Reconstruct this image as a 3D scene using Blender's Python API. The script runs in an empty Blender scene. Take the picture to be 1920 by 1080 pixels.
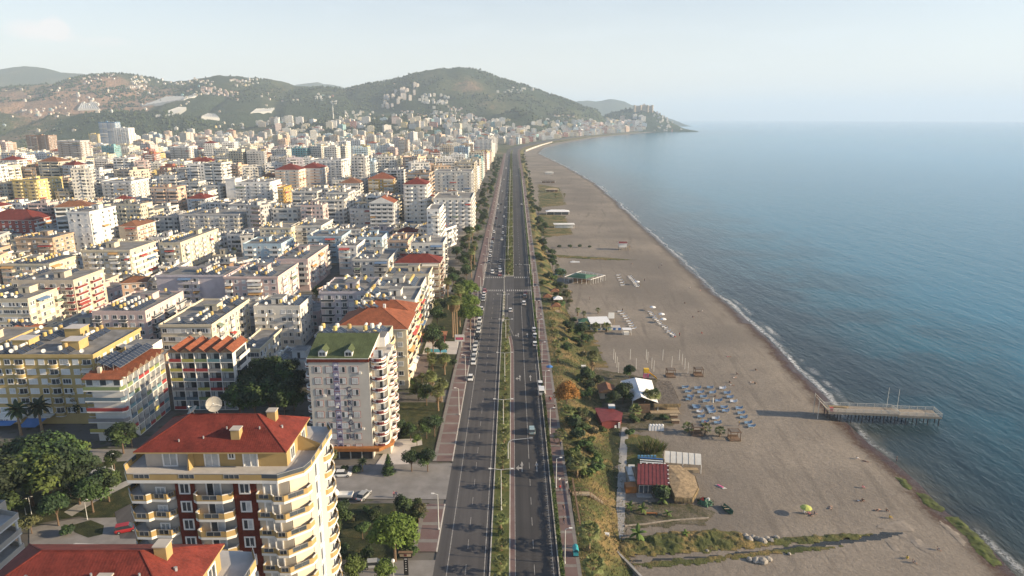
EXPOSURE, SUN_E, SKY_S, HAZE_D, HAZE_C = 0.97, 5.0, 0.09, 0.92e-4, (.68, .83, 1.0, 1)
import bpy, math, random
from mathutils import Vector, Matrix, noise
R = random.Random(7)
scene = bpy.context.scene
COL = scene.collection
rad = math.radians
F, H, PITCH = 1280.0, 85.0, math.atan((540 - 222) / 1280.0)
CP, SP = math.cos(PITCH), math.sin(PITCH)
def P(u, v, z=0.0):
 """ground point (at height z) that the photograph's pixel u,v looks at"""
 s = (540 - v) / F
 t = (z - H) / (-SP + CP * s)
 return Vector(((u - 960) / F * t, (CP + SP * s) * t, z))
def UV(p):
 x, y, z = p[0], p[1], p[2] - H
 f = y * CP - z * SP
 return 960 + F * x / f, 540 - F * (y * SP + z * CP) / f
def lerp_tab(tab, x):
 if x <= tab[0][0]:
  return tab[0][1]
 for (a, b), (c, d) in zip(tab, tab[1:]):
  if x <= c:
   return b + (d - b) * (x - a) / (c - a)
 return tab[-1][1]
def srgb(h):
 h = h.lstrip('#')
 o = []
 for i in (0, 2, 4):
  c = int(h[i:i + 2], 16) / 255
  o.append(c / 12.92 if c <= 0.04045 else ((c + 0.055) / 1.055) ** 2.4)
 return (*o, 1.0)
MATS = {}
class NT:
 def __init__(s, name):
  s.m = bpy.data.materials.new(name)
  s.m.use_nodes = True
  s.t = s.m.node_tree
  s.b = s.t.nodes['Principled BSDF']
  s.out = s.t.nodes['Material Output']
  MATS[name] = s.m
 def n(s, kind, **kw):
  d = s.t.nodes.new('ShaderNode' + kind)
  for k, v in kw.items():
   if k.startswith('i_'):
    d.inputs[int(k[2:]) if k[2:].isdigit() else k[2:].replace('_', ' ')].default_value = v
   else:
    setattr(d, k, v)
  return d
 def l(s, a, b):
  s.t.links.new(a, b)
 def math(s, op, a, b=None, clamp=False):
  d = s.t.nodes.new('ShaderNodeMath')
  d.operation = op
  d.use_clamp = clamp
  for i, x in enumerate((a, b)):
   if x is None:
    continue
   if isinstance(x, (int, float)):
    d.inputs[i].default_value = x
   else:
    s.l(x, d.inputs[i])
  return d.outputs[0]
 def mix(s, fac, a, b, mode='MIX'):
  d = s.t.nodes.new('ShaderNodeMix')
  d.data_type = 'RGBA'
  d.blend_type = mode
  for i, x in ((0, fac), (6, a), (7, b)):
   if isinstance(x, (int, float)):
    d.inputs[i].default_value = x
   elif isinstance(x, tuple):
    d.inputs[i].default_value = x
   else:
    s.l(x, d.inputs[i])
  return d.outputs[2]
 def noise(s, scale, detail=3, rough=.55, vec=None, out=0):
  d = s.n('TexNoise')
  d.inputs['Scale'].default_value = scale
  d.inputs['Detail'].default_value = detail
  d.inputs['Roughness'].default_value = rough
  s.l(vec if vec is not None else s.pos(), d.inputs['Vector'])
  return d.outputs[out]
 def pos(s):
  if not hasattr(s, '_p'):
   s._p = s.n('NewGeometry').outputs['Position']
  return s._p
 def obj(s):
  if not hasattr(s, '_o'):
   s._o = s.n('TexCoord').outputs['Object']
  return s._o
 def ramp(s, fac, stops):
  d = s.n('ValToRGB')
  e = d.color_ramp.elements
  while len(e) < len(stops):
   e.new(0.5)
  for i, (p, c) in enumerate(stops):
   e[i].position = p
   e[i].color = c if isinstance(c, tuple) else (c, c, c, 1)
  s.l(fac, d.inputs[0])
  return d.outputs[0]
 def rng(s, x, a, b, c=0.0, d=1.0):
  k = s.n('MapRange')
  k.inputs[1].default_value, k.inputs[2].default_value = a, b
  k.inputs[3].default_value, k.inputs[4].default_value = c, d
  s.l(x, k.inputs[0])
  return k.outputs[0]
 def bump(s, h, strength=.3, dist=.1):
  d = s.n('Bump')
  d.inputs['Strength'].default_value = strength
  d.inputs['Distance'].default_value = dist
  s.l(h, d.inputs['Height'])
  s.l(d.outputs[0], s.b.inputs['Normal'])
 def scaled(s, vec, sc, rot=(0, 0, 0)):
  d = s.n('Mapping')
  d.inputs['Scale'].default_value = sc
  d.inputs['Rotation'].default_value = rot
  s.l(vec, d.inputs[0])
  return d.outputs[0]
 def fin(s, color=None, rough=.8, metal=0, spec=.4):
  if color is not None:
   if isinstance(color, tuple):
    s.b.inputs['Base Color'].default_value = color
   else:
    s.l(color, s.b.inputs['Base Color'])
  if isinstance(rough, (int, float)):
   s.b.inputs['Roughness'].default_value = rough
  else:
   s.l(rough, s.b.inputs['Roughness'])
  s.b.inputs['Metallic'].default_value = metal
  s.b.inputs['Specular IOR Level'].default_value = spec
  return s.m
def c4(r, g=None, b=None):
 return (r, r, r, 1) if g is None else (r, g, b, 1)
def simple(name, col, rough=.7, var=.15, scale=.7, metal=0, spec=.4, objcol=False, rnd=0, bump=0, bscale=20):
 """plain surface with mottled wear; objcol multiplies by the object's own colour"""
 k = NT(name)
 oi = k.n('ObjectInfo') if (objcol or rnd) else None
 base = oi.outputs['Color'] if objcol else col
 nz = k.noise(scale, 4, .6)
 f = k.rng(nz, .3, .7, 1 - var, 1 + var * .4)
 cmb = k.n('CombineColor')
 for i in range(3):
  k.l(f, cmb.inputs[i])
 c = k.mix(1.0, base, cmb.outputs[0], 'MULTIPLY')
 if rnd:
  hs = k.n('HueSaturation')
  k.l(k.rng(oi.outputs['Random'], 0, 1, 1 - rnd, 1 + rnd), hs.inputs['Value'])
  k.l(k.rng(oi.outputs['Random'], 0, 1, .5 - rnd * .06, .5 + rnd * .05), hs.inputs['Hue'])
  k.l(c, hs.inputs['Color'])
  c = hs.outputs[0]
 if bump:
  k.bump(k.noise(bscale, 3), bump, .05)
 return k.fin(c, rough, metal, spec)
simple('paint', None, .85, .16, .35, objcol=True)
simple('white_paint', c4(.74, .73, .70), .7, .12, .5)
simple('frame_white', c4(.76, .76, .75), .5, .05)
simple('frame_brown', c4(.16, .07, .05), .5, .05)
simple('concrete', c4(.34, .33, .31), .9, .3, .25)
simple('roof_concrete', c4(.215, .21, .205), .9, .45, .3)
simple('terrace_tile', c4(.46, .44, .42), .8, .15, .6)
simple('dark_recess', c4(.035, .035, .04), .6, .2)
simple('curtain', c4(.52, .54, .55), .5, .25, 1.3, rnd=.25)
simple('shutter', c4(.68, .69, .68), .5, .1)
simple('tank_white', c4(.72, .70, .64), .55, .2, 1.5, rnd=.15)
simple('tank_yellow', c4(.56, .42, .16), .55, .25, 1.5, rnd=.2)
simple('solar_glass', c4(.035, .045, .07), .18, .3, 1.2, spec=.6)
simple('steel', c4(.42, .43, .44), .45, .15, metal=.5)
simple('lamp_metal', c4(.55, .56, .55), .45, .1)
simple('dish_grey', c4(.36, .34, .30), .6, .15, 2)
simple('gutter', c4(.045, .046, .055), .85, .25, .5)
simple('kerb_stone', c4(.50, .48, .45), .9, .25, .6)
simple('thermo_paint', c4(.38, .37, .36), .8, .5, 1.1)
simple('paver_grey', c4(.22, .205, .195), .9, .25, .5)
simple('street_grey', c4(.235, .225, .22), .9, .25, .3)
simple('path_concrete', c4(.36, .35, .335), .9, .3, .5)
simple('plaza', c4(.52, .49, .47), .8, .15, .4)
simple('wood', c4(.20, .13, .085), .8, .35, 2)
simple('wood_pale', c4(.42, .33, .22), .8, .3, 2)
simple('canvas', c4(.60, .59, .55), .8, .12, .8)
simple('canvas_white', c4(.75, .76, .78), .8, .1, .8)
simple('metal_red', c4(.17, .035, .035), .55, .3, .8)
simple('wood_orange', c4(.33, .13, .035), .6, .25)
simple('blue_paint', c4(.05, .16, .42), .5, .15)
simple('turquoise_paint', c4(.05, .36, .42), .45, .1)
simple('yellow_paint', c4(.72, .45, .03), .5, .1)
simple('pink_paint', c4(.65, .12, .28), .5, .1)
simple('red_paint', c4(.45, .05, .045), .5, .15)
simple('green_paint', c4(.045, .12, .075), .6, .2)
simple('black_paint', c4(.02, .02, .022), .45, .1)
simple('tyre', c4(.02, .02, .02), .85, .1)
simple('car_paint', None, .28, .02, 2, objcol=True, spec=.6)
simple('cloth', None, .9, .15, 6, objcol=True)
simple('trousers', c4(.03, .035, .06), .9, .15, 6, rnd=.5)
simple('skin', c4(.48, .27, .19), .6, .08)
simple('hair', c4(.025, .017, .012), .7, .1)
simple('rock', c4(.36, .33, .29), .95, .45, .9, bump=.6, bscale=2)
simple('bark', c4(.16, .11, .075), .95, .35, 3)
simple('palm_bark', c4(.27, .19, .12), .95, .35, 4)
simple('leaf_dark', c4(.022, .042, .014), .75, .5, .6, rnd=.35)
simple('leaf_mid', c4(.05, .085, .02), .75, .5, .5, rnd=.35)
simple('leaf_bright', c4(.085, .125, .022), .75, .45, .6, rnd=.3)
simple('leaf_olive', c4(.095, .10, .04), .8, .5, .6, rnd=.35)
simple('leaf_orange', c4(.32, .15, .035), .85, .5, .8)
simple('leaf_palm', c4(.125, .145, .045), .7, .4, 1.2, rnd=.25)
simple('leaf_dead', c4(.19, .14, .075), .9, .4, 1)
simple('straw', c4(.30, .23, .13), .95, .45, 1.2)
simple('thatch_grey', c4(.17, .145, .125), .95, .5, 1.5, bump=.8, bscale=4)
simple('thatch', c4(.30, .225, .14), .95, .5, 1.2, bump=.8, bscale=4)
simple('algae', c4(.065, .085, .010), .8, .6, .5, bump=.6, bscale=1.5)
simple('blue_hoarding', c4(.10, .25, .40), .6, .25)
simple('pool_water', c4(.10, .33, .42), .1, .1)
simple('castle_stone', c4(.45, .36, .26), .95, .35, .05)
simple('greenhouse', c4(.42, .43, .43), .5, .15, .02)
simple('stone_wall', c4(.34, .29, .23), .95, .45, 1.5, bump=.7, bscale=3)
def glass_mat(name, col, rough=.08):
 k = NT(name)
 oi = k.n('ObjectInfo')
 nz = k.noise(.8, 2)
 f = k.rng(k.math('ADD', nz, k.math('MULTIPLY', oi.outputs['Random'], .5)), .3, 1.0, .4, 2.2)
 cmb = k.n('CombineColor')
 for i in range(3):
  k.l(f, cmb.inputs[i])
 return k.fin(k.mix(1.0, col, cmb.outputs[0], 'MULTIPLY'), rough, 0, .7)
glass_mat('glass', c4(.035, .042, .05))
glass_mat('car_glass', c4(.02, .024, .03), .06)
def tile_mat(name, col, course=.33):
 """pantiles: courses run along the slope (uv in metres)"""
 k = NT(name)
 uv = k.n('UVMap').outputs[0]
 sp = k.n('SeparateXYZ')
 k.l(uv, sp.inputs[0])
 a = k.math('FRACT', k.math('DIVIDE', sp.outputs[0], course))
 b = k.math('FRACT', k.math('DIVIDE', sp.outputs[1], course * 1.25))
 h = k.math('ADD', k.math('ABSOLUTE', k.math('SUBTRACT', a, .5)), k.math('MULTIPLY', b, .5))
 v = k.math('MULTIPLY', k.rng(k.noise(.5, 5, .65), .3, .7, .62, 1.18), k.rng(k.noise(2.6, 3, .7), .3, .7, .72, 1.2))
 cmb = k.n('CombineColor')
 for i in range(3):
  k.l(v, cmb.inputs[i])
 k.bump(h, .5, .06)
 return k.fin(k.mix(1.0, col, cmb.outputs[0], 'MULTIPLY'), .8, 0, .3)
tile_mat('tile_red', c4(.17, .031, .022))
tile_mat('tile_orange', c4(.27, .088, .043))
tile_mat('tile_brown', c4(.22, .10, .055))
tile_mat('tile_green', c4(.085, .11, .05), .6)
tile_mat('brick_tile', c4(.15, .030, .018), .25)
def wall_windows():
 """painted wall with rows of windows (uv in metres) for buildings too far off for modelled ones"""
 k = NT('wall_windows')
 oi = k.n('ObjectInfo')
 at = k.n('Attribute', attribute_name='wcol')
 base = k.mix(1.0, oi.outputs['Color'], at.outputs['Color'], 'MULTIPLY')
 uv = k.n('UVMap').outputs[0]
 sp = k.n('SeparateXYZ')
 k.l(uv, sp.inputs[0])
 cx = k.math('DIVIDE', sp.outputs[0], k.rng(oi.outputs['Random'], 0, 1, 2.5, 3.7))
 cy = k.math('DIVIDE', sp.outputs[1], 3.0)
 fx, fy = k.math('FRACT', cx), k.math('FRACT', cy)
 ix, iy = k.math('FLOOR', cx), k.math('FLOOR', cy)
 wn = k.n('TexWhiteNoise', noise_dimensions='3D')
 cb = k.n('CombineXYZ')
 k.l(ix, cb.inputs[0]); k.l(iy, cb.inputs[1]); k.l(oi.outputs['Random'], cb.inputs[2])
 k.l(cb.outputs[0], wn.inputs[0])
 r = wn.outputs[0]
 def inside(x, a, b):
  return k.math('MULTIPLY', k.math('GREATER_THAN', x, a), k.math('LESS_THAN', x, b))
 wide = k.math('ADD', .58, k.math('MULTIPLY', r, .3))
 win = k.math('MULTIPLY', k.math('MULTIPLY', k.math('GREATER_THAN', fx, .2), k.math('LESS_THAN', fx, wide)), inside(fy, .28, .80))
 frame = k.math('MULTIPLY', k.math('MULTIPLY', k.math('GREATER_THAN', fx, .16), k.math('LESS_THAN', fx, k.math('ADD', wide, .04))), inside(fy, .24, .84))
 glass = k.mix(k.math('GREATER_THAN', r, .62), c4(.04, .046, .055), c4(.30, .32, .34))
 nz = k.rng(k.noise(.3, 4), .3, .7, .84, 1.05)
 cmb = k.n('CombineColor')
 for i in range(3):
  k.l(nz, cmb.inputs[i])
 wall = k.mix(1.0, base, cmb.outputs[0], 'MULTIPLY')
 c = k.mix(frame, wall, c4(.62, .62, .6))
 c = k.mix(win, c, glass)
 rough = k.rng(win, 0, 1, .85, .15)
 return k.fin(c, rough, 0, .4)
wall_windows()
def asphalt(nm, f):
 k = NT(nm)
 p = k.pos()
 fine = k.noise(6, 3)
 big = k.noise(.12, 4, .6, k.scaled(p, (5.5, .10, 1)))
 patch = k.noise(.03, 3)
 c = k.mix(k.rng(big, .35, .68), c4(.060, .058, .060), c4(.098, .093, .092))
 c = k.mix(k.rng(fine, .3, .7, 0, .3), c, c4(.12, .115, .11))
 c = k.mix(k.rng(patch, .5, .62, 0, .35), c, c4(.045, .045, .05))
 c = k.mix(1.0, c, c4(f * .97, f * .98, f * 1.03), 'MULTIPLY')
 k.fin(c, .85, 0, .35)
asphalt('asphalt', .95)
asphalt('asphalt_new', .60)
def pavers():
 k = NT('paver_red')
 uv = k.n('UVMap').outputs[0]
 b = k.n('TexBrick')
 b.inputs['Scale'].default_value = 2.2
 b.inputs['Color1'].default_value = c4(.17, .098, .094)
 b.inputs['Color2'].default_value = c4(.135, .082, .08)
 b.inputs['Mortar'].default_value = c4(.12, .095, .09)
 k.l(uv, b.inputs[0])
 c = k.mix(k.rng(k.noise(.25, 4), .35, .7, 0, .6), b.outputs[0], c4(.19, .155, .15))
 k.fin(c, .9)
pavers()
def ground_mats():
 k = NT('city_ground')
 a = k.noise(.035, 4)
 b = k.noise(.25, 4)
 c = k.mix(k.rng(a, .4, .6), c4(.085, .08, .078), c4(.16, .15, .14))
 c = k.mix(k.rng(b, .52, .62, 0, .75), c, c4(.055, .065, .028))
 sp = k.n('SeparateXYZ')
 k.l(k.pos(), sp.inputs[0])
 yy = k.rng(sp.outputs[1], 1100, 1700)
 orch = k.noise(.012, 5, .7)
 oc = k.ramp(orch, [(.36, c4(.035, .055, .018)), (.5, c4(.06, .075, .028)), (.62, c4(.16, .13, .075))])
 k.fin(k.mix(yy, c, oc), .95)
 k = NT('rough_grass')
 a, b, d = k.noise(.11, 5, .65), k.noise(.9, 4, .7), k.noise(5, 3)
 c = k.ramp(a, [(.36, c4(.045, .062, .015)), (.47, c4(.095, .10, .028)), (.56, c4(.24, .165, .065)), (.7, c4(.30, .20, .09))])
 c = k.mix(k.rng(b, .4, .65, 0, .7), c, c4(.065, .075, .02))
 c = k.mix(k.rng(d, .45, .7, 0, .5), c, c4(.03, .035, .012))
 k.bump(k.noise(3, 4), .9, .3)
 k.fin(c, .95)
 k = NT('lawn')
 a, b = k.noise(.35, 5, .65), k.noise(6, 3)
 c = k.ramp(a, [(.34, c4(.014, .020, .008)), (.5, c4(.03, .04, .012)), (.68, c4(.08, .07, .028))])
 c = k.mix(k.rng(b, .45, .7, 0, .5), c, c4(.02, .03, .01))
 k.bump(k.noise(4, 4), .8, .2)
 k.fin(c, .95)
 k = NT('median_lawn')
 k.bump(k.noise(4, 4), .8, .15)
 k.fin(k.mix(k.rng(k.noise(.8, 4, .7), .4, .64), c4(.06, .085, .018), c4(.11, .105, .035)), .95)
 k = NT('garden_soil')
 a, b = k.noise(.3, 5, .65), k.noise(2.2, 4, .7)
 c = k.ramp(a, [(.36, c4(.05, .055, .022)), (.5, c4(.10, .085, .055)), (.66, c4(.17, .145, .11))])
 c = k.mix(k.rng(b, .5, .66, 0, .8), c, c4(.04, .05, .015))
 k.bump(k.noise(3, 4), .9, .25)
 k.fin(c, .95)
 k = NT('stream_water')
 k.bump(k.noise(2.5, 2), .2, .05)
 k.fin(k.mix(k.noise(.4, 3), c4(.02, .022, .018), c4(.05, .045, .035)), .12, 0, .5)
 k = NT('sand')
 at = k.n('Attribute', attribute_name='sd').outputs['Fac']
 p = k.pos()
 big, mid, fine = k.noise(.018, 4), k.noise(.16, 4, .6), k.noise(1.1, 5, .75)
 c = k.mix(k.rng(big, .38, .62), c4(.180, .158, .136), c4(.305, .262, .215))
 c = k.mix(k.rng(mid, .35, .7, 0, .45), c, c4(.195, .168, .142))
 c = k.mix(k.rng(fine, .38, .66, .0, .55), c, c4(.135, .115, .096))
 tr = k.noise(.5, 3, .6, k.scaled(p, (.9, .09, 1), (0, 0, .25)))
 c = k.mix(k.rng(tr, .56, .64, 0, .5), c, c4(.16, .135, .113))
 nz = k.noise(.10, 4, .6)
 nz2 = k.noise(.9, 4, .7)
 w = k.math('ADD', at, k.math('MULTIPLY', k.math('SUBTRACT', nz, .5), 9.0))
 w = k.math('ADD', w, k.math('MULTIPLY', k.math('SUBTRACT', nz2, .5), 3.5))
 c = k.mix(k.rng(w, -7.5, -2.4), c, c4(.095, .078, .064))
 wvt = k.n('TexWave', wave_type='BANDS', bands_direction='X')
 k.l(k.scaled(p, (1, .22, 1), (0, 0, .5)), wvt.inputs[0])
 for nm_, v_ in (('Scale', .022), ('Distortion', 9.0), ('Detail', 2.0), ('Detail Scale', .6)): wvt.inputs[nm_].default_value = v_
 trk = k.math('MULTIPLY', k.rng(wvt.outputs['Fac'], .955, .99), k.rng(k.noise(.03, 2), .48, .6, 0, .5))
 c = k.mix(trk, c, c4(.13, .112, .095))
 sp = k.n('SeparateXYZ')
 k.l(p, sp.inputs[0])
 nearY = k.rng(sp.outputs[1], 400, 260)
 weed = k.math('MULTIPLY', k.rng(w, -5.6, -2.6), k.math('MULTIPLY', nearY, k.rng(nz2, .36, .5)))
 c = k.mix(weed, c, c4(.060, .028, .018))
 k.bump(k.math('ADD', fine, k.math('MULTIPLY', mid, .6)), .9, .22)
 k.fin(c, k.rng(w, -4.0, -1.0, .95, .35), 0, .35)
ground_mats()
def sea_mat():
 k = NT('sea_water')
 at = k.n('Attribute', attribute_name='sd').outputs['Fac']
 p = k.pos()
 n1 = k.noise(.02, 4, .6)
 n2 = k.noise(.10, 4, .6)
 d = k.math('ADD', at, k.math('MULTIPLY', k.math('SUBTRACT', n2, .5), 14))
 c = k.ramp(k.rng(d, 0, 120), [(0, c4(.085, .085, .07)), (.05, c4(.032, .048, .052)), (.16, c4(.018, .042, .055)),
                                  (.5, c4(.008, .09, .135)), (1, c4(.009, .135, .22))])
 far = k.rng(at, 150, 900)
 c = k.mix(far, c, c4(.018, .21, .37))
 patch = k.math('MULTIPLY', k.rng(n1, .44, .56), k.rng(at, 140, 20))
 c = k.mix(k.math('MULTIPLY', patch, .65), c, c4(.010, .020, .028))
 sx = k.n('SeparateXYZ')
 k.l(p, sx.inputs[0])
 al = k.noise(.022, 3, .6)
 w = k.math('ADD', at, k.math('MULTIPLY', k.math('SUBTRACT', k.noise(.07, 3), .5), 6.0))
 fine = k.noise(1.3, 5, .75)
 def band(c0, wd):
  return k.math('SUBTRACT', 1.0, k.math('DIVIDE', k.math('ABSOLUTE', k.math('SUBTRACT', w, c0)), wd), True)
 b1 = k.math('MULTIPLY', band(1.2, 1.6), k.rng(al, .36, .56))
 b2 = k.math('MULTIPLY', band(5.0, 1.8), k.rng(al, .52, .66))
 b3 = k.math('MULTIPLY', band(3.0, 4.0), k.rng(al, .62, .72, 0, .5))
 foam = k.math('ADD', k.math('ADD', b1, b2), b3)
 foam = k.math('MULTIPLY', foam, k.rng(fine, .40, .58), True)
 c = k.mix(foam, c, c4(.78, .79, .80))
 wv = k.scaled(p, (.50, .20, .3), (0, 0, rad(-50)))
 wv3 = k.scaled(p, (1.5, .75, .3), (0, 0, rad(-60)))
 wv2 = k.scaled(p, (.13, .035, .3), (0, 0, rad(-40)))
 r1 = k.noise(1.0, 4, .6, wv)
 r2 = k.noise(1.0, 3, .5, wv2)
 h = k.math('ADD', k.math('MULTIPLY', r1, .6), k.math('ADD', k.math('MULTIPLY', r2, 1.0), k.math('MULTIPLY', k.noise(1.0, 3, .6, wv3), .22)))
 k.bump(k.math('ADD', h, k.math('MULTIPLY', foam, .2)), .55, 1.0)
 k.fin(c, k.rng(foam, 0, 1, .16, .8), 0, .25)
 k.b.inputs['IOR'].default_value = 1.33
sea_mat()
def hill_mat(name, forest=.5, tint=(1, 1, 1)):
 k = NT(name)
 a = k.noise(.0035, 6, .62)
 b = k.noise(.022, 5, .7)
 d = k.noise(.10, 3, .7)
 at = k.n('Attribute', attribute_name='forest').outputs['Fac']
 m = k.math('ADD', k.math('MULTIPLY', a, .75), k.math('ADD', k.math('MULTIPLY', b, .35), k.math('MULTIPLY', at, .34)))
 c = k.ramp(m, [(.52, c4(.34, .215, .15)), (.63, c4(.23, .165, .11)), (.72, c4(.10, .105, .055)), (.88, c4(.040, .060, .030))])
 c = k.mix(k.rng(d, .48, .62, 0, .55), c, c4(.03, .04, .018))
 k.bump(k.math('ADD', d, k.math('MULTIPLY', b, 2.0)), 1.0, 9.0)
 k.fin(c, .98, 0, .1)
hill_mat('hill_cover')
class MB:
 def __init__(s):
  s.v, s.f, s.m, s.uv, s.mats = [], [], [], [], []
  s.wc = None
 def mi(s, m):
  if m not in s.mats:
   s.mats.append(m)
  return s.mats.index(m)
 def face(s, pts, m, uv=None):
  i = len(s.v)
  s.v.extend([tuple(p) for p in pts])
  s.f.append(tuple(range(i, i + len(pts))))
  s.m.append(s.mi(m))
  s.uv.append(uv or [(0, 0)] * len(pts))
 def box(s, x0, x1, y0, y1, z0, z1, m, top=None, bot=True, sides='wesn'):
  a = [(x0, y0), (x1, y0), (x1, y1), (x0, y1)]
  names = 'senw'
  for i in range(4):
   if names[i] not in sides:
    continue
   p, q = a[i], a[(i + 1) % 4]
   L = math.hypot(q[0] - p[0], q[1] - p[1])
   s.face([(p[0], p[1], z0), (q[0], q[1], z0), (q[0], q[1], z1), (p[0], p[1], z1)], m, [(0, z0), (L, z0), (L, z1), (0, z1)])
  t = top or m
  s.face([(x0, y0, z1), (x1, y0, z1), (x1, y1, z1), (x0, y1, z1)], t, [(x0, y0), (x1, y0), (x1, y1), (x0, y1)])
  if bot:
   s.face([(x0, y1, z0), (x1, y1, z0), (x1, y0, z0), (x0, y0, z0)], m)
 def prism(s, poly, z0, z1, m, top=None, bot=True):
  n = len(poly)
  d = 0
  for i in range(n):
   p, q = poly[i], poly[(i + 1) % n]
   L = math.hypot(q[0] - p[0], q[1] - p[1])
   s.face([(p[0], p[1], z0), (q[0], q[1], z0), (q[0], q[1], z1), (p[0], p[1], z1)], m, [(d, z0), (d + L, z0), (d + L, z1), (d, z1)])
   d += L
  s.face([(x, y, z1) for x, y in poly], top or m, [(x, y) for x, y in poly])
  if bot:
   s.face([(x, y, z0) for x, y in reversed(poly)], m)
 def ribbon(s, pts, t, z0, z1, m):
  """upright band of thickness t along an open polyline (outer side right of travel)"""
  n = len(pts)
  inner = []
  for i in range(n):
   a = Vector(pts[max(i - 1, 0)]); b = Vector(pts[min(i + 1, n - 1)])
   d = (b - a).normalized()
   inner.append((pts[i][0] - d.y * t, pts[i][1] + d.x * t))
  for i in range(n - 1):
   p, q, pi, qi = pts[i], pts[i + 1], inner[i], inner[i + 1]
   s.face([(*p, z0), (*q, z0), (*q, z1), (*p, z1)], m)
   s.face([(*qi, z0), (*pi, z0), (*pi, z1), (*qi, z1)], m)
   s.face([(*p, z1), (*q, z1), (*qi, z1), (*pi, z1)], m)
   s.face([(*p, z0), (*pi, z0), (*qi, z0), (*q, z0)], m)
  for p, q in ((inner[0], pts[0]), (pts[-1], inner[-1])):
   s.face([(*p, z0), (*q, z0), (*q, z1), (*p, z1)], m)
 def tube(s, p0, p1, r0, r1, m, n=6, cap=True):
  p0, p1 = Vector(p0), Vector(p1)
  d = (p1 - p0)
  if d.length < 1e-6:
   return
  d.normalize()
  a = d.orthogonal().normalized()
  b = d.cross(a)
  i = len(s.v)
  for p, r in ((p0, r0), (p1, r1)):
   for k in range(n):
    t = 2 * math.pi * k / n
    s.v.append(tuple(p + (a * math.cos(t) + b * math.sin(t)) * r))
  mi = s.mi(m)
  for k in range(n):
   q = (k + 1) % n
   s.f.append((i + k, i + q, i + n + q, i + n + k)); s.m.append(mi); s.uv.append([(0, 0)] * 4)
  if cap:
   s.f.append(tuple(range(i + n - 1, i - 1, -1))); s.m.append(mi); s.uv.append([(0, 0)] * n)
   s.f.append(tuple(range(i + n, i + 2 * n))); s.m.append(mi); s.uv.append([(0, 0)] * n)
 def path(s, pts, r, m, n=6):
  for i in range(len(pts) - 1):
   a = r[i] if isinstance(r, (list, tuple)) else r
   b = r[i + 1] if isinstance(r, (list, tuple)) else r
   s.tube(pts[i], pts[i + 1], a, b, m, n)
 def lathe(s, prof, m, n=12, c=(0, 0)):
  i = len(s.v)
  for r, z in prof:
   for k in range(n):
    t = 2 * math.pi * k / n
    s.v.append((c[0] + r * math.cos(t), c[1] + r * math.sin(t), z))
  mi = s.mi(m)
  for j in range(len(prof) - 1):
   for k in range(n):
    q = (k + 1) % n
    s.f.append((i + j * n + k, i + j * n + q, i + (j + 1) * n + q, i + (j + 1) * n + k))
    s.m.append(mi); s.uv.append([(0, 0)] * 4)
 def hip(s, x0, x1, y0, y1, z0, rise, m, over=.5, under='white_paint', axis=None, gable=False):
  """hipped or gabled roof with its eaves board"""
  x0, x1, y0, y1 = x0 - over, x1 + over, y0 - over, y1 + over
  w, d = x1 - x0, y1 - y0
  ax = axis or ('x' if w >= d else 'y')
  hh = (d if ax == 'x' else w) / 2
  run = 0 if gable else min(hh, (w if ax == 'x' else d) / 2 - .05)
  if ax == 'x':
   A, B = (x0 + run, (y0 + y1) / 2, z0 + rise), (x1 - run, (y0 + y1) / 2, z0 + rise)
  else:
   A, B = ((x0 + x1) / 2, y0 + run, z0 + rise), ((x0 + x1) / 2, y1 - run, z0 + rise)
  c = [(x0, y0, z0), (x1, y0, z0), (x1, y1, z0), (x0, y1, z0)]
  sl = math.hypot(hh, rise)
  if ax == 'x':
   fs = [([c[0], c[1], B, A], [(0, 0), (w, 0), (w - run, sl), (run, sl)]), ([c[2], c[3], A, B], [(0, 0), (w, 0), (w - run, sl), (run, sl)]),
                  ([c[1], c[2], B], [(0, 0), (d, 0), (d / 2, sl)]), ([c[3], c[0], A], [(0, 0), (d, 0), (d / 2, sl)])]
  else:
   fs = [([c[1], c[2], B, A], [(0, 0), (d, 0), (d - run, sl), (run, sl)]), ([c[3], c[0], A, B], [(0, 0), (d, 0), (d - run, sl), (run, sl)]),
                  ([c[0], c[1], A], [(0, 0), (w, 0), (w / 2, sl)]), ([c[2], c[3], B], [(0, 0), (w, 0), (w / 2, sl)])]
  for k, (p, uv) in enumerate(fs):
   s.face(p, (under if gable and k >= 2 else m), uv)
  if rise > 1 and not gable:
   for q in (c[0], c[3]): s.tube(q, A, .1, .1, m, 4)
   for q in (c[1], c[2]): s.tube(q, B, .1, .1, m, 4)
   s.tube(A, B, .11, .11, m, 4)
  s.box(x0, x1, y0, y1, z0 - .22, z0 - .003, under, bot=True)
 def data(s, name, smooth=False):
  me = bpy.data.meshes.new(name)
  me.from_pydata(s.v, [], s.f)
  for m in s.mats:
   me.materials.append(MATS[m])
  me.polygons.foreach_set('material_index', s.m)
  ul = me.uv_layers.new(name='UVMap')
  ul.data.foreach_set('uv', [c for f in s.uv for p in f for c in p])
  if s.wc is None and 'wall_windows' in s.mats:
   s.wc = [(1, 1, 1)] * len(s.f)
  if s.wc is not None:
   a = me.color_attributes.new('wcol', 'FLOAT_COLOR', 'CORNER')
   a.data.foreach_set('color', [c for f, col in zip(s.f, s.wc) for _ in f for c in (*col, 1)])
  if smooth:
   me.polygons.foreach_set('use_smooth', [True] * len(s.f))
  me.update()
  return me
 def build(s, name, parent=None, loc=(0, 0, 0), rz=0, color=None, smooth=False):
  return link(name, s.data(name, smooth), parent, loc, rz, color)
def link(name, me, parent=None, loc=(0, 0, 0), rz=0, color=None):
 o = bpy.data.objects.new(name, me)
 COL.objects.link(o)
 o.location = loc
 if rz:
  o.rotation_euler = (0, 0, rz)
 if parent:
  o.parent = parent
 if color:
  o.color = color
 return o
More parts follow.
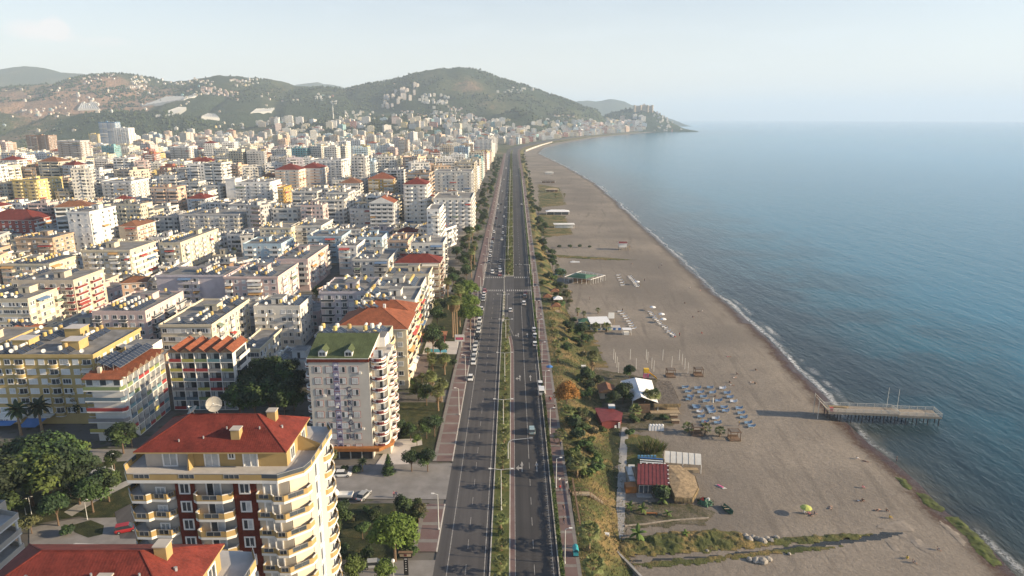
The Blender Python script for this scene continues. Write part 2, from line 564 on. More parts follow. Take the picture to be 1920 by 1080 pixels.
def tag(o, label=None, cat=None, group=None, kind=None):
 if label: o['label'] = label
 if cat: o['category'] = cat
 if group: o['group'] = group
 if kind: o['kind'] = kind
 return o
def thing(name, label, cat, loc=(0, 0, 0), rz=0, group=None):
 o = link(name, None, None, loc, rz)
 return tag(o, label, cat, group)
KIDS = {}
def part(mb, name, parent, loc=(0, 0, 0), rz=0, color=None, smooth=False, label=None):
 o = mb.build(name, parent, loc, rz, color, smooth) if isinstance(mb, MB) else link(name, mb, parent, loc, rz, color)
 if label: o['label'] = label
 KIDS.setdefault(parent.name, []).append(o)
 return o
def dup(root, loc, rz=0, label=None, sc=None, color=None, recolor=None):
 """a copy of a thing with copies of its parts and sub-parts"""
 r = root.copy()
 COL.objects.link(r)
 r.location = loc
 r.rotation_euler = (0, 0, rz)
 if sc: r.scale = sc if isinstance(sc, tuple) else (sc, sc, sc)
 if label: r['label'] = label
 if color: r.color = color
 for ch in KIDS.get(root.name, []):
  c = ch.copy()
  COL.objects.link(c)
  c.parent = r
  if color and recolor and ch.name.split('.')[0] in recolor: c.color = color
  for g in KIDS.get(ch.name, []):
   d = g.copy()
   COL.objects.link(d)
   d.parent = c
 return r
NUMW = 'first second third fourth fifth sixth seventh eighth ninth tenth eleventh twelfth thirteenth fourteenth fifteenth sixteenth seventeenth eighteenth nineteenth'.split()
TENS = {2: 'twent', 3: 'thirt', 4: 'fort', 5: 'fift', 6: 'sixt', 7: 'sevent', 8: 'eight', 9: 'ninet'}
def nth(i):
 """0 -> first"""
 i += 1
 if i < 20: return NUMW[i - 1]
 if i >= 100:
  return 'hundredth' if i == 100 else 'hundred-and-' + nth(i - 101)
 t, u = divmod(i, 10)
 return TENS[t] + 'ieth' if u == 0 else TENS[t] + 'y-' + NUMW[u - 1]
def fbm(x, y, sc, oct=4, seed=0.0):
 return noise.fractal(Vector((x * sc + seed, y * sc - seed, seed)), 1.0, 2.0, oct)
cam = bpy.data.cameras.new('camera')
cam.sensor_width, cam.lens = 36, 24
cam.clip_start, cam.clip_end = 1, 80000
co = bpy.data.objects.new('camera', cam)
COL.objects.link(co)
co.location = (0, 0, H)
co.rotation_euler = (math.pi / 2 - PITCH, 0, 0)
scene.camera = co
scene.view_settings.view_transform = 'Standard'
scene.view_settings.look = 'None'
scene.view_settings.exposure = EXPOSURE
scene.cycles.use_denoising = True
scene.cycles.max_bounces = 5
scene.cycles.diffuse_bounces = 3
scene.cycles.glossy_bounces = 2
scene.cycles.transparent_max_bounces = 4
scene.cycles.volume_bounces = 1
SUN_EL, SUN_AZ = rad(18.5), rad(-7)           # azimuth measured from +x (the sea side) towards +y
sd = Vector((math.cos(SUN_EL) * math.cos(SUN_AZ), math.cos(SUN_EL) * math.sin(SUN_AZ), math.sin(SUN_EL)))
sl = bpy.data.lights.new('sun', 'SUN')
sl.energy, sl.angle, sl.color = SUN_E, rad(.55), (1.0, .79, .52)
so = bpy.data.objects.new('sun', sl)
COL.objects.link(so)
so.rotation_euler = sd.to_track_quat('Z', 'Y').to_euler()
world = bpy.data.worlds.new('World')
scene.world = world
world.use_nodes = True
wt = world.node_tree
sky = wt.nodes.new('ShaderNodeTexSky')
sky.sky_type = 'NISHITA'
sky.sun_disc = False
sky.sun_elevation = SUN_EL
sky.sun_rotation = math.pi / 2 - SUN_AZ
sky.air_density, sky.dust_density, sky.ozone_density = 1.0, 1.0, 2.0
bg = wt.nodes['Background']
bg.inputs['Strength'].default_value = SKY_S
tc = wt.nodes.new('ShaderNodeTexCoord')
sx = wt.nodes.new('ShaderNodeSeparateXYZ')
wt.links.new(tc.outputs['Generated'], sx.inputs[0])
def wm(op, a, b=None, clamp=False):
 d = wt.nodes.new('ShaderNodeMath')
 d.operation, d.use_clamp = op, clamp
 for i, x in enumerate((a, b)):
  if x is None: continue
  if isinstance(x, (int, float)): d.inputs[i].default_value = x
  else: wt.links.new(x, d.inputs[i])
 return d.outputs[0]
az = wm('ARCTAN2', sx.outputs[0], sx.outputs[1])
el = wm('ARCSINE', sx.outputs[2])
def cloud(ca, ce, wa, we):
 a = wm('DIVIDE', wm('SUBTRACT', az, ca), wa)
 e = wm('DIVIDE', wm('SUBTRACT', el, ce), we)
 return wm('SUBTRACT', 1.0, wm('ADD', wm('MULTIPLY', a, a), wm('MULTIPLY', e, e)), True)
mp = wt.nodes.new('ShaderNodeMapping')
mp.inputs['Scale'].default_value = (1, 1, 2.4)
wt.links.new(tc.outputs['Generated'], mp.inputs[0])
nz = wt.nodes.new('ShaderNodeTexNoise')
nz.inputs['Scale'].default_value = 26
nz.inputs['Detail'].default_value = 6
wt.links.new(mp.outputs[0], nz.inputs['Vector'])
nz2 = wt.nodes.new('ShaderNodeTexNoise')
nz2.inputs['Scale'].default_value = 5
nz2.inputs['Detail'].default_value = 5
mp2 = wt.nodes.new('ShaderNodeMapping')
mp2.inputs['Scale'].default_value = (1, 1, 6)
wt.links.new(tc.outputs['Generated'], mp2.inputs[0])
wt.links.new(mp2.outputs[0], nz2.inputs['Vector'])
m = wm('ADD', cloud(rad(-33.2), rad(5.6), rad(2.6), rad(.9)), cloud(rad(-32.2), rad(5.9), rad(.9), rad(.95)))
m = wm('ADD', m, wm('MULTIPLY', cloud(rad(-29.5), rad(5.1), rad(3), rad(.6)), .5))
m = wm('SUBTRACT', wm('MULTIPLY', m, 1.5), wm('MULTIPLY', nz.outputs[0], .9), True)
wisp = wm('MULTIPLY', wm('SUBTRACT', nz2.outputs[0], .52, True), .7)
hazef = wm('MULTIPLY', wm('SUBTRACT', 1.0, wm('DIVIDE', el, .30), True), .72, True)
hz = wt.nodes.new('ShaderNodeMix'); hz.data_type = 'RGBA'
wt.links.new(hazef, hz.inputs[0])
wt.links.new(sky.outputs[0], hz.inputs[6])
hz.inputs[7].default_value = (6.5, 6.25, 6.1, 1)
w2 = wt.nodes.new('ShaderNodeMix'); w2.data_type = 'RGBA'
wt.links.new(wisp, w2.inputs[0]); wt.links.new(hz.outputs[2], w2.inputs[6])
w2.inputs[7].default_value = (5.7, 6.2, 6.6, 1)
cm = wt.nodes.new('ShaderNodeMix'); cm.data_type = 'RGBA'
wt.links.new(wm('MULTIPLY', m, .55), cm.inputs[0])
wt.links.new(w2.outputs[2], cm.inputs[6])
cm.inputs[7].default_value = (6.6, 5.9, 5.7, 1)
wt.links.new(cm.outputs[2], bg.inputs[0])
SHORE_PIX = [(1900, 1075), (1840, 1010), (1770, 960), (1700, 890), (1640, 840), (1580, 785), (1552, 745), (1500, 700), (1440, 635), (1400, 600),
             (1340, 550), (1290, 500), (1240, 455), (1190, 410), (1150, 372), (1110, 340), (1060, 312), (1010, 288), (1020, 278), (1060, 268),
             (1120, 258), (1185, 251), (1240, 247), (1300, 246)]
SEA_Z = -5.0
_s = [P(u, v, SEA_Z) for u, v in SHORE_PIX]
SHORE = [(40, 101.5), (90, 101.5)] + [(p.y, p.x) for p in _s]
SHORE += [(SHORE[-1][0] + 120, SHORE[-1][1] + 10), (SHORE[-1][0] + 500, 500), (SHORE[-1][0] + 1500, -600), (30000, -9000)]
FOOT = [(60, 24), (133, 24.6), (156, 27.7), (190, 30), (231, 32), (298, 28), (400, 25), (533, 23.5), (800, 24), (1100, 26), (1700, 30), (1900, 34), (2161, 70), (2636, 172), (3375, 380), (4195, 690), (4900, 990), (5300, 900), (8000, -500)]
ROAD_C = [(0, 0), (1750, 0), (1900, 2), (2000, 6), (2161, 24), (2636, 118), (3375, 330), (4195, 640), (4600, 800)]
KERB_R = [(0, 9.0), (113, 9.0), (300, 9.5), (500, 10.4), (880, 12.3), (1700, 13.5)]
PROM_R = [(0, 13.4), (113, 13.4), (320, 14.2), (500, 15.0), (880, 17.5), (1700, 19)]
def roadc(y): return lerp_tab(ROAD_C, y)
def kerbR(y): return roadc(y) + lerp_tab(KERB_R, y)
def promR(y): return roadc(y) + lerp_tab(PROM_R, y)
def foot(y): return lerp_tab(FOOT, y) + 1.3 * fbm(y, 0, .03, 2)
_wig = {}
def shore(y):
 a = .45 if y < 700 else 1.5
 return lerp_tab(SHORE, y) + a * 2.4 * fbm(y, 3.7, .022, 3) + .5 * fbm(y, 9.1, .12, 2)
def bz(x, y):
 """height of the beach"""
 f, s_ = foot(y), shore(y)
 t = (x - f) / max(s_ - f, 1)
 if t <= 0: return -4.0
 if x > s_: return SEA_Z - .10 * (x - s_)
 t2 = max(0, (x - (s_ - 14)) / 14)
 return -4.0 - .35 * t - .65 * t2 ** 1.3 * 1.0 + .10 * fbm(x, y, .12, 3) * (1 - t2)
def PB(u, v):
 z = -4.2
 for _ in range(4):
  p = P(u, v, z)
  z = bz(p.x, p.y)
 return P(u, v, z)
def yrow(y0, y1, d0, g):
 o, y, d = [], y0, d0
 while y < y1:
  o.append(y); y += d; d *= g
 o.append(y1)
 return o
def grid_mesh(name, rows, attr=None, mat='sand', smooth=True):
 """rows: list of lists of (x,y,z[,a])"""
 v, f, a = [], [], []
 n = len(rows[0])
 for r in rows:
  for p in r:
   v.append(p[:3])
   a.append(p[3] if len(p) > 3 else 0)
 for j in range(len(rows) - 1):
  for i in range(n - 1):
   f.append((j * n + i, j * n + i + 1, (j + 1) * n + i + 1, (j + 1) * n + i))
 me = bpy.data.meshes.new(name)
 me.from_pydata(v, [], f)
 me.materials.append(MATS[mat])
 if attr:
  t = me.attributes.new(attr, 'FLOAT', 'POINT')
  t.data.foreach_set('value', a)
 if smooth:
  me.polygons.foreach_set('use_smooth', [True] * len(f))
 o = bpy.data.objects.new(name, me)
 COL.objects.link(o)
 return o
YS = yrow(40, 30000, 4, 1.012)
SOFF = [-16, -8, -4, -2, -1, 0, 1, 2, 3.5, 5, 7, 10, 14, 20, 28, 40, 60, 90, 140, 220, 350, 600, 1000, 2000, 4000, 9000, 18000]
rows = []
for y in YS:
 s_ = shore(y)
 rows.append([(s_ + o, y, SEA_Z - (.12 if o < 0 else 0), max(o, 0)) for o in SOFF])
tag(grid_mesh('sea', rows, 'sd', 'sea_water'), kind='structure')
YB = yrow(40, 5600, 2.2, 1.010)
rows = []
for y in YB:
 f, s_ = foot(y) - 3, shore(y)
 row = []
 for i in range(34):
  t = i / 33
  x = f + (s_ - f) * (1 - (1 - t) ** 1.7)
  row.append((x, y, bz(x, y), x - s_))
 for o in (1, 2.5, 5, 9, 15):
  row.append((s_ + o, y, SEA_Z - .1 * o, o))
 rows.append(row)
tag(grid_mesh('beach', rows, 'sd', 'sand'), kind='structure')
rows = []
for y in yrow(-40, 9000, 20, 1.04):
 e = promR(y) if y < 5200 else 0
 rows.append([(x, y, -.14) for x in (-9000, -3000, -1200, -500, -200, -60, e - 30, e - 6, e - .1)])
tag(grid_mesh('ground', rows, None, 'city_ground', False), kind='structure')
def embank_z(x, y):
 a, b = promR(y), foot(y)
 t = min(1, max(0, (x - a - 1.5) / max(b - a - 1.5, 1)))
 t = t * t * (3 - 2 * t)
 return .02 - 4.1 * t + (.35 * fbm(x, y, .16, 3)) * math.sin(math.pi * min(1, max(0, (x - a) / (b - a)))) 
rows = []
for y in yrow(40, 5200, 2.0, 1.012):
 a, b = promR(y) - .05, foot(y) + 1.2
 rows.append([(a + (b - a) * i / 14, y, embank_z(a + (b - a) * i / 14, y) - (.05 if i == 14 else 0)) for i in range(15)])
tag(grid_mesh('embankment', rows, None, 'rough_grass'), kind='structure')
def strip(name, fl, fr, z, y0, y1, mat, thick=0.0, kind='structure', step=None):
 ys = yrow(y0, y1, step or 6, 1.03) if y1 - y0 > 30 else [y0, y1]
 mb = MB()
 for a, b in zip(ys, ys[1:]):
  la, lb, ra, rb = fl(a), fl(b), fr(a), fr(b)
  mb.face([(la, a, z), (ra, a, z), (rb, b, z), (lb, b, z)], mat, [(la, a), (ra, a), (rb, b), (lb, b)])
  if thick:
   mb.face([(la, b, z - thick), (la, a, z - thick), (la, a, z), (la, b, z)][::-1], mat)
   mb.face([(ra, a, z - thick), (ra, b, z - thick), (rb, b, z), (ra, a, z)] if False else [(ra, a, z - thick), (rb, b, z - thick), (rb, b, z), (ra, a, z)], mat)
 if thick:
  for y, s_ in ((ys[0], 1), (ys[-1], -1)):
   l, r = fl(y), fr(y)
   q = [(l, y, z - thick), (r, y, z - thick), (r, y, z), (l, y, z)]
   mb.face(q if s_ > 0 else q[::-1], mat)
 return tag(mb.build(name), kind=kind)
C_ = lambda k: (lambda y: roadc(y) + k)
REND = 4600
MED_L = -4.4
def medR(y): return roadc(y) + (-.35 if y < 250 else lerp_tab([(250, -.35), (285, -3.4)], y))
def medR2(y): return roadc(y) + .9
strip('road', C_(-15.2), kerbR, 0.0, 40, REND, 'asphalt')
strip('road', lambda y: medR(y) + .95 if y < 262 else roadc(y) + 1.0, lambda y: kerbR(y) - .02, .002, 40, 1700, 'asphalt_new')
LK = -15.1
mb = MB()
mb.face([(-75, 141.2, .004), (-15.2, 140.6, .004), (-15.2, 157.6, .004), (-75, 155, .004)], 'street_grey')
mb.face([(-40, 113.6, .004), (-15.2, 113.2, .004), (-15.2, 118.4, .004), (-40, 117.6, .004)], 'street_grey')
mb.face([(-120, 334, .004), (-15.2, 334, .004), (-15.2, 345, .004), (-120, 345, .004)], 'street_grey')
tag(mb.build('side_street'), kind='structure')
for i, (a, b) in enumerate(((121, 138.5), (158.5, 333), (346, 1750), (60, 111.5))):
 strip('pavement', C_(-20.3), C_(LK - .25), .13, a, b, 'paver_red', .2)
 strip('kerb', C_(LK - .25), C_(LK), .135, a, b, 'kerb_stone', .2)
 if i < 2:
  mb = MB()
  y = a + 3
  while y < b - 1:
   mb.face([(-20.2, y, .134), (LK - .35, y, .134), (LK - .35, y + 1.1, .134), (-20.2, y + 1.1, .134)], 'paver_grey')
   y += 6.2
  mb.face([(-20.2, a, .138), (-19.3, a, .138), (-19.3, b, .138), (-20.2, b, .138)], 'paver_grey')
  tag(mb.build('pavement'), kind='structure')
strip('median_kerb', C_(MED_L), medR, .15, 40, 285, 'kerb_stone', .2)
strip('median_kerb', C_(MED_L), C_(-3.4), .15, 285, 334, 'kerb_stone', .2)
strip('median_kerb', C_(MED_L), medR2, .15, 369, 1950, 'kerb_stone', .2)
strip('median_grass', C_(MED_L + .25), lambda y: medR(y) - .22, .165, 40, 282, 'median_lawn')
strip('median_grass', C_(MED_L + .25), lambda y: medR2(y) - .22, .165, 370, 1950, 'median_lawn')
strip('median_paving', medR, lambda y: medR(y) + .95, .03, 40, 262, 'paver_red', .05)
strip('verge_kerb', kerbR, lambda y: kerbR(y) + .22, .14, 40, REND, 'kerb_stone', .2)
strip('verge', lambda y: kerbR(y) + .22, lambda y: kerbR(y) + 1.1, .12, 40, REND, 'lawn')
strip('promenade', lambda y: kerbR(y) + 1.1, promR, .13, 40, REND, 'paver_red', .2)
strip('promenade', lambda y: promR(y) - .75, lambda y: promR(y) - .02, .135, 40, 900, 'paver_grey')
mb = MB()
y = 60
while y < 420:
 mb.face([(kerbR(y) + 1.15, y, .137), (promR(y) - .8, y, .137), (promR(y) - .8, y + .9, .137), (kerbR(y) + 1.15, y + .9, .137)], 'paver_grey')
 y += 5.6
tag(mb.build('promenade'), kind='structure')
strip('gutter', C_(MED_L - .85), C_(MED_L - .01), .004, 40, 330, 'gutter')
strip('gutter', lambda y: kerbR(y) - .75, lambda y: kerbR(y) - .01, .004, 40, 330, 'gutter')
mb = MB()
def line(fx, y0, y1, w=.14, dash=None, z=.006):
 y = y0
 while y < y1:
  e = min(y1, y + (dash[0] if dash else 12))
  a, b = fx(y), fx(e)
  mb.face([(a - w / 2, y, z), (a + w / 2, y, z), (b + w / 2, e, z), (b - w / 2, e, z)], 'thermo_paint')
  y += (dash[0] + dash[1]) if dash else 12
line(C_(-12.6), 40, 333, .13); line(C_(-12.6), 370, 1700, .13)
line(C_(-9.0), 40, 330, .10, (3.2, 5.0)); line(C_(-9.0), 374, 1700, .16, (3.2, 6.0))
line(C_(MED_L - .95), 40, 330, .16); line(C_(MED_L - .95), 374, 1700, .16)
line(lambda y: medR(y) + 1.0, 40, 262, .13)
line(lambda y: roadc(y) + lerp_tab([(205, .75), (262, .75), (284, -2.2)], y), 262, 330, .13)
line(C_(4.35), 160, 330, .13); line(C_(4.35), 40, 160, .10, (3.2, 5.0)); line(C_(4.6), 374, 1700, .16, (3.2, 6.0))
line(C_(.75), 284, 333, .12, (1.2, 1.2))
line(lambda y: kerbR(y) - .95, 40, 230, .13); line(lambda y: kerbR(y) - .95, 320, 1700, .14)
y = 60
while y < 205:                                        # fine bars beside the shoulder line
 mb.face([(kerbR(y) - 1.35, y, .006), (kerbR(y) - .8, y, .006), (kerbR(y) - .8, y + .12, .006), (kerbR(y) - 1.35, y + .12, .006)], 'thermo_paint')
 y += .95
for yc in (337, 366.5):                               # zebra crossings
 for x0, x1 in ((-14.6, MED_L - .6), (-2.6 if yc < 350 else 1.3, 9.0)):
  x = x0
  while x < x1:
   mb.face([(x, yc - 1.6, .007), (x + .5, yc - 1.6, .007), (x + .5, yc + 1.6, .007), (x, yc + 1.6, .007)], 'thermo_paint')
   x += 1.05
line(lambda y: 0, 0, 0)
def arrow(x, y, L=5.5, left=False, z=.007):
 mb.face([(x - .12, y, z), (x + .12, y, z), (x + .12, y + L * .6, z), (x - .12, y + L * .6, z)], 'thermo_paint')
 mb.face([(x - .42, y + L * .6, z), (x + .42, y + L * .6, z), (x, y + L, z)], 'thermo_paint')
 if left:
  mb.face([(x - .9, y + L * .3, z), (x - .12, y + L * .3, z), (x - .12, y + L * .42, z), (x - .9, y + L * .42, z)], 'thermo_paint')
  mb.face([(x - .8, y + L * .1, z), (x - .8, y + L * .62, z), (x - 1.5, y + L * .36, z)], 'thermo_paint')
for v, ul, ur in ((885, 979, 1007), (714, 975, 995), (632, 972, 989)):
 for u, lf in ((ul, True), (ur, False)):
  p = P(u, v)
  arrow(p.x, p.y, left=lf)
tag(mb.build('road_markings'), kind='structure')
mb = MB()
pts = [(P(u, v, -3.5).x, P(u, v, -3.5).y) for u, v in ((985, 284), (1000, 278), (1015, 273), (1035, 267.5))]
mb.ribbon(pts[::-1], 1.2, -5, .6, 'plaza')
tag(mb.build('sea_wall'), 'long pale sea wall along the far bend of the beach', 'wall')
RIDGES = [
 (4600, 1700, 1500, [(-500, 160), (-200, 158), (0, 168), (90, 160), (150, 152), (180, 142), (230, 141), (290, 148), (330, 153), (380, 150), (420, 143), (470, 146), (520, 152), (560, 162), (620, 165), (680, 175), (740, 240)]),
 (4700, 1500, 1300, [(470, 244), (540, 212), (600, 188), (650, 168), (700, 157), (740, 150), (780, 138), (820, 130), (860, 127), (900, 133), (940, 148), (980, 160), (1020, 174), (1060, 187), (1100, 203), (1118, 206), (1135, 222), (1155, 246)]),
 (3150, 500, 700, [(-400, 206), (0, 212), (80, 208), (200, 213), (260, 218), (330, 222), (420, 228), (520, 232), (600, 224), (640, 219), (700, 217), (760, 217), (860, 222), (940, 233), (1000, 244)]),
 (3500, 500, 700, [(840, 246), (880, 222), (930, 208), (980, 205), (1020, 212), (1060, 228), (1090, 246)]),
 (5000, 260, 400, [(1085, 240), (1110, 222), (1135, 213), (1165, 207), (1185, 204), (1222, 205), (1240, 214), (1255, 224), (1270, 234), (1285, 241), (1300, 244.5), (1312, 249)]),
]
_rt = []
for Y, lf, lb, pts in RIDGES:
 tab = []
 for u, v in pts:
  s_ = (540 - v) / F
  t = Y / (CP + SP * s_)
  tab.append(((u - 960) / F * t, max(0, H + t * (-SP + CP * s_))))
 _rt.append((Y, lf, lb, tab))
def hill(x, y):
 h = 0
 for i, (Y, lf, lb, tab) in enumerate(_rt):
  if x < tab[0][0] or x > tab[-1][0]: continue
  d = (y - Y)
  k = 1 - min(1, abs(d) / (lf if d < 0 else lb))
  if k <= 0: continue
  k = k * k * (3 - 2 * k)
  z = lerp_tab(tab, x * (1 if i == 4 else (Y / max(y, Y * .5)) ** .35)) * k
  if i != 4:
   q = min(1, max(0, (foot(y) - 50 - x) / 300))
   z *= q * q * (3 - 2 * q)
  h = max(h, z)
 if h > 3:
  a = min(1, h / 60)
  e = min(1, abs(y - 4650) / 900) if y < 5200 else 1
  h += a * (26 * fbm(x, y, .0022, 4) * (.25 + .75 * e) + 9 * fbm(x, y, .018, 3) + 4.0 * fbm(x, y, .07, 2))
  h -= a * 30 * max(0, 1 - abs(fbm(x, y * .5, .0016, 3, 5.0)) * 5) * (.2 + .8 * e)
 return h
rows = []
x0, x1 = -6200, 1500
xs = [x0 + (x1 - x0) * i / 300 for i in range(301)]
for y in yrow(2450, 6600, 14, 1.006):
 row = []
 for x in xs:
  h = hill(x, y)
  fo = fbm(x, y, .0012, 3, 2.0)
  u, v = UV((x, y, h))
  fr = (.35 if x > -1900 else .08) + .9 * fo
  if x > -1900: fr += .6
  if y > 4250 and x < -1500: fr += .1
  row.append((x, y, (-7.5 if x > foot(y) - 12 else -1.0) if h < 1.5 else h, fr))
 rows.append(row)
tag(grid_mesh('hills', rows, 'forest', 'hill_cover'), kind='structure')
for Y, pts, nm in ((7300, [(-500, 150), (-200, 128), (-60, 132), (0, 128), (45, 121), (80, 127), (110, 136), (160, 139), (200, 150), (240, 190), (300, 222)], 'mountains'),
                   (9500, [(500, 210), (555, 160), (590, 154), (625, 160), (660, 170), (700, 215)], 'mountains'),
                   (9500, [(1000, 222), (1060, 200), (1085, 190), (1115, 188), (1140, 185), (1170, 191), (1200, 205), (1230, 217), (1250, 222)], 'mountains')):
 tab = []
 for u, v in pts:
  s_ = (540 - v) / F
  t = Y / (CP + SP * s_)
  tab.append(((u - 960) / F * t, max(-5, H + t * (-SP + CP * s_))))
 rows = []
 for j in range(25):
  y = Y + (j - 12) * 120
  k = 1 - abs(j - 12) / 12
  k = k * k * (3 - 2 * k)
  row = []
  for i in range(141):
   x = tab[0][0] + (tab[-1][0] - tab[0][0]) * i / 140
   z = lerp_tab(tab, x) * k
   row.append((x, y, z + min(1, max(0, z) / 150) * 45 * fbm(x, y, .0016, 4) - 6, .9))
  rows.append(row)
 tag(grid_mesh(nm, rows, 'forest', 'hill_cover'), kind='structure')
hm = bpy.data.materials.new('haze_air')
hm.use_nodes = True
hm.node_tree.nodes.remove(hm.node_tree.nodes['Principled BSDF'])
pv = hm.node_tree.nodes.new('ShaderNodeVolumePrincipled')
pv.inputs['Color'].default_value = HAZE_C
pv.inputs['Density'].default_value = HAZE_D
pv.inputs['Anisotropy'].default_value = .0
hm.node_tree.links.new(pv.outputs[0], hm.node_tree.nodes['Material Output'].inputs['Volume'])
MATS['haze_air'] = hm
mb = MB()
mb.box(-15000, 30500, -300, 30500, -9, 690, 'haze_air')
tag(mb.build('haze'), kind='stuff')
WALLC = {'white': (.76, .75, .73), 'cream': (.64, .57, .43), 'pale': (.68, .65, .59), 'grey': (.50, .49, .48), 'beige': (.56, .48, .38), 'yellow': (.66, .52, .21),
         'tan': (.46, .34, .24), 'peach': (.66, .46, .33), 'light blue': (.44, .57, .66), 'pink': (.62, .48, .45), 'brown': (.28, .18, .125), 'golden': (.50, .31, .07),
         'mustard': (.47, .35, .15), 'red': (.34, .085, .065), 'turquoise': (.22, .45, .48), 'lilac grey': (.52, .48, .52), 'green': (.30, .36, .16), 'orange': (.58, .28, .10), 'maroon': (.22, .045, .04), 'blue': (.14, .26, .42)}
def c1(n, j=0.0):
 a = WALLC[n]
 k = 1 + R.uniform(-j, j)
 return (a[0] * k, a[1] * k, a[2] * k, 1)
_cache = {}
def win_mesh(w, h, kind, frame='frame_white'):
 key = ('win', w, h, kind, frame)
 if key not in _cache:
  mb = MB()
  pane = {'d': 'glass', 'c': 'curtain', 's': 'shutter'}
  mb.box(-w / 2 - .12, w / 2 + .12, -.05, .02, -.12, h + .12, frame, bot=False)
  mb.box(-w / 2 - .18, w / 2 + .18, -.16, -.051, -.2, -.125, frame)
  n = 2 if w < 1.9 else 3
  for i in range(n):
   a, b = -w / 2 + w * i / n + .04, -w / 2 + w * (i + 1) / n - .04
   k = pane[kind] if kind != 'm' else ('glass' if (i + int(w * 10)) % 2 else 'curtain')
   mb.face([(a, -.056, .03), (b, -.056, .03), (b, -.056, h - .03), (a, -.056, h - .03)], k)
  _cache[key] = mb.data('window')
 return _cache[key]
def balc_mesh(w, d, style='solid', ph=.95):
 """balcony slab, parapet and the glazed door behind; the wall is at y = 0, outside towards -y"""
 key = ('bal', round(w, 1), round(d, 1), style)
 if key not in _cache:
  mb = MB()
  w = round(w, 1)
  if style == 'arc':
   pts = [(-w / 2, -.02), (-w / 2 + .06, -d * .45)] + [(-w / 2 * math.cos(t), -d * .45 - d * .62 * math.sin(t)) for t in [math.pi * k / 8 for k in range(1, 8)]] + [(w / 2 - .06, -d * .45), (w / 2, -.02)]
  elif style == 'cut':
   c = min(.9, d * .6)
   pts = [(-w / 2, -.02), (-w / 2, -d + c), (-w / 2 + c, -d), (w / 2 - c, -d), (w / 2, -d + c), (w / 2, -.02)]
  else:
   pts = [(-w / 2, -.02), (-w / 2, -d), (w / 2, -d), (w / 2, -.02)]
  mb.prism(pts, -.2, 0, 'white_paint', 'terrace_tile')
  if style == 'rail':
   mb.ribbon(pts, .05, .012, .8, 'glass')
   mb.ribbon(pts, .09, .802, .92, 'frame_white')
  else:
   mb.ribbon(pts, .13, .006, ph, 'paint')
   mb.ribbon([(x * 1.01, y * 1.02) for x, y in pts], .17, ph + .002, ph + .09, 'white_paint')
  dw = min(w - .5, 2.6)
  mb.box(-dw / 2 - .1, dw / 2 + .1, -.05, .02, .01, 2.25, 'frame_white', bot=False)
  for i in range(2):
   a, b = -dw / 2 + dw * i / 2 + .05, -dw / 2 + dw * (i + 1) / 2 - .05
   mb.face([(a, -.056, .08), (b, -.056, .08), (b, -.056, 2.18), (a, -.056, 2.18)], 'glass' if (i + int(w * 10)) % 3 else 'curtain')
  _cache[key] = mb.data('balcony')
 return _cache[key]
def panel_mesh():
 if 'panel' not in _cache:
  mb = MB()
  for s in (-1, 1):
   y0, y1 = s * .55 - .48, s * .55 + .48
   a, b = (-.85, .2 + 1.15), (.85, .2)
   mb.face([(a[0], y1, a[1]), (a[0], y0, a[1]), (b[0], y0, b[1]), (b[0], y1, b[1])], 'solar_glass')
   mb.face([(a[0], y0, a[1] - .08), (a[0], y1, a[1] - .08), (b[0], y1, b[1] - .08), (b[0], y0, b[1] - .08)], 'steel')
   mb.face([(a[0], y0, a[1] - .08), (b[0], y0, b[1] - .08), (b[0], y0, b[1]), (a[0], y0, a[1])], 'steel')
   mb.tube((-.8, s * .8, 0), (-.8, s * .8, 1.35), .04, .04, 'steel', 4)
   mb.tube((-1.5, s * .5, 0), (-1.5, s * .5, 1.2), .05, .05, 'steel', 4)
  _cache['panel'] = mb.data('solar_panel')
 return _cache['panel']
def tank_mesh(k):
 key = 'tank%d' % k
 if key not in _cache:
  mb = MB()
  m = ('tank_white', 'tank_yellow', 'tank_white')[k]
  if k < 2:
   mb.lathe([(.02, 1.2), (.52, 1.2), (.56, 1.35), (.56, 2.25), (.46, 2.42), (.15, 2.5), (.02, 2.5)], m, 10, (-1.45, 0))
  else:
   mb.tube((-1.35, -.9, 1.75), (-1.35, .9, 1.75), .42, .42, m, 10)
   mb.tube((-1.35, -.96, 1.75), (-1.35, -.9, 1.75), .3, .42, m, 10)
   mb.tube((-1.35, .9, 1.75), (-1.35, .96, 1.75), .42, .3, m, 10)
  _cache[key] = mb.data('water_tank')
 return _cache[key]
def heater_mesh(k):
 """panel and tank in one, for roofs too far off to tell them apart"""
 key = 'heat%d' % k
 if key not in _cache:
  mb = MB()
  mb.face([(-.85, 1, 1.35), (-.85, -1, 1.35), (.85, -1, .2), (.85, 1, .2)], 'solar_glass')
  mb.face([(-.85, -1, 1.3), (-.85, 1, 1.3), (.85, 1, .15), (.85, -1, .15)], 'steel')
  mb.lathe([(.02, .6), (.55, .6), (.56, 2.3), (.3, 2.5), (.02, 2.5)], ('tank_white', 'tank_yellow')[k], 6, (-1.4, 0))
  _cache[key] = mb.data('solar_water_heater')
 return _cache[key]
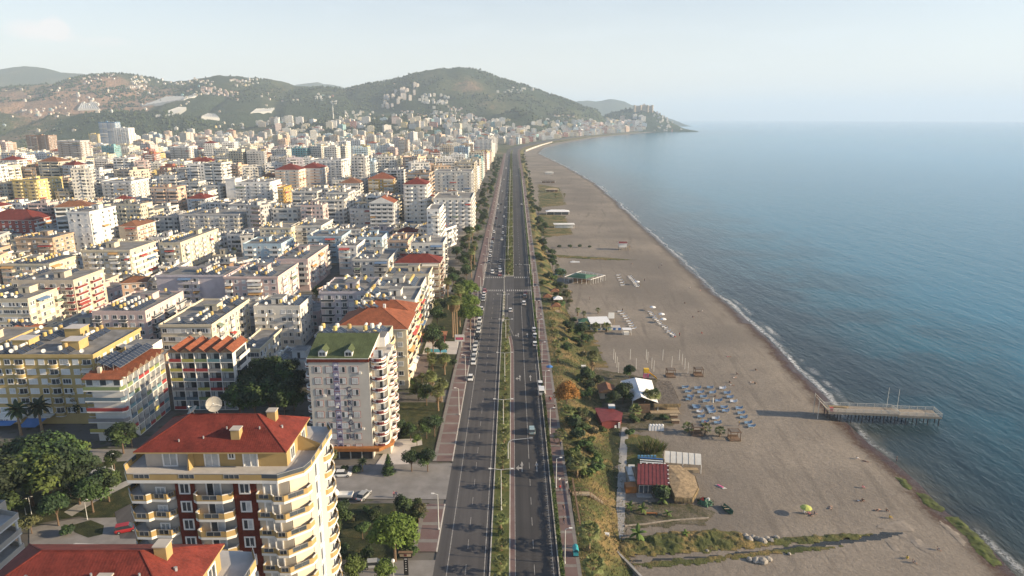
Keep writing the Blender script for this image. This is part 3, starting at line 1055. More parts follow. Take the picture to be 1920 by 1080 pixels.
def dish_mesh(r=.55):
 key = ('dish', r)
 if key not in _cache:
  mb = MB()
  mb.tube((0, 0, 0), (0, 0, r * 1.6), .04, .04, 'steel', 5)
  rings = []
  d = Vector((.55, -.6, .58)).normalized()
  a = d.orthogonal().normalized(); b = d.cross(a)
  c = Vector((0, 0, r * 1.6))
  n = 14
  prev = None
  for rr, dep in ((.02, 0), (.5, .05), (.85, .16), (1, .24)):
   ring = [c + d * (dep * r) + (a * math.cos(2 * math.pi * k / n) + b * math.sin(2 * math.pi * k / n)) * rr * r for k in range(n)]
   if prev:
    for k in range(n):
     mb.face([prev[k], prev[(k + 1) % n], ring[(k + 1) % n], ring[k]], 'white_paint')
   prev = ring
  mb.tube(c + d * .2 * r - b * r * .8, c + d * r * .95, .02, .02, 'steel', 4)
  mb.tube(c + d * r * .9, c + d * r * 1.05, .08 * r + .03, .06 * r + .03, 'steel', 5)
  _cache[key] = mb.data('satellite_dish')
 return _cache[key]
AWN = [(.62, .58, .5, 1), (.12, .2, .34, 1), (.5, .3, .12, 1), (.7, .69, .66, 1), (.2, .26, .2, 1), (.4, .08, .07, 1)]
def ac_mesh():
 if 'ac' not in _cache:
  mb = MB(); mb.box(-.42, .42, -.36, -.02, 0, .58, 'white_paint'); mb.box(-.3, .3, -.38, -.361, .08, .5, 'steel'); _cache['ac'] = mb.data('air_conditioner')
 return _cache['ac']
def awning_mesh(w):
 key = ('awn', round(w, 1))
 if key not in _cache:
  mb = MB(); a = w / 2 - .1
  mb.face([(-a, -1.75, 1.95), (a, -1.75, 1.95), (a, -.06, 2.6), (-a, -.06, 2.6)], 'paint'); mb.face([(-a, -.06, 2.57), (a, -.06, 2.57), (a, -1.75, 1.92), (-a, -1.75, 1.92)], 'paint'); mb.box(-a, a, -1.77, -1.751, 1.7, 1.95, 'paint')
  _cache[key] = mb.data('awning')
 return _cache[key]
OCC = []
def clash(x0, y0, x1, y1, m=4.0):
 return any(x0 - m < b and x1 + m > a and y0 - m < d and y1 + m > c for a, c, b, d in OCC)
BLD = []            # every apartment block: (object, info) for the labels
def roof_stuff(root, x0, x1, y0, y1, z, n, lod, yellow=.4, dishes=2, pent=True, skip=None):
 """penthouse, solar heaters with their tanks, dishes"""
 boxes = []
 if pent and (x1 - x0) > 8:
  pw, pd = min(4.5, (x1 - x0) * .35), min(5, (y1 - y0) * .4)
  px, py = x0 + (x1 - x0) * R.uniform(.35, .65), y0 + (y1 - y0) * R.uniform(.4, .7)
  mb = MB()
  mb.box(px - pw / 2, px + pw / 2, py - pd / 2, py + pd / 2, z, z + 2.5, 'paint', bot=False)
  mb.box(px - pw / 2 - .3, px + pw / 2 + .3, py - pd / 2 - .3, py + pd / 2 + .3, z + 2.5, z + 2.7, 'paint', 'roof_concrete')
  mb.face([(px - .5, py - pd / 2 - .02, z + .05), (px + .4, py - pd / 2 - .02, z + .05), (px + .4, py - pd / 2 - .02, z + 2), (px - .5, py - pd / 2 - .02, z + 2)], 'dark_recess')
  part(mb, 'stair_penthouse', root, color=root.color)
  boxes.append((px - pw / 2 - 1.2, px + pw / 2 + 1.2, py - pd / 2 - 1.2, py + pd / 2 + 1.2))
 c = 0
 xs = []
 x = x0 + 2.4
 while x < x1 - 1.4:
  xs.append(x); x += 4.2
 R.shuffle(xs)
 for x in xs:
  y = y0 + 1.6
  while y < y1 - 1.2 and c < n:
   if R.random() < .8 and not any(a < x + .9 and b > x - 1.9 and e < y + 1.1 and f > y - 1.1 for a, b, e, f in boxes):
    k = 1 if R.random() < yellow else R.choice((0, 2) if lod == 1 else (0,))
    if lod == 1:
     p = part(panel_mesh(), 'solar_panel', root, (x, y, z))
     part(tank_mesh(k), 'water_tank', p)
    else:
     part(heater_mesh(min(k, 1)), 'solar_water_heater', root, (x, y, z))
    c += 1
   y += 2.5
 for i in range(dishes):
  part(dish_mesh(.6), 'satellite_dish', root, (R.uniform(x0 + .6, x1 - .6), R.choice((y0 + .8, y1 - .8)), z + .2), R.uniform(-.3, .3))
def apartment(x0, x1, y0, y1, floors, wall, trim=None, roof='flat', pf=None, pr=None, label=None, lod=1, rz=0.0, n_heat=8, yellow=.4, bstyle=None, h=None,
              name='apartment_block', cat='apartment block', group=None, ground=.5, pent=True, dishes=2, fr='frame_white', wk='ddddmmmccs'):
 w, d = x1 - x0, y1 - y0
 cx, cy = (x0 + x1) / 2, (y0 + y1) / 2
 fh = 3.0
 h = h or floors * fh + ground
 fh = (h - ground) / floors
 hw, hd = w / 2, d / 2
 trim = trim or wall
 col, tcol = c1(wall, .05), c1(trim, .04)
 mb = MB()
 far_m = 'wall_windows'
 near_m = 'paint' if lod == 1 else 'wall_windows'
 for (a, b, m) in (((-hw, -hd), (hw, -hd), near_m), ((hw, -hd), (hw, hd), near_m), ((hw, hd), (-hw, hd), far_m), ((-hw, hd), (-hw, -hd), far_m)):
  L = math.hypot(b[0] - a[0], b[1] - a[1])
  k = round(L / 3.1) * 3.1 / L if L > 3.1 else 1
  mb.face([(*a, -.3), (*b, -.3), (*b, h), (*a, h)], m, [(0, -.3 - ground), (L * k, -.3 - ground), (L * k, (h - ground) * 3 / fh), (0, (h - ground) * 3 / fh)])
 ov = .35 if R.random() < .6 else .02
 if roof == 'flat':
  mb.box(-hw - ov, hw + ov, -hd - ov, hd + ov, h, h + .3, 'paint', 'roof_concrete')
  ring = [(-hw - ov, -hd - ov), (hw + ov, -hd - ov), (hw + ov, hd + ov), (-hw - ov, hd + ov)]
  for i in range(4):
   a, b = Vector(ring[i]), Vector(ring[(i + 1) % 4])
   dd = (b - a).normalized()
   q = .16
   a2, b2 = a + dd * (q if i % 2 else 0), b - dd * (q if i % 2 else 0)
   mb.ribbon([tuple(a2), tuple(b2)], q, h + .302, h + .95, 'paint')
 if lod == 1 and trim != wall:
  mb.box(-hw - ov - .04, hw + ov + .04, -hd - ov - .04, -hd - ov + .1, h + .35, h + .98, 'white_paint') if False else None
 root = mb.build(name, None, (cx, cy, 0), rz, col)
 tag(root, label, cat, group or 'apartment blocks of the town')
 if roof in ('hip', 'hipo', 'hipb', 'gable'):
  r = MB()
  m = {'hip': 'tile_red', 'hipo': 'tile_orange', 'hipb': 'tile_brown', 'gable': 'tile_orange'}[roof]
  r.hip(-hw, hw, -hd, hd, h + .23, min(w, d) * .24, m, .6, gable=roof == 'gable')
  ro = part(r, 'roof', root)
  k = MB()
  k.box(hw * .2, hw * .2 + .8, .3, 1.1, h + .6, h + min(w, d) * .24 + 1.0, 'white_paint')
  part(k, 'chimney', ro)
  for i in range(min(n_heat, 6)):
   p = part(panel_mesh(), 'solar_panel', root, (-hw * .45 + (i % 3) * 2.5, hd * (.35 if i < 3 else .05), h + min(w, d) * (.16 if i < 3 else .23)), 0)
   part(tank_mesh(i % 2), 'water_tank', p)
 bs = bstyle or R.choice(('solid', 'solid', 'solid', 'cut', 'rail', 'arc'))
 def facade(L, pat, face):
  nb = len(pat)
  bw = L / nb
  i = 0
  while i < nb:
   j = i
   while pat[i] == 'b' and j + 1 < nb and pat[j + 1] == 'b' and j - i < 1:
    j += 1
   xc = -L / 2 + (i + j + 1) * bw / 2
   lod2 = MB()
   for f in range(floors):
    z = ground + f * fh
    if face == 'f': loc, r = (xc, -hd, z), 0
    else: loc, r = (hw, xc, z), math.pi / 2
    ch = pat[i]
    if ch == 'b':
     if f == 0 and ground < 1: 
      continue
     ww = bw * (j - i + 1) - .35
     dp = 1.25 if bs != 'arc' else 1.0
     if lod == 1:
      part(balc_mesh(ww, dp, bs), 'balcony', root, loc, r, color=tcol)
      if R.random() < .14: part(awning_mesh(ww), 'awning', root, loc, r, color=R.choice(AWN))
     else:
      a, b = xc - ww / 2, xc + ww / 2
      if face == 'f':
       lod2.box(a, b, -hd - dp, -hd - .01, z - .12, z + .06, 'white_paint'); lod2.box(a, b, -hd - dp - .02, -hd - dp + .12, z + .065, z + .95, 'paint')
       lod2.face([(a + .3, -hd - .02, z + .1), (b - .3, -hd - .02, z + .1), (b - .3, -hd - .02, z + 2.2), (a + .3, -hd - .02, z + 2.2)], 'glass' if (f + i) % 3 else 'curtain')
       lod2.box(a, a + .1, -hd - dp + .13, -hd - .011, z + .065, z + .95, 'paint', bot=False); lod2.box(b - .1, b, -hd - dp + .13, -hd - .011, z + .065, z + .95, 'paint', bot=False)
      else:
       lod2.box(hw + .01, hw + dp, a, b, z - .12, z + .06, 'white_paint'); lod2.box(hw + dp - .12, hw + dp + .02, a, b, z + .065, z + .95, 'paint')
       lod2.face([(hw + .02, a + .3, z + .1), (hw + .02, b - .3, z + .1), (hw + .02, b - .3, z + 2.2), (hw + .02, a + .3, z + 2.2)], 'glass' if (f + i) % 3 else 'curtain')
       lod2.box(hw + .011, hw + dp - .13, a, a + .1, z + .065, z + .95, 'paint', bot=False); lod2.box(hw + .011, hw + dp - .13, b - .1, b, z + .065, z + .95, 'paint', bot=False)
    elif ch in 'wW' and lod == 1:
     k = R.choice(wk)
     part(win_mesh(1.5 if ch == 'w' else 2.3, 1.4, k, fr), 'window', root, (loc[0], loc[1], z + .85), r)
     if R.random() < .16: part(ac_mesh(), 'air_conditioner', root, (loc[0] + (1.2 if face == 'f' else 0), loc[1] + (0 if face == 'f' else 1.2), z + .5), r)
   if lod == 2 and lod2.f:
    part(lod2, 'balcony_tier', root, color=tcol)
   i = j + 1
 nf, nr = max(2, round(w / 3.5)), max(2, round(d / 3.5))
 def gen(n):
  base = R.choice(('wbbw', 'bwwb', 'wbw', 'bbw', 'wWb', 'bww', 'wwbb', 'Wbb'))
  s_ = (base * 6)[:n]
  return s_
 facade(w - .6, pf or gen(nf), 'f')
 facade(d - .6, pr or gen(nr), 'r')
 if roof == 'flat':
  roof_stuff(root, -hw + .4, hw - .4, -hd + .4, hd - .4, h + .305, n_heat, lod, yellow, dishes, pent)
 OCC.append((x0, y0, x1, y1))
 BLD.append((root, dict(x=cx, y=cy, h=h, w=w, d=d, wall=wall, trim=trim, roof=roof, floors=floors, hand=label is not None, lod=lod, bs=bs)))
 return root
def B(uL, uR, v, floors, depth, wall, trim=None, roof='flat', label=None, **kw):
 g = kw.get('ground', .5)
 h = kw.pop('h', None) or floors * 3.0 + g
 a, b = P(uL, v, h + .5), P(uR, v, h + .5)
 apartment(a.x, b.x, a.y, a.y + depth, floors, wall, trim, roof, label=label, h=h, **kw)
B(-70, 52, 562, 5, 26, 'cream', None, 'flat', 'cream block with tall white windows and a roof full of tanks at the left edge', n_heat=14, pf='WWwWWwWWwW', bstyle='solid')
B(20, 137, 527, 6, 22, 'beige', 'maroon', 'flat', 'beige block with dark red balcony bands and two small red penthouse roofs', n_heat=10, pf='wbbwwbbwb', pr='bbwbbw')
B(292, 428, 517, 5, 18, 'lilac grey', None, 'flat', 'plain lilac grey block with a windowless end wall and one loggia column', n_heat=16, pf='nnnbbbnnnn', yellow=.5)
B(152, 243, 470, 6, 26, 'cream', 'white', 'flat', 'cream corner block with long white wraparound balconies and penthouse storey', n_heat=10, pf='wbbbwbbwb', pr='bbbbbbb', bstyle='cut')
B(297, 338, 456, 5, 52, 'cream', 'white', 'flat', 'very long cream block whose bright side wall runs away from the viewer', n_heat=18, pf='wbbw', pr='wbwwbwwbwwbwwb')
B(335, 448, 402, 6, 24, 'grey', 'cream', 'flat', 'grey and cream block with a yellow sunlit side wall', n_heat=12)
B(125, 167, 398, 9, 29, 'white', None, 'flat', 'tall bright white block with rounded corner and a bare side wall', n_heat=6, pf='www', pr='bnnbbbbb', bstyle='arc')
B(22, 68, 338, 10, 36, 'yellow', None, 'flat', 'tall yellow tower with yellow balconies, the brightest yellow block', n_heat=4, pf='bbwbb', pr='bbwbbwbbw', bstyle='cut')
B(190, 246, 340, 9, 34, 'white', 'grey', 'flat', 'white ten storey slab with a dark vertical slot in its shaded front', n_heat=6, pf='bbbnbbbb', bstyle='solid')
B(28, 98, 447, 5, 20, 'tan', 'tan', 'flat', 'brown block with two stacks of brown balconies', n_heat=8, pf='bbwbb')
B(0, 92, 496, 5, 22, 'cream', 'peach', 'flat', 'peach trimmed cream block crowded with orange and white tanks', n_heat=18, yellow=.7)
B(222, 256, 424, 5, 24, 'beige', 'brown', 'hipb', 'beige block with a flat brown hipped roof and dark brown front strip', pf='nbb')
B(350, 385, 372, 6, 20, 'white', None, 'hip', 'white block with a clean red hipped roof', pf='wbbw')
B(-40, 62, 412, 4, 26, 'red', 'white', 'hip', 'dark red hotel with red roof and rows of white framed windows', pf='wwwwwwww', pr='bbbbbb')
B(440, 506, 342, 9, 30, 'white', 'white', 'flat', 'white tower with a red band under its roof and balcony tiers', n_heat=2, pf='bbwbbwb', pr='bbbbbbb', bstyle='solid')
B(422, 440, 336, 10, 16, 'white', None, 'flat', 'narrow plain white lift tower beside the red banded block', n_heat=0, pf='nn', pr='nnnn', dishes=1)
B(520, 532, 352, 8, 22, 'golden', None, 'flat', 'narrow golden brown block squeezed between white towers', n_heat=0, pf='bb', pr='bbbbb')
B(455, 527, 458, 4, 24, 'light blue', 'white', 'flat', 'light blue and white block with blue fluted corners', n_heat=9, pf='bbwwbb', pr='wbbwbb')
B(487, 545, 428, 5, 20, 'cream', 'yellow', 'flat', 'cream block with yellow roof band and pale green pipes', n_heat=8)
B(547, 602, 424, 5, 30, 'pale', 'beige', 'flat', 'pale block with beige penthouse behind the yellow banded block', n_heat=9)
B(577, 640, 444, 5, 24, 'light blue', 'light blue', 'flat', 'deep light blue block with blue roof rooms and tanks', n_heat=10)
B(634, 668, 462, 5, 22, 'white', 'light blue', 'flat', 'white and light blue block with turquoise corner stripes', n_heat=5, pf='bbw')
B(672, 716, 446, 5, 22, 'light blue', 'white', 'flat', 'light blue block with sloped white stair roofs', n_heat=9)
B(727, 764, 452, 6, 22, 'peach', 'peach', 'flat', 'peach brown block with heavy balcony boxes behind the white seafront tower', n_heat=6, pf='bbwbb')
B(515, 577, 487, 5, 40, 'pink', 'pale', 'flat', 'pinkish block with long rows of blue solar panels', n_heat=14)
B(420, 520, 520, 5, 30, 'pink', 'white', 'flat', 'pinkish grey block with white stair rooms and many tanks', n_heat=16)
B(600, 690, 548, 6, 24, 'lilac grey', 'white', 'flat', 'lilac grey block with tanks along a sunlit right edge', n_heat=14, pf='bbwbwbb')
B(475, 562, 575, 5, 16, 'pale', 'white', 'flat', 'pale block with two fluted grey corner bays in front of the lilac block', n_heat=7, pf='bbwnwwb', pr='wwww')
B(662, 728, 487, 5, 28, 'pale', 'pink', 'flat', 'pale pink block with tall stair room and dark panels', n_heat=12)
B(300, 396, 610, 5, 34, 'cream', 'white', 'flat', 'cream block with a white walled side and two rows of yellow tanks', n_heat=18, pf='wWWwwWWw', yellow=.5)
B(172, 272, 585, 5, 30, 'pink', 'cream', 'flat', 'pinkish cream block whose tanks stand in one long row', n_heat=18)
B(446, 486, 655, 3, 22, 'cream', 'white', 'flat', 'low cream block with white shutters behind the hotel', n_heat=2, pf='WWW')
apartment(-54, -36.5, 178, 200, 7, 'cream', 'yellow', label='cream seafront block with scalloped roof parapets and yellow tanks', n_heat=9, pf='wwwww', pr='bbbbbb', bstyle='arc', h=22.5)
apartment(-56, -33.5, 207, 226, 6, 'cream', 'peach', 'hipo', label='cream seafront block with a big orange tiled roof', pf='wbbwww', pr='bbbbb', bstyle='arc', h=20)
apartment(-55, -35, 229, 243, 6, 'cream', 'yellow', 'hipo', label='seafront block with orange roof behind the big orange roof', pf='wbbww', pr='bbbb', bstyle='arc', h=18.5)
apartment(-56, -36.5, 246, 266, 6, 'pale', 'yellow', label='seafront block with pink stair room and bright yellow balconies', n_heat=10, pr='bbwbb', h=18.5)
apartment(-56, -37, 269, 287, 6, 'pale', 'white', label='seafront block with orange gabled stair room and grey panels', n_heat=10, pr='bwbbw', h=18)
apartment(-55, -36.5, 290, 305, 6, 'cream', 'white', label='cream seafront block with a bare end wall facing the garden', n_heat=6, pf='wwwww', pr='bwb', h=18.5)
apartment(-54, -33.5, 309, 322, 7, 'cream', 'brown', 'hip', label='cream seafront block with red roof corner before the junction', pf='nwnbb', pr='bbb', h=20)
apartment(-53, -36, 352, 372, 7, 'pale', 'white', label='pale seafront block just past the junction', n_heat=8, h=21)
B(800, 824, 393, 10, 26, 'white', None, 'flat', 'bright white seafront tower with grey glazed stair strip', n_heat=0, pf='wbb', pr='bbbbbbb', bstyle='cut')
B(812, 884, 372, 9, 40, 'pale', 'white', 'flat', 'broad white seafront slab with maroon roof edge and scalloped balconies', n_heat=3, pf='bbbbbbbbbbbb', pr='bbbbbbbbbb', bstyle='arc')
B(756, 800, 345, 12, 22, 'pale', 'white', 'hip', 'tall pale tower with small dark red hipped roof', pf='bbwbb', pr='bbbbbb', n_heat=0)
B(814, 884, 322, 11, 34, 'pale', 'grey', 'flat', 'high pale slab of many small windows on the seafront', n_heat=3, pf='bbwwbbwwbb')
B(692, 738, 380, 8, 22, 'grey', 'white', 'gable', 'grey hotel with a sawtooth roof and a grid of arched balconies', pf='bbbbbbbb', n_heat=0)
B(655, 702, 392, 6, 24, 'pale', 'white', 'flat', 'pale stepped block beside the sawtooth roofed hotel', n_heat=8)
B(515, 560, 318, 11, 26, 'pale', 'peach', 'hip', 'pale tower with peach balconies and red roof, left of a pair', pf='bbwbb', n_heat=0)
B(562, 600, 315, 11, 30, 'white', 'peach', 'hip', 'white tower with peach balconies and red roof, right of a pair', pf='bwbb', n_heat=0)
B(580, 640, 300, 12, 40, 'white', None, 'flat', 'long high white slab whose lit side faces the sea', n_heat=2, pr='bbwbbwbbwbb')
B(690, 738, 335, 8, 24, 'golden', 'cream', 'hipo', 'golden block with stepped orange roofs', pf='bbwbb', n_heat=0)
B(48, 90, 254, 17, 26, 'brown', 'brown', 'flat', 'unfinished brown brick tower standing above the left skyline', n_heat=0, pf='bbbnbb')
B(106, 150, 264, 16, 26, 'grey', 'brown', 'flat', 'unfinished concrete frame tower with bare floors', n_heat=0, pf='bbbbbb')
B(318, 354, 275, 12, 34, 'white', 'pink', 'flat', 'tall white block with maroon roof edge on the left of the town', n_heat=2, pf='bbbbb')
B(184, 215, 229, 25, 24, 'blue', 'white', 'flat', 'blue glass tower beside white towers far left', n_heat=0, pf='bbbb')
B(212, 240, 240, 21, 26, 'white', None, 'flat', 'white tower in front of the blue glass tower', n_heat=0)
B(890, 922, 262, 13, 40, 'grey', 'white', 'flat', 'grey seafront tower with a grid of dark windows far down the avenue', n_heat=0, pf='bbbbbbb')
OCC += [(-59, 86, -28, 110), (-59, 50, -28, 75)]
def hero_window(root, x, z, w, h, face='f', plane=0.0, frame='frame_white', kind='m', pane2=True):
 """window with frame and panes; plane = wall plane y (front) or x (right side)"""
 key = ('hw', w, h, frame)
 if key not in _cache:
  mb = MB()
  for a, b, c, d in ((-w / 2 - .2, w / 2 + .2, -.2, -.001), (-w / 2 - .2, w / 2 + .2, h + .001, h + .2), (-w / 2 - .2, -w / 2, 0, h), (w / 2, w / 2 + .2, 0, h), (-.05, .05, 0, h)):
   mb.box(a, b, -.12, .02, c, d, frame)
  _cache[key] = mb.data('window')
 pk = ('hp', w, h, kind)
 if pk not in _cache:
  mb = MB()
  a, b = {'m': ('glass', 'curtain'), 'd': ('glass', 'glass'), 'c': ('curtain', 'curtain')}[kind]
  mb.face([(-w / 2, -.03, 0), (-.05, -.03, 0), (-.05, -.03, h), (-w / 2, -.03, h)], a)
  mb.face([(.05, -.03, 0), (w / 2, -.03, 0), (w / 2, -.03, h), (.05, -.03, h)], b)
  _cache[pk] = mb.data('pane')
 o = part(_cache[key], 'window', root, (x, plane, z) if face == 'f' else (plane, x, z), 0 if face == 'f' else math.pi / 2)
 part(_cache[pk], 'pane', o)
 return o
def hero_balcony(root, pts, z, doors=(), solid=.22, name='balcony', slab=.42, railz=.95, yl='yellow_wall', label=None):
 mb = MB()
 mb.prism(pts, -slab, 0, 'white_paint', 'terrace_tile')
 gs = []
 n = len(pts)
 for i in range(n - 1):
  a, b = Vector(pts[i]), Vector(pts[i + 1])
  L = (b - a).length
  if L < 1.3:
   mb.ribbon([tuple(a), tuple(b)], .14, .004, .9, yl)
   mb.ribbon([tuple(a), tuple(b)], .2, .902, .99, 'white_paint')
  else:
   s0, s1 = a + (b - a) * (solid), b - (b - a) * solid
   mb.ribbon([tuple(a), tuple(s0)], .14, .004, .9, yl)
   mb.ribbon([tuple(s1), tuple(b)], .14, .004, .9, yl)
   mb.ribbon([tuple(s0), tuple(s1)], .14, .004, .22, yl)
   g = MB()
   g.ribbon([tuple(s0), tuple(s1)], .03, .225, .82, 'glass')
   g.ribbon([tuple(s0), tuple(s1)], .07, .9, .97, 'steel')
   k = max(2, int((s1 - s0).length / .8))
   for j in range(k + 1):
    p = s0 + (s1 - s0) * (j / k)
    g.tube((p.x, p.y, .2), (p.x, p.y, .95), .035, .035, 'steel', 4)
   gs.append(g)
 o = part(mb, name, root, (0, 0, z), label=label)
 for g in gs: part(g, 'railing', o)
 return o
simple('yellow_wall', c4(.40, .285, .125), .85, .12, .4)
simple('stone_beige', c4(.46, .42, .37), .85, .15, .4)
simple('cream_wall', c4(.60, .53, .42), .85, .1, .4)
def red_tower():
 root = thing('apartment_tower', 'cream tower with red hipped roof, whole front of brick red window columns in view', 'apartment tower', (-44.5, 98, 0), 0, 'red roofed towers')
 ox, oy = -44.5, 98
 L = lambda pts: [(x - ox, y - oy) for x, y in pts]
 mb = MB()
 core = L([(-56, 92.6), (-54.6, 91.3), (-33, 91.3), (-31, 93.6), (-31, 106), (-33, 108), (-55, 108), (-56, 106)])
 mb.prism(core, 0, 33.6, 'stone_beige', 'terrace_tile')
 part(mb, 'wall', root)
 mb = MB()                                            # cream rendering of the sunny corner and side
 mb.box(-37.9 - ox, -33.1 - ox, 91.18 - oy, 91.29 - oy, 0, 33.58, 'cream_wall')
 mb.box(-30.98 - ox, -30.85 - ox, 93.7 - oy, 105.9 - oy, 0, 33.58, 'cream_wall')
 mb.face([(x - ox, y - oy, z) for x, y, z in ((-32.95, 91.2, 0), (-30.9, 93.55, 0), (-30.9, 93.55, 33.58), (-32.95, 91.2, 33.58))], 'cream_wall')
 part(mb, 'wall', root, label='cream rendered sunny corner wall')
 for xa, xb in ((-49.9, -47.1), (-41.3, -37.95)):
  mb = MB()
  mb.box(xa - ox, xb - ox, 91.0 - oy, 91.28 - oy, 0, 33.58, 'brick_tile')
  c = part(mb, 'tiled_column', root)
  for k in range(11):
   hero_window(root, (xa + xb) / 2 - ox, 1.1 + 3 * k, 1.25, 1.45, 'f', 91.0 - oy - .001, kind=R.choice('ddmm'))
 lft = L([(-55.9, 95.2), (-57.5, 94.4), (-57.7, 92.3), (-55.9, 89.9), (-53.7, 89.8), (-53.2, 90.3), (-50.9, 90.2), (-50.1, 91.25)])
 cen = L([(-46.95, 91.25), (-46.95, 90.2), (-46.3, 89.75), (-42.5, 89.75), (-41.4, 90.4), (-41.4, 91.25)])
 rgt = L([(-37.7, 91.15), (-37.7, 90.2), (-35.5, 90.1), (-35.0, 89.6), (-33.4, 89.6), (-30.6, 92.0), (-30.3, 93.2), (-30.8, 93.7)])
 sd1 = L([(-30.83, 96.2), (-30.2, 96.3), (-29.8, 96.9), (-29.8, 98.8), (-30.2, 99.5), (-30.83, 99.6)])
 sd2 = L([(-30.83, 101.6), (-30.5, 101.8), (-30.0, 102.8), (-30.0, 105), (-30.5, 106.0), (-30.83, 106.2)])
 for k in range(11):
  z = .4 + 3 * k
  for pts in (lft, cen, rgt, sd2):
   hero_balcony(root, pts, z, solid=.18 if pts is not cen else .22)
  for x, pl, kind in ((-52.2, 91.25, 'c'), (-44.3, 91.25, 'm'), (-35.8, 91.14, 'c')):
   d = hero_window(root, x - ox, z + .06, 1.9 if x != -52.2 else 1.1, 2.2 if x != -52.2 else 1.3, 'f', pl - oy, kind=kind)
  for y in (97.4, 103.8):
   hero_window(root, y - oy, z + .06, 1.9, 2.2, 'r', -30.84 - ox, kind='m')
 ter = L([(-56.4, 106.5), (-57.6, 104), (-57.8, 92.2), (-55.9, 89.5), (-36.3, 89.4), (-34.0, 89.3), (-30.8, 91.6), (-30.3, 93.5), (-30.0, 104.5), (-31.4, 107.2)])
 mb = MB()
 mb.prism(ter + L([(-54, 109)]), -.5, 0, 'white_paint', 'terrace_tile')
 g = MB()
 for i in range(len(ter) - 1):
  a, b = Vector(ter[i]), Vector(ter[i + 1])
  Ln = (b - a).length
  if Ln < 4:
   mb.ribbon([tuple(a), tuple(b)], .15, .004, .35, 'yellow_wall')
   g.ribbon([tuple(a), tuple(b)], .03, .36, .95, 'glass'); g.ribbon([tuple(a), tuple(b)], .07, .96, 1.03, 'steel')
  else:
   n = 3
   for j in range(n):
    p, q = a + (b - a) * (j / n), a + (b - a) * ((j + 1) / n)
    m0, m1 = p + (q - p) * .16, q - (q - p) * .5
    mb.ribbon([tuple(p), tuple(m0)], .16, .004, .9, 'yellow_wall'); mb.ribbon([tuple(m1), tuple(q)], .16, .004, .9, 'yellow_wall')
    mb.ribbon([tuple(m0), tuple(m1)], .16, .004, .3, 'yellow_wall')
    g.ribbon([tuple(m0), tuple(m1)], .03, .31, .9, 'glass')
    for s in range(4):
     w = m0 + (m1 - m0) * s / 3
     g.tube((w.x, w.y, .3), (w.x, w.y, .95), .04, .04, 'steel', 4)
   g.ribbon([tuple(a), tuple(b)], .07, .96, 1.03, 'steel')
 t = part(mb, 'terrace', root, (0, 0, 34.0))
 part(g, 'railing', t)
 mb = MB()
 mb.prism(L([(-55.2, 93.6), (-33.9, 93.6), (-33.9, 104.0), (-55.2, 104.0)]), 34.005, 36.75, 'yellow_wall')
 part(mb, 'wall', root, label='yellow penthouse wall')
 mb = MB()
 mb.box(-55.1 - ox, -48.2 - ox, 93.45 - oy, 93.58 - oy, 34.01, 36.7, 'stone_beige')
 part(mb, 'wall', root, label='stone clad left half of the penthouse')
 mb = MB()
 for y0, y1 in ((92.2, 93.5),):
  mb.face([(-48.3 - ox, y0 - oy, 34.01), (-48.0 - ox, y1 - oy, 34.01), (-48.0 - ox, y1 - oy, 36.7), (-48.3 - ox, y0 - oy + .5, 36.7)], 'yellow_wall')
  mb.face([(-48.1 - ox, y0 - oy, 34.01), (-48.3 - ox, y0 - oy + .5, 36.7), (-47.9 - ox, y1 - oy, 36.7), (-47.9 - ox, y1 - oy, 34.01)][::-1], 'yellow_wall')
 part(mb, 'partition_wall', root)
 mb = MB()
 mb.face([(-33.85 - ox, 99 - oy, 36.6), (-33.85 - ox, 98.7 - oy, 34.0), (-30 - ox, 98.7 - oy, 34.0), (-30.2 - ox, 98.7 - oy, 35.2)], 'yellow_wall')
 part(mb, 'partition_wall', root)
 for x, w, h, z in ((-51.4, 1.9, 1.9, 34.3), (-45.2, 1.9, 2.2, 34.08), (-42.2, .7, .7, 35.4), (-39.4, 1.9, 2.2, 34.08)):
  hero_window(root, x - ox, z, w, h, 'f', (93.44 if x < -50 else 93.59) - oy, kind='c' if w > 1 else 'd')
 for y in (96, 101.5):
  hero_window(root, y - oy, 34.2, 1.6, 1.8, 'r', -33.89 - ox, kind='d')
 mb = MB()
 mb.hip(-55.6 - ox, -33.9 - ox, 92.7 - oy, 103.9 - oy, 37.0, 3.4, 'tile_red', .5, 'yellow_wall')
 roof = part(mb, 'roof', root)
 for x, y, z in ((-41.6, 94.8, 38.3), (-37.6, 99.2, 39.3), (-38.9, 97.7, 39.6)):
  if x == -38.9: continue
  mb = MB()
  mb.box(x - ox - .65, x - ox + .65, y - oy - .65, y - oy + .65, z - 1.2, z + 1.3, 'yellow_wall')
  mb.box(x - ox - .75, x - ox + .75, y - oy - .75, y - oy + .75, z + 1.302, z + 1.45, 'stone_beige')
  part(mb, 'chimney', roof)
 for x, y, s in ((-50, 93.9, .12), (-46.5, 94.4, .12), (-43.5, 95.9, .12), (-38.5, 95.9, .12), (-35.8, 97.9, .2)):
  mb = MB()
  zz = 37.0 + 3.4 * min(1, min(y - 92.2, -33.4 - x) / 6.1)
  mb.tube((x - ox, y - oy, zz - .2), (x - ox, y - oy, zz + .35), s, s, 'steel', 6)
  part(mb, 'vent_pipe', roof)
 return root
tower = red_tower()
t2 = dup(tower, (-44.5, 63.4, 0), 0, 'red roofed tower at the bottom edge, only its roof and terrace corner in view')
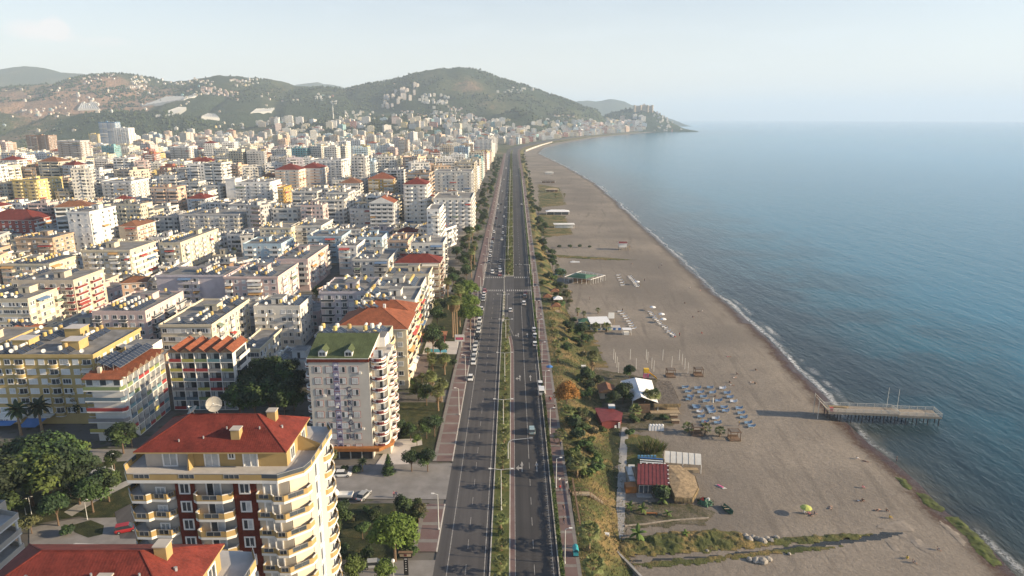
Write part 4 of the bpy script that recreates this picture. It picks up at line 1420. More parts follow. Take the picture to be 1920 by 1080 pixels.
def big_dish(parent, loc, r, az, tilt, mount=1.2):
 d = Vector((math.cos(tilt) * math.sin(az), -math.cos(tilt) * math.cos(az), math.sin(tilt)))
 mb = MB()
 c = Vector((0, 0, mount))
 a = d.orthogonal().normalized(); b = d.cross(a)
 n, prev = 22, None
 for rr, dep in ((.02, 0), (.35, .03), (.7, .12), (1, .25)):
  ring = [c + d * dep * r + (a * math.cos(2 * math.pi * k / n) + b * math.sin(2 * math.pi * k / n)) * rr * r for k in range(n)]
  if prev:
   for k in range(n): mb.face([prev[k], prev[(k + 1) % n], ring[(k + 1) % n], ring[k]], 'dish_grey')
  prev = ring
 o = part(mb, 'satellite_dish', parent, loc)
 mb = MB()
 f = c + d * r * 1.05
 for k in range(3):
  t = 2 * math.pi * k / 3
  mb.tube(c + d * .25 * r + (a * math.cos(t) + b * math.sin(t)) * r * .97, f, .03, .03, 'steel', 4)
 mb.tube(f - d * .1, f + d * .15, .12, .09, 'white_paint', 6)
 part(mb, 'receiver_arm', o)
 mb = MB()
 mb.tube((0, 0, -1.0), (0, 0, mount), .08, .08, 'steel', 6)
 mb.tube((-.6, .4, -.8), (0, 0, mount * .7), .05, .05, 'steel', 4); mb.tube((.6, .4, -.8), (0, 0, mount * .7), .05, .05, 'steel', 4)
 part(mb, 'stand', o)
big_dish(tower, (-1.9, .8, 40.2), 1.2, .35, .45, 1.6)
big_dish(tower, (-5.2, .6, 40.2), .9, -1.2, .95, .6)
big_dish(t2, (-7.3, -4.7, 38.6), 1.25, -.5, .95, .8)
big_dish(t2, (-4.0, -4.1, 38.9), .6, -.4, .25, 1.2)
OCC.append((-53, 158, -30, 176))
x0, x1, y0, y1, hh = -50.6, -35.6, 160.0, 174.0, 27.3
g = thing('apartment_block', 'pale block with green mansard roof and a name lettered down its front', 'apartment block', (-43, 160, 0), 0, 'apartment blocks of the town')
BLD.append((g, dict(x=-43, y=167, h=hh, w=15, d=14, wall='pale', trim='maroon', roof='mansard', floors=9, hand=True, lod=1, bs='arc')))
G = lambda x, y, z=0: (x + 43, y - 160, z)
simple('pale_render', c4(.50, .475, .435), .88, .12, .3)
mb = MB()
mb.box(x0 + 43, x1 + 43, 0, 14, 0, hh - 1.0, 'pale_render', 'roof_concrete')
mb.box(x1 + 43 + .01, -31.6 + 43, 2.6, 14, 0, hh - 1.0, 'cream_wall', 'terrace_tile')
part(mb, 'wall', g)
mb = MB()
mb.box(x0 + 43 - .25, x1 + 43 + .1, -.25, 14, hh - .99, hh - .1, 'brick_tile')
mb.box(x0 + 43 - .35, x1 + 43 + .1, -.35, 14, hh - .098, hh + .05, 'white_paint')
part(mb, 'eaves_band', g)
simple('red_frame', c4(.24, .08, .07), .6, .1)
for r in range(8):
 z = 24.3 - 3.02 * r
 for i, x in enumerate((-48.4, -45.5, -42.3, -39.2)):
  mbk = ('cw', i % 2, (r + i) % 3)
  if mbk not in _cache:
   mb = MB()
   mb.box(-.92, .92, -.07, .01, -.12, 1.72, 'red_frame', bot=True)
   mb.box(-.80, .80, -.10, -.071, 0, 1.6, 'frame_white')
   _cache[mbk] = mb.data('window')
   mb = MB()
   k1, k2 = (('glass', 'curtain'), ('curtain', 'curtain'), ('curtain', 'glass'))[(r + i) % 3]
   mb.face([(-.70, -.105, .1), (-.04, -.105, .1), (-.04, -.105, 1.5), (-.70, -.105, 1.5)], k1)
   mb.face([(.04, -.105, .1), (.70, -.105, .1), (.70, -.105, 1.5), (.04, -.105, 1.5)], k2)
   _cache[('p',) + mbk] = mb.data('pane')
  w = part(_cache[mbk], 'window', g, G(x, 160, z - .75))
  part(_cache[('p',) + mbk], 'pane', w)
  if (r * 4 + i) % 5 == 3:
   mb = MB(); mb.box(1.05, 1.7, -.3, -.02, -.35, .2, 'white_paint')
   part(mb, 'air_conditioner', g, G(x, 160, z - .75))
def arcb(x, y, w, d, z, rz, par='white_paint', nm='balcony'):
 key = ('arcb', w, d)
 if key not in _cache:
  mb = MB()
  pts = [(-w / 2, -.02)] + [(-w / 2 * math.cos(t), -d * (.25 + .75 * math.sin(t))) for t in [math.pi * k / 10 for k in range(0, 11)]] + [(w / 2, -.02)]
  mb.prism(pts, -.25, 0, 'white_paint', 'terrace_tile')
  mb.ribbon(pts, .12, .004, .32, 'red_frame'); mb.ribbon(pts, .12, .322, .9, 'white_paint')
  q = [(px * 1.012, py * 1.02 - .01) for px, py in pts[5:9]]
  mb.ribbon(q, .1, .2, .8, 'metal_red')
  mb.box(-w * .3, w * .3, -.06, .02, .01, 2.3, 'frame_white', bot=False)
  mb.face([(-w * .27, -.065, .1), (0, -.065, .1), (0, -.065, 2.2), (-w * .27, -.065, 2.2)], 'curtain')
  mb.face([(.05, -.065, .1), (w * .2, -.065, .1), (w * .2, -.065, 2.2), (.05, -.065, 2.2)], 'glass')
  _cache[key] = mb.data('balcony')
 return part(_cache[key], nm, g, G(x, y, z), rz)
for k in range(8):
 z = 3.3 + 3.02 * k
 arcb(-33.65, 162.58, 3.9, 2.6, z, 0)
 arcb(-31.58, 165.5, 3.4, 1.3, z, math.pi / 2)
 arcb(-31.58, 170.2, 3.4, 1.3, z, math.pi / 2)
 if k != 0: arcb(-50.62, 163, 3.2, 1.7, z, -math.pi / 2)
 arcb(-50.62, 170, 3.2, 1.7, z, -math.pi / 2)
arcb(-33.65, 162.58, 3.9, 2.6, 26.3, 0)
mb = MB()                                                # green slope, dormers, gable wall, flat deck behind
A, Bp, C, D = G(x0 - .2, 159.7, 27.36), G(x1 + .1, 159.7, 27.36), G(x1 + 1.4, 168.5, 31.2), G(x0 + .4, 168.5, 31.2)
mb.face([A, Bp, C, D], 'tile_green', [(0, 0), (15, 0), (15, 9.6), (0, 9.6)])
mb.face([Bp, G(x1 + .1, 168.5, 27.36), C], 'white_paint')
mb.face([G(x0 - .2, 168.5, 27.36), A, D], 'white_paint')
mb.face([D, C, G(x1 + 1.4, 168.52, 27.3), G(x0 + .4, 168.52, 27.3)], 'white_paint')
ro = part(mb, 'roof', g)
for x in (-47.1, -40.6):
 mb = MB()
 X = x + 43
 mb.box(X - .95, X + .95, .35, 2.2, 27.5, 28.9, 'white_paint', bot=False)
 mb.face([(X - 1.2, .1, 28.85), (X, .1, 29.75), (X, 4.6, 29.75), (X - 1.2, 3.0, 28.85)], 'tile_green')
 mb.face([(X, .1, 29.75), (X + 1.2, .1, 28.85), (X + 1.2, 3.0, 28.85), (X, 4.6, 29.75)], 'tile_green')
 mb.face([(X - .95, .34, 28.9), (X + .95, .34, 28.9), (X, .34, 29.65)], 'white_paint')
 mb.face([(X - .7, .33, 27.8), (X - .05, .33, 27.8), (X - .05, .33, 28.7), (X - .7, .33, 28.7)], 'glass')
 mb.face([(X + .05, .33, 27.8), (X + .7, .33, 27.8), (X + .7, .33, 28.7), (X + .05, .33, 28.7)], 'glass')
 part(mb, 'dormer', ro)
mb = MB()
mb.box(x0 + 43 + .6, x1 + 43 + 2.6, 8.6, 14, hh + .06, hh + 2.6, 'white_paint', 'roof_concrete')
part(mb, 'penthouse', g)
for j, (x, y) in enumerate(((-48.5, 170.5), (-48.5, 172.9), (-44.8, 170.6), (-44.8, 172.9), (-41.5, 172.5), (-37, 171), (-35.6, 173))):
 p = part(panel_mesh(), 'solar_panel', g, G(x, y, hh + 2.65)); part(tank_mesh(1 if j % 3 else 0), 'water_tank', p)
mb = MB()                                                # emblem strip down the facade
simple('sign_blue', c4(.26, .25, .36), .6, .1)
simple('sign_dark', c4(.05, .05, .10), .6, .1)
mb.box(-44.55 + 43, -43.1 + 43, -.12, -.01, 2.8, 26.2, 'sign_blue', bot=True)
for k in range(9):
 z = 3.4 + 2.6 * k
 mb.box(-44.58 + 43, -43.07 + 43, -.15, -.121, z - .5, z - .36, 'red_frame')
 mb.face([(-1.35, -.125, z), (-.3, -.125, z), (-.45, -.125, z + .55), (-.85, -.125, z + .75), (-1.2, -.125, z + .45)], 'sign_dark')
 mb.box(-1.25, -.35, -.14, -.122, z + 1.15, z + 1.45, 'frame_white')
 mb.box(-.75, -.6, -.14, -.122, z + 1.46, z + 1.75, 'frame_white')
part(mb, 'sign_strip', g)
def text_mesh(s, size, mat, ext=.04):
 c = bpy.data.curves.new('t', 'FONT')
 c.body, c.size, c.extrude = s, size, ext
 c.align_x = 'CENTER'
 o = bpy.data.objects.new('t', c)
 COL.objects.link(o)
 dg = bpy.context.evaluated_depsgraph_get()
 me = bpy.data.meshes.new_from_object(o.evaluated_get(dg))
 bpy.data.objects.remove(o)
 me.materials.clear()
 me.materials.append(MATS[mat])
 return me
for k, ch in enumerate('ÇARHOĞLU'):
 me = text_mesh(ch, 1.75, 'sign_dark', .06)
 o = part(me, 'letter', g, G(-40.85, 159.93, 18.6 - 1.83 * k))
 o.rotation_euler = (math.pi / 2, 0, 0)
mb = MB()
mb.prism([(-8.0, -1.3), (9.2, -1.3), (12.2, 2.2), (12.2, 10), (11.4, 10), (11.4, 2.6), (7.6, -.02), (-8.0, -.02)], 2.6, 3.5, 'wood_orange')
part(mb, 'canopy', g)
mb = MB()
mb.box(-7.2, 7.2, -.08, -.01, .1, 2.5, 'dark_recess'); 
for k in range(6): mb.box(-7.3 + k * 2.9, -7.0 + k * 2.9, -.16, -.081, 0, 2.58, 'pale_render')
part(mb, 'shop_front', g)
OCC.append((-114, 166, -80, 203))
STR = [(.33, .05, .05, 1), (.40, .37, .10, 1), (.20, .26, .12, 1), (.11, .17, .22, 1), (.24, .24, .25, 1), (.13, .26, .30, 1)]
ht = thing('hotel', 'white hotel wing with trays of coloured balconies and big solar arrays on a red roof', 'hotel', (-107.8, 179.5, 0), 0, 'hotel wings with coloured parapets')
mb = MB(); mb.box(-4.2, 4.2, -9.5, 10.5, 0, 18.6, 'white_paint'); part(mb, 'wall', ht)
def balc_box(parent, x0_, x1_, y0_, y1_, z, color, face, door=True):
 mb = MB()
 mb.box(x0_, x1_, y0_, y1_, z - .22, z, 'white_paint', 'terrace_tile')
 if face == 'f':
  mb.box(x0_ + .1, x1_ - .1, y0_, y0_ + .1, z + .004, z + .95, 'paint')
  a, b = x0_ + .4, x1_ - .4
  mb.face([(a, y1_ - .03, z + .05), (b, y1_ - .03, z + .05), (b, y1_ - .03, z + 2.3), (a, y1_ - .03, z + 2.3)], 'glass')
  mb.face([(a + .2, y1_ - .05, z + .05), (a + (b - a) * .4, y1_ - .05, z + .05), (a + (b - a) * .4, y1_ - .05, z + 2.3), (a + .2, y1_ - .05, z + 2.3)], 'curtain')
  for x in (x0_, x1_ - .1): mb.box(x, x + .1, y0_, y1_ - .06, z + .005, z + 2.76, 'frame_white')
 else:
  mb.box(x1_ - .1, x1_, y0_ + .1, y1_ - .1, z + .004, z + .95, 'paint')
  a, b = y0_ + .4, y1_ - .4
  mb.face([(x0_ + .03, a, z + .05), (x0_ + .03, b, z + .05), (x0_ + .03, b, z + 2.3), (x0_ + .03, a, z + 2.3)], 'glass')
  mb.face([(x0_ + .05, a + .2, z + .05), (x0_ + .05, a + (b - a) * .4, z + .05), (x0_ + .05, a + (b - a) * .4, z + 2.3), (x0_ + .05, a + .2, z + 2.3)], 'curtain')
  for y in (y0_, y1_ - .1): mb.box(x0_ + .06, x1_, y, y + .1, z + .005, z + 2.76, 'frame_white')
 return part(mb, 'balcony', parent, color=color)
for k in range(5):                                       # front trays
 z = 3.3 + 3.0 * k
 mb = MB()
 pts = [(-4.0, -9.5), (-5.3, -11.2), (4.2, -11.2), (5.0, -10.6), (5.0, -9.5)] if k < 4 else [(-5.4, -9.4), (-5.4, -11.2), (4.3, -11.2), (5.0, -10.6), (5.0, -9.4)]
 mb.prism(pts, z - .35, z, 'white_paint', 'terrace_tile')
 mb.ribbon(pts[1:4] + [pts[4]], .12, z + .004, z + .95, 'paint')
 part(mb, 'balcony', ht, color=STR[(1, 4, 0, 3, 2)[k]])
mb = MB(); mb.box(-4.9, 4.4, -10.6, -9.52, 15.4, 18.4, 'white_paint')
for i in range(5): mb.face([(-4.6 + i * 1.8, -10.62, 16.5), (-3.0 + i * 1.8, -10.62, 16.5), (-3.0 + i * 1.8, -10.62, 18.1), (-4.6 + i * 1.8, -10.62, 18.1)], 'curtain' if i % 2 else 'glass')
part(mb, 'glazed_loggia', ht)
nb = 7
for f in range(6):
 for i in range(nb):
  if f == 0 and i < 1: continue
  y = -9.4 + i * 2.84
  balc_box(ht, 4.21, 5.4, y, y + 2.84, .35 + 3.0 * f, R.choice(STR), 'r')
mb = MB()
n = 7
for i in range(n):                                       # ridged roof: one ridge per bay
 ya, yb = -9.9 + i * 2.95, -9.9 + (i + 1) * 2.95
 ym = (ya + yb) / 2
 mb.face([(-4.6, ya, 18.62), (5.8, ya, 18.62), (5.8, ym, 19.9), (-4.6, ym, 19.9)], 'tile_orange', [(0, 0), (10, 0), (10, 2), (0, 2)])
 mb.face([(5.8, yb, 18.62), (-4.6, yb, 18.62), (-4.6, ym, 19.9), (5.8, ym, 19.9)], 'tile_orange', [(0, 0), (10, 0), (10, 2), (0, 2)])
 mb.face([(5.75, ya, 18.62), (5.75, yb, 18.62), (5.75, ym, 19.85)], 'wood')
mb.face([(-5.4, -11.5, 18.5), (5.3, -11.5, 18.5), (4.6, -9.8, 19.6), (-4.6, -9.8, 19.6)], 'tile_orange', [(0, 0), (10, 0), (10, 2), (0, 2)])
mb.box(-5.3, 5.2, -11.4, -9.91, 18.25, 18.48, 'wood')
rf = part(mb, 'roof', ht)
mb = MB(); mb.box(-2.2, -1.3, -9.2, -8.3, 19, 20.9, 'cream_wall'); part(mb, 'chimney', rf)
for i in range(3):                                       # three long arrays
 mb = MB()
 x = -3.6 + i * 2.5
 ya, yb = (-6.5, 2.5) if i == 0 else (-8.0, 9.5)
 mb.face([(x, yb, 21.6), (x, ya, 21.6), (x + 1.9, ya, 20.5), (x + 1.9, yb, 20.5)], 'solar_glass')
 mb.face([(x, ya, 21.5), (x, yb, 21.5), (x + 1.9, yb, 20.4), (x + 1.9, ya, 20.4)], 'steel')
 k = ya
 while k <= yb:
  mb.tube((x + .02, k, 21.63), (x + 1.9, k, 20.53), .05, .05, 'steel', 4)
  mb.tube((x + .1, k, 19.2), (x + .1, k, 21.5), .06, .06, 'steel', 4)
  k += 1.5
 part(mb, 'solar_array', ht)
mb = MB(); mb.box(-5.5, 2.5, 10.52, 16, 0, 20.6, 'white_paint', 'roof_concrete'); mb.face([(0, 10.5, 18.9), (1, 10.5, 18.9), (1, 10.5, 20.2), (0, 10.5, 20.2)], 'dark_recess')
part(mb, 'lift_tower', ht)
h2 = thing('hotel', 'white hotel wing with a sawtooth of orange gables above coloured balcony panels', 'hotel', (-91.7, 195.2, 0), 0, 'hotel wings with coloured parapets')
mb = MB(); mb.box(-9.5, 9.5, -4, 5.5, 0, 18.3, 'white_paint'); part(mb, 'wall', h2)
for f in range(6):
 for i in range(5):
  x = -9.5 + i * 3.8
  balc_box(h2, x, x + 3.8, -5.2, -4.01, .3 + 3.0 * f, R.choice(STR), 'f')
for f in range(6):
 mb = MB()
 mb.box(9.51, 10.7, -3.2, 5.0, .1 + 3 * f, .32 + 3 * f, 'white_paint', 'terrace_tile'); mb.box(10.6, 10.72, -3.1, 4.9, .324 + 3 * f, 1.25 + 3 * f, 'paint')
 mb.face([(9.53, -2.8, .4 + 3 * f), (9.53, 4.6, .4 + 3 * f), (9.53, 4.6, 2.6 + 3 * f), (9.53, -2.8, 2.6 + 3 * f)], 'glass')
 part(mb, 'balcony', h2, color=(.7, .69, .66, 1))
mb = MB()
for i in range(5):
 xa, xb = -9.9 + i * 3.96, -9.9 + (i + 1) * 3.96
 xm = (xa + xb) / 2
 mb.face([(xa, 6.2, 18.35), (xa, -5.6, 18.35), (xm, -5.6, 19.9), (xm, 6.2, 19.9)], 'tile_orange', [(0, 0), (12, 0), (12, 2.4), (0, 2.4)])
 mb.face([(xb, -5.6, 18.35), (xb, 6.2, 18.35), (xm, 6.2, 19.9), (xm, -5.6, 19.9)], 'tile_orange', [(0, 0), (12, 0), (12, 2.4), (0, 2.4)])
 mb.face([(xa, -5.5, 18.35), (xb, -5.5, 18.35), (xm, -5.5, 19.85)], 'wood')
part(mb, 'roof', h2)
for i in range(2):
 big_dish(h2, (-4 + i * 7, 4.8, 20.4), .6, .6, .6, .6)
apartment(-150, -117.5, 181, 206, 6, 'mustard', 'mustard', label='mustard block with closed white shutters behind the dark palms, tanks on its roof', n_heat=22, pf='wWwbWwbWwb', h=20, ground=2.6, yellow=.3, dishes=4, pent=False, wk='ssscccmd')
mroot = BLD[-1][0]
for x, y in ((-8, -4), (7, -5), (0, 7)):
 mb = MB(); mb.box(x - 2.4, x + 2.4, y - 2.2, y + 2.2, 20.3, 22.9, 'paint', bot=False); mb.box(x - 2.7, x + 2.7, y - 2.5, y + 2.5, 22.9, 23.1, 'paint', 'plaza')
 part(mb, 'stair_penthouse', mroot, color=mroot.color)
mb = MB()                                                # shop awnings with the blue lettering
mb.box(-16.2, -4.5, -15.8, -12.6, 2.7, 3.3, 'white_paint'); mb.box(-16.2, -4.6, -15.9, -15.81, 1.9, 2.9, 'white_paint')
mb.face([(-16.2, -17.6, 1.6), (-6.5, -17.6, 1.6), (-5.5, -15.9, 2.4), (-16.2, -15.9, 2.4)], 'blue_paint')
mb.face([(-4.2, -17.8, 1.2), (.5, -17.8, 1.2), (2.2, -15.0, 2.7), (-3.4, -15.0, 2.7)], 'blue_paint')
mb.box(-3.2, 3.0, -15.0, -12.6, 2.72, 3.1, 'canvas')
part(mb, 'shop_awning', mroot)
me = text_mesh('BLUE', 1.0, 'sign_dark', .03)
o = part(me, 'letter', mroot, (-9.2, -15.93, 2.05)); o.rotation_euler = (math.pi / 2, 0, 0)
OCC.append((-112, 96, -84, 118))
gb = thing('apartment_block', 'grey block with wide bare balconies at the bottom left edge', 'apartment block', (-98, 106, 0), 0, 'apartment blocks of the town')
BLD.append((gb, dict(x=-96, y=106, h=17, w=14, d=12, wall='grey', trim='grey', roof='flat', floors=5, hand=True, lod=1, bs='cut')))
mb = MB(); mb.box(-9, 5.2, -5, 6, 0, 17.2, 'stone_beige', 'roof_concrete'); part(mb, 'wall', gb)
for k in range(5):
 z = 2.9 + 3.1 * k
 mb = MB()
 pts = [(-9, -5.02), (-9, -7.4), (5.0, -7.6), (9.2, -3.0), (9.2, 3.4), (5.22, 4.5)]
 mb.prism(pts, z - .3, z, 'white_paint', 'terrace_tile')
 mb.ribbon(pts[1:], .14, z + .004, z + .95, 'stone_beige')
 part(mb, 'balcony', gb)
 mb = MB()
 mb.face([(5.23, -4, z + .1), (5.23, 3.5, z + .1), (5.23, 3.5, z + 2.4), (5.23, -4, z + 2.4)], 'glass'); part(mb, 'window', gb)
mb = MB()
for x, y in ((4.6, -7.2), (8.8, -2.8), (8.8, 3.0)): mb.tube((x, y, 0), (x, y, 15.3), .22, .22, 'white_paint', 8)
part(mb, 'post', gb)
OCC += [(-190, 78, -56, 166), (-82, 170, -53, 208), (-36, 60, -15, 3000), (-130, 333, -30, 346), (-200, 166, -114, 180)]
VIS = []
for o_, i_ in BLD:
 if not i_['hand']: continue
 q = [UV((i_['x'] + a * i_['w'] / 2, i_['y'] - i_['d'] / 2, z)) for a in (-1, 1) for z in (0, i_['h'])]
 q2 = UV((i_['x'] + i_['w'] / 2, i_['y'] + i_['d'] / 2, i_['h']))
 VIS.append((min(q[0][0], q[1][0]), max(q[2][0], q[3][0], q2[0]), q[1][1], q[0][1], i_['y']))
def fit_floors(x0, x1, y0, y1, fl):
 """as many storeys as keep the measured blocks behind in view, as they are from the avenue"""
 ua, ub = UV((x0, y0, 10))[0], UV((x1, y1, 10))[0]
 while fl > 2:
  vt = min(UV((x0, y0, fl * 3 + 3))[1], UV((x1, y1, fl * 3 + 3))[1])
  if not any(b > ua and a < ub and Y > y1 and vt < t + .5 * (bs - t) for a, b, t, bs, Y in VIS): break
  fl -= 1
 return fl
def town_edge(u):
 return lerp_tab([(-100, 1350), (0, 1450), (100, 1600), (200, 1900), (260, 2200), (330, 2700), (450, 3000), (600, 3200), (900, 3400)], u)
WPOOL = ['white'] * 6 + ['pale'] * 6 + ['cream'] * 5 + ['grey'] * 2 + ['lilac grey', 'pink', 'pink', 'beige', 'beige', 'peach', 'tan', 'cream', 'light blue', 'light blue', 'brown', 'peach', 'cream', 'white', 'white', 'pale', 'peach']
count = len(BLD)
y = 172.0
RF = random.Random(21)
while y < 1150 and count < 300:
 x = -40.0 - RF.uniform(0, 3)
 xmin = -(.765 * y) - 12
 while x > xmin and count < 300:
  w, d = RF.uniform(13, 23), RF.uniform(14, 24)
  placed = False
  for tr in range(5):
   ww, dd = w * (1 - .13 * tr), d * (1 - .1 * tr)
   xx, yy = x - ww, y + RF.uniform(-4, 6)
   if not clash(xx, yy, xx + ww, yy + dd, 3.2):
    tall = RF.random()
    fl = RF.randint(4, 6) if y < 400 else (RF.randint(4, 7) if tall < .62 else RF.randint(8, 13))
    if y < 300: fl = RF.choice((4, 5, 5))
    if tall > .985 and y > 500: fl = 14
    fl = fit_floors(xx, xx + ww, yy, yy + dd, fl + (1 if y > 300 else 0))
    wc = RF.choice(WPOOL)
    tr_ = RF.choice([None, None, None, 'white', 'white', RF.choice(WPOOL)])
    rf = 'flat' if RF.random() < .93 else RF.choice(('hip', 'hipo', 'hip', 'hipb'))
    apartment(xx, xx + ww, yy, yy + dd, fl, wc, tr_, rf, lod=2 if y > 330 else 1, rz=RF.uniform(-.06, .06) if RF.random() < .7 else RF.choice((-.35, .3)),
                          n_heat=(RF.randint(6, 12) if y < 520 else RF.randint(3, 7)) if y < 800 else 3, yellow=RF.uniform(.1, .45), dishes=1 if y < 500 else 0, bstyle=RF.choice(('solid', 'cut', 'rail', 'solid')))
    count += 1
    x = xx - RF.uniform(3.2, 7) - (8 if RF.random() < .2 else 0)
    placed = True
    break
  if not placed:
   x -= 5
 y += 27 + (9 if RF.random() < .25 else 0)
YFAR = y
print('blocks', count, 'to', y)
RP = random.Random(11)
def leaf(mb, p, nrm, s, m):
 a = nrm.orthogonal().normalized()
 b = nrm.cross(a)
 t = RP.uniform(0, 6.28)
 u, w = (a * math.cos(t) + b * math.sin(t)) * s, (b * math.cos(t) - a * math.sin(t)) * s * .62
 mb.face([p - u, p + w * .9 + u * .1, p + u, p - w], m)
def blob(mb, c, rx, rz, n, s, m, low=-.35):
 """leaves over and inside one lobe of a crown"""
 c = Vector(c)
 for _ in range(n):
  d = Vector((RP.gauss(0, 1), RP.gauss(0, 1), RP.gauss(0, 1))).normalized()
  if d.z < low: d.z = -d.z * .5
  k = RP.uniform(.72, 1.04) if RP.random() < .8 else RP.uniform(.3, .7)
  k *= 1 + .18 * noise.noise(Vector((d.x * 2.3 + c.x, d.y * 2.3 + c.y, d.z * 2.3)))
  p = c + Vector((d.x * rx * k, d.y * rx * k, d.z * rz * k))
  nr = (d + Vector((RP.uniform(-.7, .7), RP.uniform(-.7, .7), RP.uniform(-.2, .9)))).normalized()
  leaf(mb, p, nr, s * RP.uniform(.7, 1.3), m)
def limbs(mb, h0, h1, r, tips, m='bark'):
 mb.tube((0, 0, -.5), (0, 0, h0), r, r * .75, m, 7)
 for t in tips:
  k = Vector((t[0] * .4, t[1] * .4, h0 + (t[2] - h0) * .55))
  mb.path([(0, 0, h0 * .9), tuple(k), tuple(t)], [r * .55, r * .35, r * .12], m, 5)
PROTO = {}
def proto(key, name, cat, group, mats, crown_fn, trunk_fn):
 root = thing(name, 'x', cat, (0, 0, -900), 0, group)
 mb = MB(); crown_fn(mb); part(mb, 'crown', root)
 if trunk_fn:
  mb = MB(); trunk_fn(mb); part(mb, 'trunk', root)
 PROTO[key] = [root, False]
def broad(key, name, group, h, r, lobes, n, s, m, m2=None):
 cs = []
 for i in range(lobes):
  a = i * 2.4 + RP.uniform(-.4, .4)
  q = r * (.62 * math.sqrt((i + .3) / lobes))
  cs.append((q * math.cos(a), q * math.sin(a), h * RP.uniform(.52, .86) - q * .28, r * RP.uniform(.36, .55)))
 cs.append((0, 0, h * .8, r * .5))
 def crown(mb):
  for j, (x, y, z, q) in enumerate(cs):
   blob(mb, (x, y, z), q, q * .85, n // lobes, s, m2 if (m2 and j % 3 == 0) else m)
 proto(key, name, 'tree', group, None, crown, lambda mb: limbs(mb, h * .34, h, max(.14, h * .026), [(x, y, z) for x, y, z, q in cs]))
broad('mid', 'broadleaf_tree', 'street and garden trees', 8, 3.6, 9, 2300, .30, 'leaf_mid', 'leaf_dark')
broad('dark', 'broadleaf_tree', 'street and garden trees', 10, 4.4, 10, 2600, .34, 'leaf_dark', 'leaf_mid')
broad('bright', 'broadleaf_tree', 'street and garden trees', 7, 3.0, 8, 2400, .25, 'leaf_bright', 'leaf_dark')
broad('olive', 'broadleaf_tree', 'street and garden trees', 6, 3.0, 8, 1800, .27, 'leaf_olive', 'leaf_mid')
broad('orange', 'autumn_tree', 'street and garden trees', 8.5, 4.2, 12, 4200, .26, 'leaf_orange')
simple('leaf_pine', c4(.095, .15, .02), .75, .4, .6)
def pine_crown(mb):
 for i in range(16):
  a = i * 2.4
  q = 3.3 * math.sqrt((i + .2) / 16)
  blob(mb, (q * math.cos(a), q * math.sin(a), 6.9 - q * q * .17 + RP.uniform(-.2, .3)), 1.5, 1.25, 460, .24, 'leaf_pine', -.6)
proto('pine', 'umbrella_pine', 'tree', 'umbrella pines', None, pine_crown, lambda mb: limbs(mb, 3.6, 8, .28, [(2, 1, 6.2), (-2, .6, 6), (.4, -2, 6.2), (-.6, 2, 6.4), (0, 0, 7)]))
def cone_crown(mb):
 for i in range(10):
  z = .6 + i * .62
  r = 2.3 * (1 - i / 10.5)
  blob(mb, (0, 0, z), r, .75, 60 + int(170 * r / 2.3), .24, 'leaf_dark' if i % 3 else 'leaf_mid', -1)
proto('cone', 'conical_tree', 'tree', 'conical garden trees', None, cone_crown, lambda mb: mb.tube((0, 0, -.4), (0, 0, 5), .16, .05, 'bark', 6))
def tall_dark(mb):
 for i in range(12):
  z = 4 + i * 1.15
  r = 2.6 * (1 - i / 12.5) * RP.uniform(.6, 1.1)
  blob(mb, (RP.uniform(-.5, .5), RP.uniform(-.5, .5), z), r, 1.1, 40 + int(130 * r / 2.6), .3, 'leaf_dark' if i % 3 else 'leaf_dead', -1)
proto('spire', 'spire_tree', 'tree', 'spire trees', None, tall_dark, lambda mb: mb.path([(0, 0, -.5), (.1, 0, 7), (0, .1, 17)], [.3, .2, .05], 'bark', 6))
def fan(mb, base, direc, L, m, spread=1.15, nb=9):
 """one fan leaf: stalk and a folded fan of pointed blades"""
 direc = direc.normalized()
 side = direc.cross(Vector((0, 0, 1)))
 side = side.normalized() if side.length > .05 else Vector((1, 0, 0))
 up = side.cross(direc)
 hub = base + direc * L * .5
 mb.tube(base, hub, .025, .018, m, 3, False)
 prev = None
 for k in range(nb):
  t = (k / (nb - 1) - .5) * 2 * spread
  d = (direc * math.cos(t) + side * math.sin(t)).normalized()
  tip = hub + d * L * (.62 - .12 * abs(t)) - Vector((0, 0, .10 * L * (1 + abs(t))))
  t2 = t + spread / (nb - 1)
  d2 = (direc * math.cos(t2 - spread / (nb - 1) * .5) + side * math.sin(t2 - spread / (nb - 1) * .5))
  w = side * (.055 * L) * math.cos(t) - direc * (.055 * L) * math.sin(t)
  mid = hub + d * L * .33 + up * .03
  mb.face([hub, mid - w, tip, mid + w], m)
def fan_crown(h, r, n, dead=0):
 def f(mb):
  for i in range(n):
   a = i * 2.399
   e = 1.25 - 1.75 * (i / n) + RP.uniform(-.1, .1)
   d = Vector((math.cos(a) * math.cos(e), math.sin(a) * math.cos(e), math.sin(e)))
   fan(mb, Vector((0, 0, h)), d, r * RP.uniform(.88, 1.1), 'leaf_palm', 1.1)
  for i in range(dead):
   a = i * 2.399
   d = Vector((math.cos(a) * .55, math.sin(a) * .55, -1))
   fan(mb, Vector((0, 0, h - .1 - .9 * (i % 3))), d, r * .75, 'leaf_dead', .9, 6)
 return f
proto('fan', 'fan_palm', 'palm', 'fan palms', None, fan_crown(3.3, 2.2, 24, 4), lambda mb: mb.path([(0, 0, -.3), (.03, 0, 1.5), (0, 0, 3.1)], [.28, .22, .2], 'palm_bark', 8))
proto('fan_low', 'fan_palm', 'palm', 'fan palms', None, fan_crown(1.7, 1.9, 20, 3), lambda mb: mb.path([(0, 0, -.3), (0, 0, 1.5)], [.3, .24], 'palm_bark', 8))
proto('fan_mid', 'fan_palm', 'palm', 'garden palms', None, fan_crown(5.6, 2.3, 38, 10), lambda mb: mb.path([(0, 0, -.3), (.08, .03, 3), (0, 0, 5.6)], [.3, .23, .2], 'palm_bark', 8))
